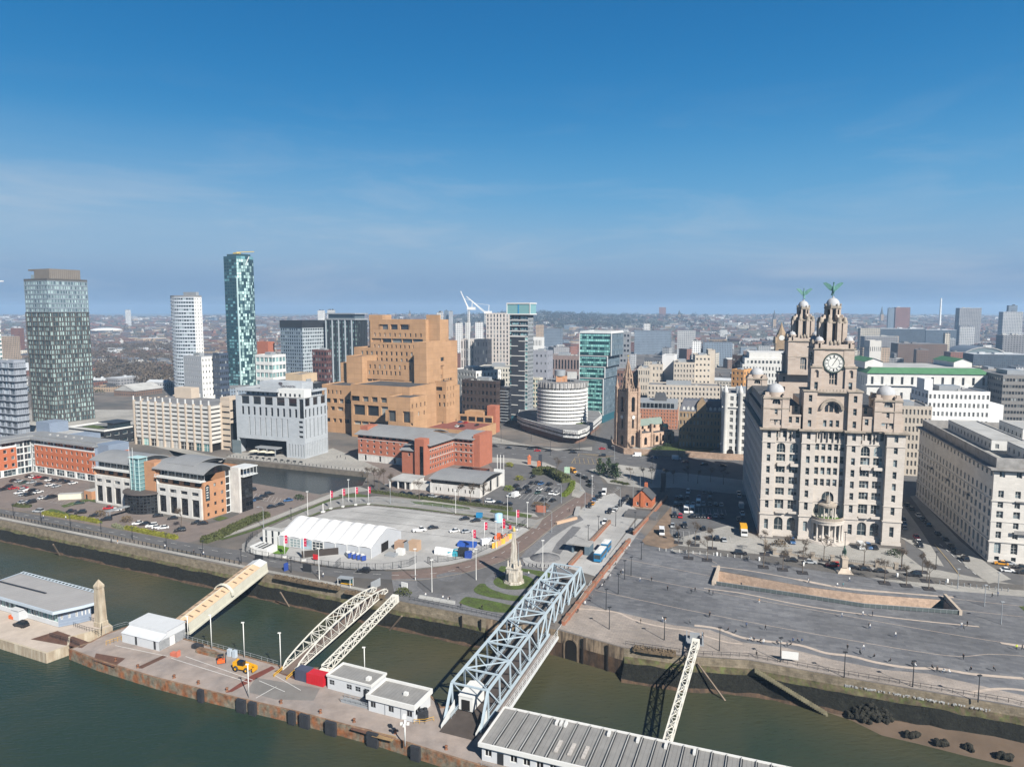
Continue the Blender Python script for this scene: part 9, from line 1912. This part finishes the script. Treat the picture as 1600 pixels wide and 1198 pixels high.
# trees, shrubs and hedges
def leaves(b,pts,s_,rr,mi=0):
 for p in pts:
  k=s_*rr.uniform(.6,1.4);n_=Vector((rr.uniform(-1,1),rr.uniform(-1,1),rr.uniform(-.2,1))).normalized();u=n_.cross(Vector((rr.uniform(-1,1),rr.uniform(-1,1),.3))).normalized()*k;v=n_.cross(u).normalized()*k*.7
  b.face([p-u,p-v*.8,p+u,p+v],mi)
M_BARK=mat('tree_bark',(.14,.11,.085),.9,.2,2);M_TWIG=mat('bare_twigs',(.11,.083,.06),.95,.25,1.0);M_EVER=mat('evergreen_leaf',(.035,.06,.022),.9,.5,.7,bump=.3);M_HEDG=mat('yellow_green_hedge',(.20,.20,.025),.9,.4,1.2);M_SHRUB=mat('olive_shrub',(.075,.085,.03),.9,.5,.9);M_SCRUB=mat('brown_scrub',(.15,.11,.07),.95,.4,.8)
def bare_tree(seed,h=8.6):
 rr=random.Random(seed);t=thing('bare_tree','','tree');q=MB();tips=[]
 def br(p,d,l,r,n):
  e=p+d*l;q.bar(p,e,r*2,n=5)
  if n==0:tips.append((p,e));return
  for _ in range(3 if n>1 else 4):nd=(d+Vector((rr.uniform(-.8,.8),rr.uniform(-.8,.8),rr.uniform(-.1,.5)))).normalized();br(p.lerp(e,rr.uniform(.6,1)),nd,l*rr.uniform(.6,.85),r*.58,n-1)
 MB().lathe([(.22,0),(.15,.6),(.12,h*.36)],n=7).build('trunk',M_BARK,t);br(Vector((0,0,h*.34)),Vector((0,0,1)),h*.22,.10,4);c=MB();c.v,c.f,c.m,c.sm=q.v,q.f,q.m,q.sm
 for p,e in tips:
  for _ in range(2):v=e+Vector((rr.gauss(0,.45),rr.gauss(0,.45),rr.gauss(0,.4)));c.bar(p.lerp(e,rr.random()),v,.05,n=3)
 c.build('crown',M_TWIG,t);return t
trees=[bare_tree(1),bare_tree(2,9.6),bare_tree(3,7.8)];used=[0,0,0]
M_PIT=mat('dark_tree_grate',(.045,.042,.045),.8,.1)
def put_tree(i,px,py,s_,zone,pit=True):
 q=W(px,py)+Vector((0,0,.1))
 if used[i%3]==0:o=trees[i%3];o.location=q;o.scale=(s_,)*3;used[i%3]=1
 else:o=copy_tree(trees[i%3],q,R(37*i),scale=s_)
 o['group']='bare street trees';auto(o,'only bare winter tree '+zone,'{} bare winter tree '+zone,q)
 if pit:b=MB();b.box(-1.7,-1.7,0,1.7,1.7,.05);g=b.build('tree_grate',M_PIT,None,q+Vector((0,0,.06)),R(-15));tag(g,None,'tree grate','tree grates');auto(g,'','{} dark square tree grate on the plaza edge',q)
for i,(px,py)in enumerate([(1060,848),(1086,852),(1113,857),(1076,872),(1105,875),(1193,886),(1223,890),(1254,895),(1382,911),(1416,915),(1451,920),(1408,890),(1441,894),(1195,866),(1226,869),(1255,872),(1287,876),(1350,884),(1448,908)]):put_tree(i,px,py,1.0+.12*((i*7)%3-1),'in the row before the clock tower building')
for i,(px,py)in enumerate([(1005,752),(1018,755),(1040,752),(1052,756),(1075,752),(1090,755),(1110,753),(1130,757),(985,750)]):put_tree(i,px,py,.95,'on shaded pavement by the main road',False)
for i,(px,py)in enumerate([(585,760),(592,768),(600,757),(612,770),(575,764),(716,786),(735,789),(755,792),(655,780),(1080,700),(870,748),(284,826)]):put_tree(i,px,py,1.25,'beside the dock end, hotel or garden',False)
def bush(name,label,px,py,rx,ry,h,m,n=260,leaf=.28,cat='shrub',z=0):
 rr=random.Random(int(px*7+py));q=MB();pts=[]
 for _ in range(n):
  a_=rr.uniform(0,6.283);r=rr.random()**.4;zz=h*(rr.random()**.7);k=math.sqrt(max(0,1-(zz/h)**2*.8));pts.append(Vector((rx*r*k*math.cos(a_)*rr.uniform(.8,1.15),ry*r*k*math.sin(a_)*rr.uniform(.8,1.15),zz)))
 leaves(q,pts,leaf,rr);return tag(q.build(name,m,None,tuple(W(px,py,z)),R(-23)),label,cat)
def evergreen(px,py,h,label):
 rr=random.Random(int(px));t=thing('evergreen_tree',label,'tree',tuple(W(px,py)));MB().bar((0,0,0),(0,0,h*.5),.35,n=6).build('trunk',M_BARK,t);q=MB();pts=[Vector((rr.gauss(0,1)*h*.16*(1.25-z/h),rr.gauss(0,1)*h*.16*(1.25-z/h),z))for z in[h*(.15+.85*rr.random())for _ in range(420)]];leaves(q,pts,.42,rr);q.build('crown',M_EVER,t)
for i,(px,py,h)in enumerate([(937,741,9),(943,743,7),(951,744,10),(958,747,8),(963,749,9)]):evergreen(px,py,h,'%s of five small pines on the island by the curved road, from the left'%ORD[i])
for i,(px,py)in enumerate([(960,753),(970,755),(978,757)]):bush('planter','%s low flower planter on the pavement below the small pines'%ORD[i],px,py,2.6,1.8,1.0,M_SHRUB)
def hedge(label,px,w,h,m,leaf=.3,dens=16):
 ps=[W(*v)for v in smooth(px,3)];rr=random.Random(int(px[0][0]));q=MB();p0=ps[0];pts=[]
 for a_,c_ in zip(ps[:-1],ps[1:]):
  d=c_-a_;n_=Vector((-d.y,d.x,0)).normalized();cnt=int(d.length*dens*w*h/2.5)
  for _ in range(cnt):u=rr.uniform(-1,1);zz=h*rr.random()**.5;pts.append(a_+d*rr.random()+n_*u*w/2*(1-.3*zz/h)+Vector((0,0,zz))-p0)
  q.bar(a_-p0+Vector((0,0,h*.35)),c_-p0+Vector((0,0,h*.35)),w*.7,h*.7)
 leaves(q,pts,leaf,rr);return tag(q.build('hedge',m,None,tuple(p0)),label,'hedge')
hedge('clipped yellow-green hedge along the road left of the office drive',[(68,803),(100,808),(130,812),(155,817)],2.6,1.5,M_HEDG);hedge('clipped yellow-green hedge along the road right of the office drive',[(196,826),(225,832),(250,837),(276,842)],2.6,1.6,M_HEDG)
hedge('pale grey-green shrubs beside the office drive entrance',[(178,822),(186,825),(196,827)],3,1.3,mat('grey_green_shrub',(.19,.20,.12),.9,.3,1));hedge('dark olive hedge curving along the path right of the riverside office',[(318,848),(345,838),(372,824),(400,812),(418,806)],5.5,2.2,M_SHRUB,.4);hedge('long dark hedge between pool hall cars and the path',[(580,769),(640,777),(700,785),(760,792),(800,797)],2.4,1.5,M_SHRUB)
hedge('bright green hedge at the curved corner of the hotel car park',[(895,755),(893,764),(886,772),(880,776)],3.2,2.0,mat('bright_green_hedge',(.13,.17,.02),.9,.4,1.2));hedge('brown green shrubbery at the top of the hotel car park',[(838,742),(850,738),(862,742),(873,748),(885,754)],7,3.4,M_SHRUB,.5);hedge('low bushes at the left car park corner',[(22,790),(35,792),(48,792)],3,1.3,M_SHRUB)
for i,(px,py,m,lab)in enumerate([(812,750,M_HEDG,'yellow-green bush at the top left of hotel car park'),(795,766,MATS['bright_green_hedge'],'bright bush left of the hotel cars'),(796,729,M_HEDG,'bright bush beside the hotel entrance'),(840,792,M_SCRUB,'brown scrub bed near the hotel car park exit'),(850,794,M_SCRUB,'second brown scrub bed near the hotel car park exit'),(156,806,M_SCRUB,'round brown bush left of the office canopy'),(198,815,M_SCRUB,'round brown bush right of the office canopy'),(630,930,M_SHRUB,'scrubby bush at the shore end of the lattice boom'),(468,780,M_EVER,'dark evergreen clump on the dock end wall'),(1030,702,M_EVER,'dark evergreen bush beside the church nave'),(1042,698,M_EVER,'dark bush at the churchyard path'),(1218,853,M_SCRUB,'round russet bush in the forecourt by the clock tower building'),(1398,868,M_EVER,'dark round bush at the forecourt right end'),(777,668,M_EVER,'green bush at the foot of the charcoal tower'),(1090,690,M_EVER,'dark shrubs in shaded churchyard')]):bush('bush',lab,px,py,3.2,2.4,2.4,m)
hedge('scrubby weeds on the wall top left of the right boom',[(990,1014),(1010,1018),(1040,1022),(1056,1024)],2.4,1.2,M_SCRUB);hedge('brown scrub along the quay edge by the covered gangway',[(430,902),(480,912),(530,921)],2.2,1.2,M_SCRUB);hedge('brown scrub along the quay edge by the bus shelter',[(540,926),(575,931),(600,934)],2,1.1,M_SCRUB)
# street lamps, bollards, signs
def lampmesh(h,arm,col,nm):
 t=thing(nm,'','street lamp');q=MB();q.lathe([(.16,0),(.13,1.5),(.08,h)],n=7)
 if arm:
  for k in range(5):a0,a1=math.pi*.5*k/5,math.pi*.5*(k+1)/5;q.bar((1.6*(1-math.cos(a0)),0,h+1.1*math.sin(a0)),(1.6*(1-math.cos(a1)),0,h+1.1*math.sin(a1)),.11)
 q.build('pole',col,t);(MB().box(1.5,-.22,h+1.0,2.6,.22,h+1.16)if arm else MB().box(-.5,-.25,h,.5,.25,h+.22)).build('lamp_head',col,t);return t
def lamps(src,lst,zone,rz=0):
 first=True
 for i,(px,py)in enumerate(lst):
  q=W(px,py)+Vector((0,0,.1))
  if first:o=src;o.location=q;o.rotation_euler=(0,0,R(rz));first=False
  else:o=copy_tree(src,q,R(rz+9*(i%3)))
  o['group']='street lamps '+zone;auto(o,'','{} '+zone,q)
lamps(lampmesh(10.5,False,M_WHITE,'street_lamp'),[(499,905),(649,906),(675,925),(744,906),(712,802),(824,824),(775,857),(848,891),(925,777),(481,805),(545,784),(793,812)],'tall straight white street lamp');lamps(lampmesh(8.2,True,M_GRMET,'street_lamp'),[(810,885),(862,832),(877,786),(907,766),(914,797),(969,792),(989,777),(850,805),(412,825),(610,787),(960,720),(1128,716),(1000,770)],'grey street lamp with curved arm',200)
lamps(lampmesh(6.3,False,M_DKMET,'plaza_lamp'),[(966,928),(947,953),(952,983),(1038,1000),(1124,1017),(1219,1034),(1319,1058),(1426,1073),(1528,1097),(1002,874),(986,899),(976,905),(935,831),(919,846),(962,822),(992,824),(1320,857),(1409,884),(1462,890)],'slim dark lamp post on the plaza');lamps(lampmesh(6.5,False,M_GRMET,'plaza_lamp'),[(1496,920),(1538,947),(1559,926),(1564,975)],'slim pale lamp post at plaza right')
lamps(lampmesh(5,False,M_DKMET,'street_lamp'),[(21,806),(64,815),(110,823),(158,832),(207,844),(260,854),(317,866),(377,880),(455,894),(455,812)],'short dark lamp post along the quay road')
lamps(lampmesh(9,False,M_DKMET,'street_lamp'),[(830,690),(783,690),(880,690),(905,703),(1000,706),(860,712),(930,690),(1020,738),(1075,742),(750,700),(700,690),(1060,720)],'dark post around the main junction')
def row(name,label,cat,group,px0,px1,n,mk):
 A,C_=W(*px0),W(*px1);me=None
 for i in range(n):
  q=A.lerp(C_,i/max(1,n-1))+Vector((0,0,.08));b=me or mk();me=b;o=obj(name,b,None,tuple(q),R(-20));tag(o,None,cat,group);auto(o,'','{} '+label,q)
bol=lambda m,h=1.0:(lambda:MB().lathe([(.14,0),(.14,h*.8),(.18,h*.85),(.1,h)],n=7).mesh('bollard',m))
row('bollard','black bollard along the river wall','bollard','bollards on the quay',(2,806),(374,882),60,bol(M_DKMET,1.3));row('bollard','white bollard on the plaza edge left part','bollard','white plaza bollards',(1030,860),(1170,873),14,bol(M_WHITE,1.1));row('bollard','white bollard on the plaza edge right part','bollard','white plaza bollards',(1468,912),(1575,924),12,bol(M_GRMET,1.1));row('bollard','dark bollard round the bus ramp island','bollard','ramp bollards',(820,884),(888,888),12,bol(M_DKMET));row('bollard','bollard along the dock edge','bollard','dock bollards',(355,713),(572,737),40,bol(M_DKMET,1.2));row('litter_bin','white litter bin along the plaza edge','bin','white bins',(1120,868),(1480,910),6,lambda:MB().lathe([(.35,0),(.38,1.1),(.3,1.25),(.05,1.3)],n=10).mesh('litter_bin',M_WHITE))
row('bench','dark bench on the dockside terrace','bench','terrace benches',(392,715),(470,723),9,lambda:MB().box(-1,-.3,.4,1,.3,.5).box(-1,.25,.5,1,.32,.95).box(-.9,-.25,0,-.8,.25,.4).box(.8,-.25,0,.9,.25,.4).mesh('bench',M_DKMET));row('umbrella_bench','stone seat in the memorial garden','bench','garden seats',(660,935),(705,943),5,lambda:MB().box(-1.2,-.4,0,1.2,.4,.5).box(-1.2,.3,.5,1.2,.42,.9).mesh('seat',M_ROOFL))
b=MB();b.box(-1.5,-.15,1.8,1.5,.15,5.2);b.bar((-1.2,0,0),(-1.2,0,1.8),.2);b.bar((1.2,0,0),(1.2,0,1.8),.2);tag(b.build('road_sign',mat('green_sign',(.35,.50,.38),.6,.2,.6),None,tuple(W(886,744))),'green and white road sign by the curved road','sign')
b=MB();b.box(-1.2,-.3,0,1.2,.3,9.5);tag(b.build('advert_column',M_CHARC,None,tuple(W(1036,768)),R(-15)),'tall dark advertising slab in the shade beside the brick pavilion','advert board');b=MB();b.box(-1.0,-.5,0,1.0,.5,8.5);tag(b.build('advert_column',M_CHARC,None,tuple(W(844,733))),'dark advertising slab behind the brick gate piers','advert board')
for i,(px,py)in enumerate(((827,725),(842,733))):b=MB();b.box(-1.0,-1.0,0,1.0,1.0,4.2);b.prism([(-1.2,-1.2),(1.2,-1.2),(1.2,1.2),(-1.2,1.2)],4.2,4.6);b.lathe([(.9,4.6),(.5,5.2),(.1,5.8)],n=8);tag(b.build('gate_pier',M_ORBR,None,tuple(W(px,py))),['left','right'][i]+' red brick gate pier near the hotel entrance','gate pier')
b=MB();b.box(-2.2,-.4,0,2.2,.4,3.0);tag(b.build('brick_wall',M_REDBR,None,tuple(W(845,800)),R(-15)),'short red brick wall block at the hotel car park corner','wall')
# the city behind, out to the hills
rr=random.Random(21)
def wm(name,c,dark=(.03,.034,.04),u=3.4,v=3.5):return mat(name,c,.85,.14,.05,kind='win',u=u,v=v,col2=dark,rnd=.15)
WMs=[('cream stone',wm('city_cream',(.50,.46,.39))),('red brick',wm('city_red_brick',(.24,.11,.08))),('brown brick',wm('city_brown_brick',(.18,.12,.09),u=3)),('white rendered',wm('city_white',(.66,.66,.65))),('grey concrete',wm('city_grey',(.27,.27,.28),u=4)),('pale grey',wm('city_pale_grey',(.44,.45,.46))),('dark glass',wm('city_dark_glass',(.09,.11,.14),(.03,.05,.07),2.2,3.4)),('sandy',wm('city_sandy',(.42,.32,.23))),('blue-grey',wm('city_blue_grey',(.20,.25,.31),u=2.6))]
RFs=[M_ROOFG,M_ROOFD,M_ROOFL,mat('slate_blue_roof',(.15,.165,.19),.8,.2,.1),mat('pale_metal_roof',(.50,.52,.54),.6,.1,.1)]
def hits(c,r):
 for f,hx,hy,a_ in FOOT:
  d=(c-f);d.z=0;ca,sa=math.cos(-a_),math.sin(-a_);x,y=d.x*ca-d.y*sa,d.x*sa+d.y*ca
  if abs(x)<hx+r and abs(y)<hy+r:return True
 return False
def cityblock(i,px,Y,w,d,h,mi,ang,label=None,flat=True):
 x=(px-800)/FPX*Y;z0=terr(x,Y);c=Vector((x,Y,z0-.5));nm,m=WMs[mi];t=thing('city_building','','building',tuple(c),R(ang),'buildings of the hazy middle city');q=MB();kind=0
 rf=RFs[(i*3+mi)%5]
 if label is None and rr.random()<.45 and w>14:w2=w*rr.uniform(.35,.6);q.box(-w/2,-d/2,0,w/2,d/2,h);q.box(-w/2+(w-w2)*rr.random(),-d/2+.6,h,0,d/2-.6,h*rr.uniform(1.15,1.5))if rr.random()<.5 else None
 else:q.box(-w/2,-d/2,0,w/2,d/2,h)
 q.build('wall',m,t);q=MB()
 if h<16 and rr.random()<.55 and Y>500:q.gable(-w/2,-d/2,w/2,d/2,h,min(w,d)*.22,0,0,'x' if w>d else 'y',.4)
 else:
  q.box(-w/2+.4,-d/2+.4,h,w/2-.4,d/2-.4,h+.25)
  for _ in range(3):x0,y0=rr.uniform(-w*.4,w*.25),rr.uniform(-d*.4,d*.2);s_=rr.uniform(1.5,max(2,w*.2));q.box(x0,y0,h+.25,x0+s_,y0+s_,h+rr.uniform(1,3))
 q.build('roof',rf,t)
 if label:t['label']=label
 else:auto(t,'','{} '+nm+' building in the %s city'%('nearer' if Y<800 else 'middle' if Y<1200 else 'farther'),c)
 FOOT.append((c,w/2,d/2,R(ang)));return t
n=0;tries=0
def ymin(px):return 735 if px<450 else 690 if px<700 else 660 if px<790 else 650 if px<1000 else 640 if px<1170 else 520
while n<298 and tries<9000:
 tries+=1;px=rr.uniform(-90,1740);Y=480+1150*rr.random()**1.25
 if Y<ymin(px):continue
 lft=px<460
 if lft and rr.random()<.1:continue
 w,d=rr.uniform(12,38),rr.uniform(11,26);h=rr.uniform(5,10)if lft else rr.choice([rr.uniform(8,15),rr.uniform(10,22),rr.uniform(14,26)])
 if Y>1000 and not lft and rr.random()<.12:h+=16
 if lft and rr.random()<.3:w,d,h=w*1.7,d*1.5,h*.9
 c=Vector(((px-800)/FPX*Y,Y,0))
 if hits(c,max(w,d)*.55):continue
 mi=rr.choices(range(9),[3,3,3,2.2,2,2.5,1,1.6,1.2]if not lft else[1,3,3,2,2,2.5,.3,2,1])[0];cityblock(n,px,Y,w,d,h,mi,rr.choice([-14,-26,-18,20,-35])+rr.uniform(-4,4));n+=1
def far(pl,pr,py,Y,mi,label,dd=.5,ang=-14):
 w=(pr-pl)/FPX*Y;px=(pl+pr)/2;x=(px-800)/FPX*Y;h=ZA(py,Y)-terr(x,Y);cityblock(1,px,Y,w*.86,max(10,w*dd),max(4,h),mi,ang,label)
for a_ in((683,693,488,1500,3,'white tower block standing left of the tan office top'),(712,723,504,1300,3,'first of three slim white towers below the cranes'),(728,735,503,1320,3,'middle of three slim white towers below the cranes'),(743,755,503,1300,3,'third of three slim white towers below the cranes'),(686,693,486,2300,5,'left one of three faraway pale towers by the tan office'),(695,701,485,2320,8,'middle one of three faraway pale towers by the tan office'),(702,708,486,2300,5,'right one of three faraway pale towers by the tan office'),(498,509,485,1900,3,'white tower peeping over the dark grid office'),(513,525,484,1900,3,'white tower peeping over the dark fin office'),(199,207,484,3300,3,'lone white tower block on the left horizon'),(1384,1394,481,2500,8,'dark left wing of the hospital block on the horizon'),(1394,1418,480,2500,1,'red-brown hospital block on the horizon'),(1492,1527,481,1900,4,'big grey slab block on the right horizon'),(1560,1592,487,1700,5,'pale turquoise hospital building at the right horizon'),(1570,1584,477,1800,8,'dark plant tower on the hospital at the right horizon'),(1028,1040,480,4300,1,'square brown water tower on the hill crest'),(988,1052,516,1500,8,'long curved blue-grey ribbon windowed office in the distance'),(1005,1016,505,1600,3,'white block rising behind the long blue-grey office'),(1056,1088,516,1350,5,'pale striped block right of the long blue-grey office'),(1080,1096,532,1150,3,'white stepped block in front of the pale striped block'),(1096,1146,534,1180,8,'blue-grey windowed office left of the civic hall'),(967,983,514,1500,5,'pale tower left of the long blue-grey office'),(849,880,513,1650,8,'blue glassy block behind the charcoal tower'),(837,850,507,1700,7,'sandy block behind the charcoal tower'),(1124,1136,515,2200,3,'small white block on the far hillside'),(1345,1400,525,1300,4,'long dark civic hall roofline right of the clock tower'),(1395,1475,536,1150,2,'dark gothic station hotel with sunlit end tower'),(1474,1482,520,1140,0,'sunlit end tower of the dark gothic hotel'),(1366,1440,513,1550,6,'dark navy office range right of the clock tower'),(1340,1373,512,1500,0,'pale gridded student block right of the clock tower'),(1495,1520,510,1500,5,'white banded office behind the station roof'),(1440,1492,515,1650,6,'low dark blue long block behind the gothic hotel'),(1512,1600,552,900,6,'black low shopping centre block right of the green roof'),(1560,1610,523,1150,4,'dark brown slab at the far right edge'),(60,110,520,1500,7,'sandy warehouse far behind at left'),(5,30,525,1250,7,'pale warehouse block between left edge and glass tower'),(20,38,512,1500,1,'red-brown block behind the left edge')):far(*a_)
t=thing('slim_mast','slender white chimney mast on the right horizon','mast',tuple(Vector(((1466-800)/FPX*2600,2600,40))));MB().lathe([(4.2,0),(2.6,ZA(466,2600)-40)],n=8).build('shaft',M_WHITE,t)
t=thing('arena','white domed sports hall roof far away at left','building',tuple(Vector(((168-800)/FPX*2600,2600,22))));MB().dome((0,0,0),52,9,20,5).build('roof',M_WHITE,t)
for px,Y,s_,lab in((1540,1130,42,'glazed arched train shed roof near the right edge'),(1508,1180,34,'second arched train shed roof behind the first')):
 t=thing('train_shed',lab,'building',((px-800)/FPX*Y,Y,0),R(-14));q=MB();q.grid([[(s_*math.cos(math.pi*k/14),y,s_*.78*math.sin(math.pi*k/14))for k in range(15)]for y in(0,90)]);q.build('vault',mat('shed_roof',(.16,.18,.21),.5,.1),t);q=MB();q.face([(s_*math.cos(math.pi*k/14),.5,s_*.78*math.sin(math.pi*k/14))for k in range(15)]);q.build('end_glazing',G_BLUE,t);q=MB()
 for k in range(14):a0,a1=math.pi*k/14,math.pi*(k+1)/14;q.bar((s_*math.cos(a0),0,s_*.78*math.sin(a0)),(s_*math.cos(a1),0,s_*.78*math.sin(a1)),1.4)
 q.build('arch_rib',M_ROOFL,t)
for px,Y,py,lab in((1203+172,3600,478,'thin dark church spire on the distant skyline'),(641,4200,484,'tiny spire on the distant hill'),(1060,3900,484,'small dark spire on the hill right of the water tower'),(1208,3000,484,'dark pointed church spire left of the rear clock tower')):
 x=(px-800)/FPX*Y;t=thing('church_spire',lab,'church',(x,Y,terr(x,Y)));h=ZA(py,Y)-terr(x,Y);MB().box(-7,-7,0,7,7,h*.5).build('tower',M_OCHRE,t);MB().lathe([(8,h*.5),(.3,h)],n=8).build('spire',M_ROOFD,t)
HM=[mat('house_brick_%s'%n_,c,.9,.1,.05,rnd=.3)for n_,c in(('red',(.23,.115,.085)),('brown',(.18,.13,.10)),('buff',(.34,.27,.20)),('white',(.50,.49,.47)))]
HR=[mat('house_roof_%s'%n_,c,.85,.1,.05,rnd=.3)for n_,c in(('slate',(.085,.085,.098)),('tile',(.13,.08,.065)),('pale',(.30,.31,.32)))]
protos={}
def house(k,r):
 if(k,r)not in protos:
  q=MB();q.box(-14,-4.5,0,14,4.5,5.6,0);q.gable(-14,-4.5,14,4.5,5.6,3.2,1,0,'x',.3)
  for x in(-9,-2,5,12):q.box(x,-.5,7.6,x+1.1,.5,10,0)
  protos[(k,r)]=q.mesh('terrace',[HM[k],HR[r]])
 return protos[(k,r)]
spots=[]
for _ in range(5200):
 Y=1150+4300*rr.random()**1.1;px=rr.uniform(-60,1660);x=(px-800)/FPX*Y
 if Y<1700 and(not px<460 or rr.random()<.5):continue
 if abs(px-850)<180 and 3300<Y<4600 and rr.random()<.8:continue
 c=Vector((x,Y,0));gx,gy=int(x/32),int(Y/18)
 if Y<1700 and hits(c,14):continue
 spots.append((Y,x,px,(gx,gy)))
seen_=set();spots.sort();k_=0;st={}
for Y,x,px,cell in spots:
 if cell in seen_:continue
 seen_.add(cell);rz=R(rr.choice([-20,-20,70,15,-50])+rr.uniform(-5,5));ki,ri=rr.choices([0,1,2,3],[4,4,2.0,1.3])[0],rr.choices([0,1,2],[4,3,1.3])[0];z=terr(x,Y)-.3;sx=rr.uniform(.7,1.5)
 if k_<300:o=obj('terraced_house',house(ki,ri),None,(x,Y,z),rz,(sx,rr.uniform(.9,1.4),rr.uniform(.9,1.2)));hn=('red brick','brown brick','buff','white')[ki];tag(o,'','house','far terraces');auto(o,'','{} low '+hn+' terraced row in the far suburbs',Vector((x,Y,0)));k_+=1
 else:
  b_=st.setdefault(0,MB());m_=Matrix.Translation((x,Y,z))@Matrix.Rotation(rz,4,'Z')@Matrix.Diagonal((sx,1.1,1.05+(.5 if rr.random()<.1 else 0),1));n0=len(b_.v);me=house(ki,ri);b_.v+=[tuple(m_@v.co)for v in me.vertices]
  for p in me.polygons:b_.f.append(tuple(n0+i for i in p.vertices));b_.m.append(ki if p.material_index==0 else 4+ri);b_.sm.append(False)
tag(st[0].build('distant_houses',HM+HR),'mass of tiny hazy rooftops on the rising ground to the horizon','houses',None,'stuff')
for i in range(150):
 Y=1700+3200*rr.random();px=rr.uniform(-40,1640);x=(px-800)/FPX*Y;w,d,h=rr.uniform(25,75),rr.uniform(16,40),rr.uniform(6,17);mi=rr.choice([0,1,2,3,3,4,5,7,8]);t=thing('distant_building','','building',(x,Y,terr(x,Y)-1),R(rr.choice([-20,65,-40])),'large buildings on the far slopes');MB().box(-w/2,-d/2,0,w/2,d/2,h).build('wall',WMs[mi][1],t);MB().box(-w/2+.5,-d/2+.5,h,w/2-.5,d/2-.5,h+.6).build('roof',RFs[i%5],t);auto(t,'','{} large '+WMs[mi][0]+' building on the far slopes',Vector((x,Y,0)))
def wood(name,label,spots_,m,r0,leaf,n):
 q=MB()
 for x,y in spots_:
  z=terr(x,y);r=r0*rr.uniform(.6,1.3);pts=[]
  for _ in range(n):a_=rr.uniform(0,6.28);u=rr.random()**.5;pts.append(Vector((x+r*u*math.cos(a_),y+r*u*math.sin(a_),z+r*(.35+1.1*math.sqrt(max(0,1-u*u))*rr.uniform(.3,1)))))
  leaves(q,pts,leaf*r0,rr)
 return tag(q.build(name,m),label,'trees',None,'stuff')
def scatter(n_,f):
 out=[]
 while len(out)<n_:
  v=f()
  if v and not hits(Vector((v[0],v[1],0)),5):out.append(v)
 return out
def at_(px,Y):return((px-800)/FPX*Y,Y)
M_WTR=mat('winter_crowns',(.11,.088,.068),.95,.35,.02);M_WTR2=mat('dark_winter_crowns',(.042,.044,.034),.95,.4,.02)
wood('woodland','bare brown woodland left of the white curved tower',scatter(520,lambda:at_(rr.uniform(130,300),rr.uniform(860,1800))),M_WTR,9,.16,46)
wood('woodland','wooded park slope on the middle horizon',scatter(620,lambda:at_(rr.gauss(860,120),rr.uniform(2900,4500))),M_WTR2,19,.16,34)
wood('scattered_trees','bare trees scattered through the far suburbs',scatter(900,lambda:at_(rr.uniform(-40,1640),rr.uniform(1700,5200))),M_WTR,12,.2,16)
wood('scattered_trees','dark evergreen trees scattered in the left middle distance',scatter(120,lambda:at_(rr.uniform(-20,460),rr.uniform(760,1700))),mat('far_evergreen',(.03,.042,.02),.95,.3,.1),5,.16,50)
wood('street_trees','bare trees between the city blocks',scatter(160,lambda:at_(rr.uniform(460,1620),rr.uniform(700,1500))),M_WTR,5,.16,40)
# haze and labels
finish_labels()
HAZE=1.2e-4
hz=bpy.data.materials.new('hazy_air');hz.use_nodes=True;t=hz.node_tree;t.nodes.clear()
vo=t.nodes.new('ShaderNodeVolumePrincipled');oo=t.nodes.new('ShaderNodeOutputMaterial')
vo.inputs['Density'].default_value=HAZE;vo.inputs['Color'].default_value=(0.48,0.71,1.0,1);vo.inputs['Anisotropy'].default_value=0.1
t.links.new(vo.outputs[0],oo.inputs['Volume'])
b=MB();b.box(-31000,-700,-10.5,31000,9500,175)
o=b.build('haze',hz);o['kind']='stuff';o['label']='pale bluish haze hanging over the far city'
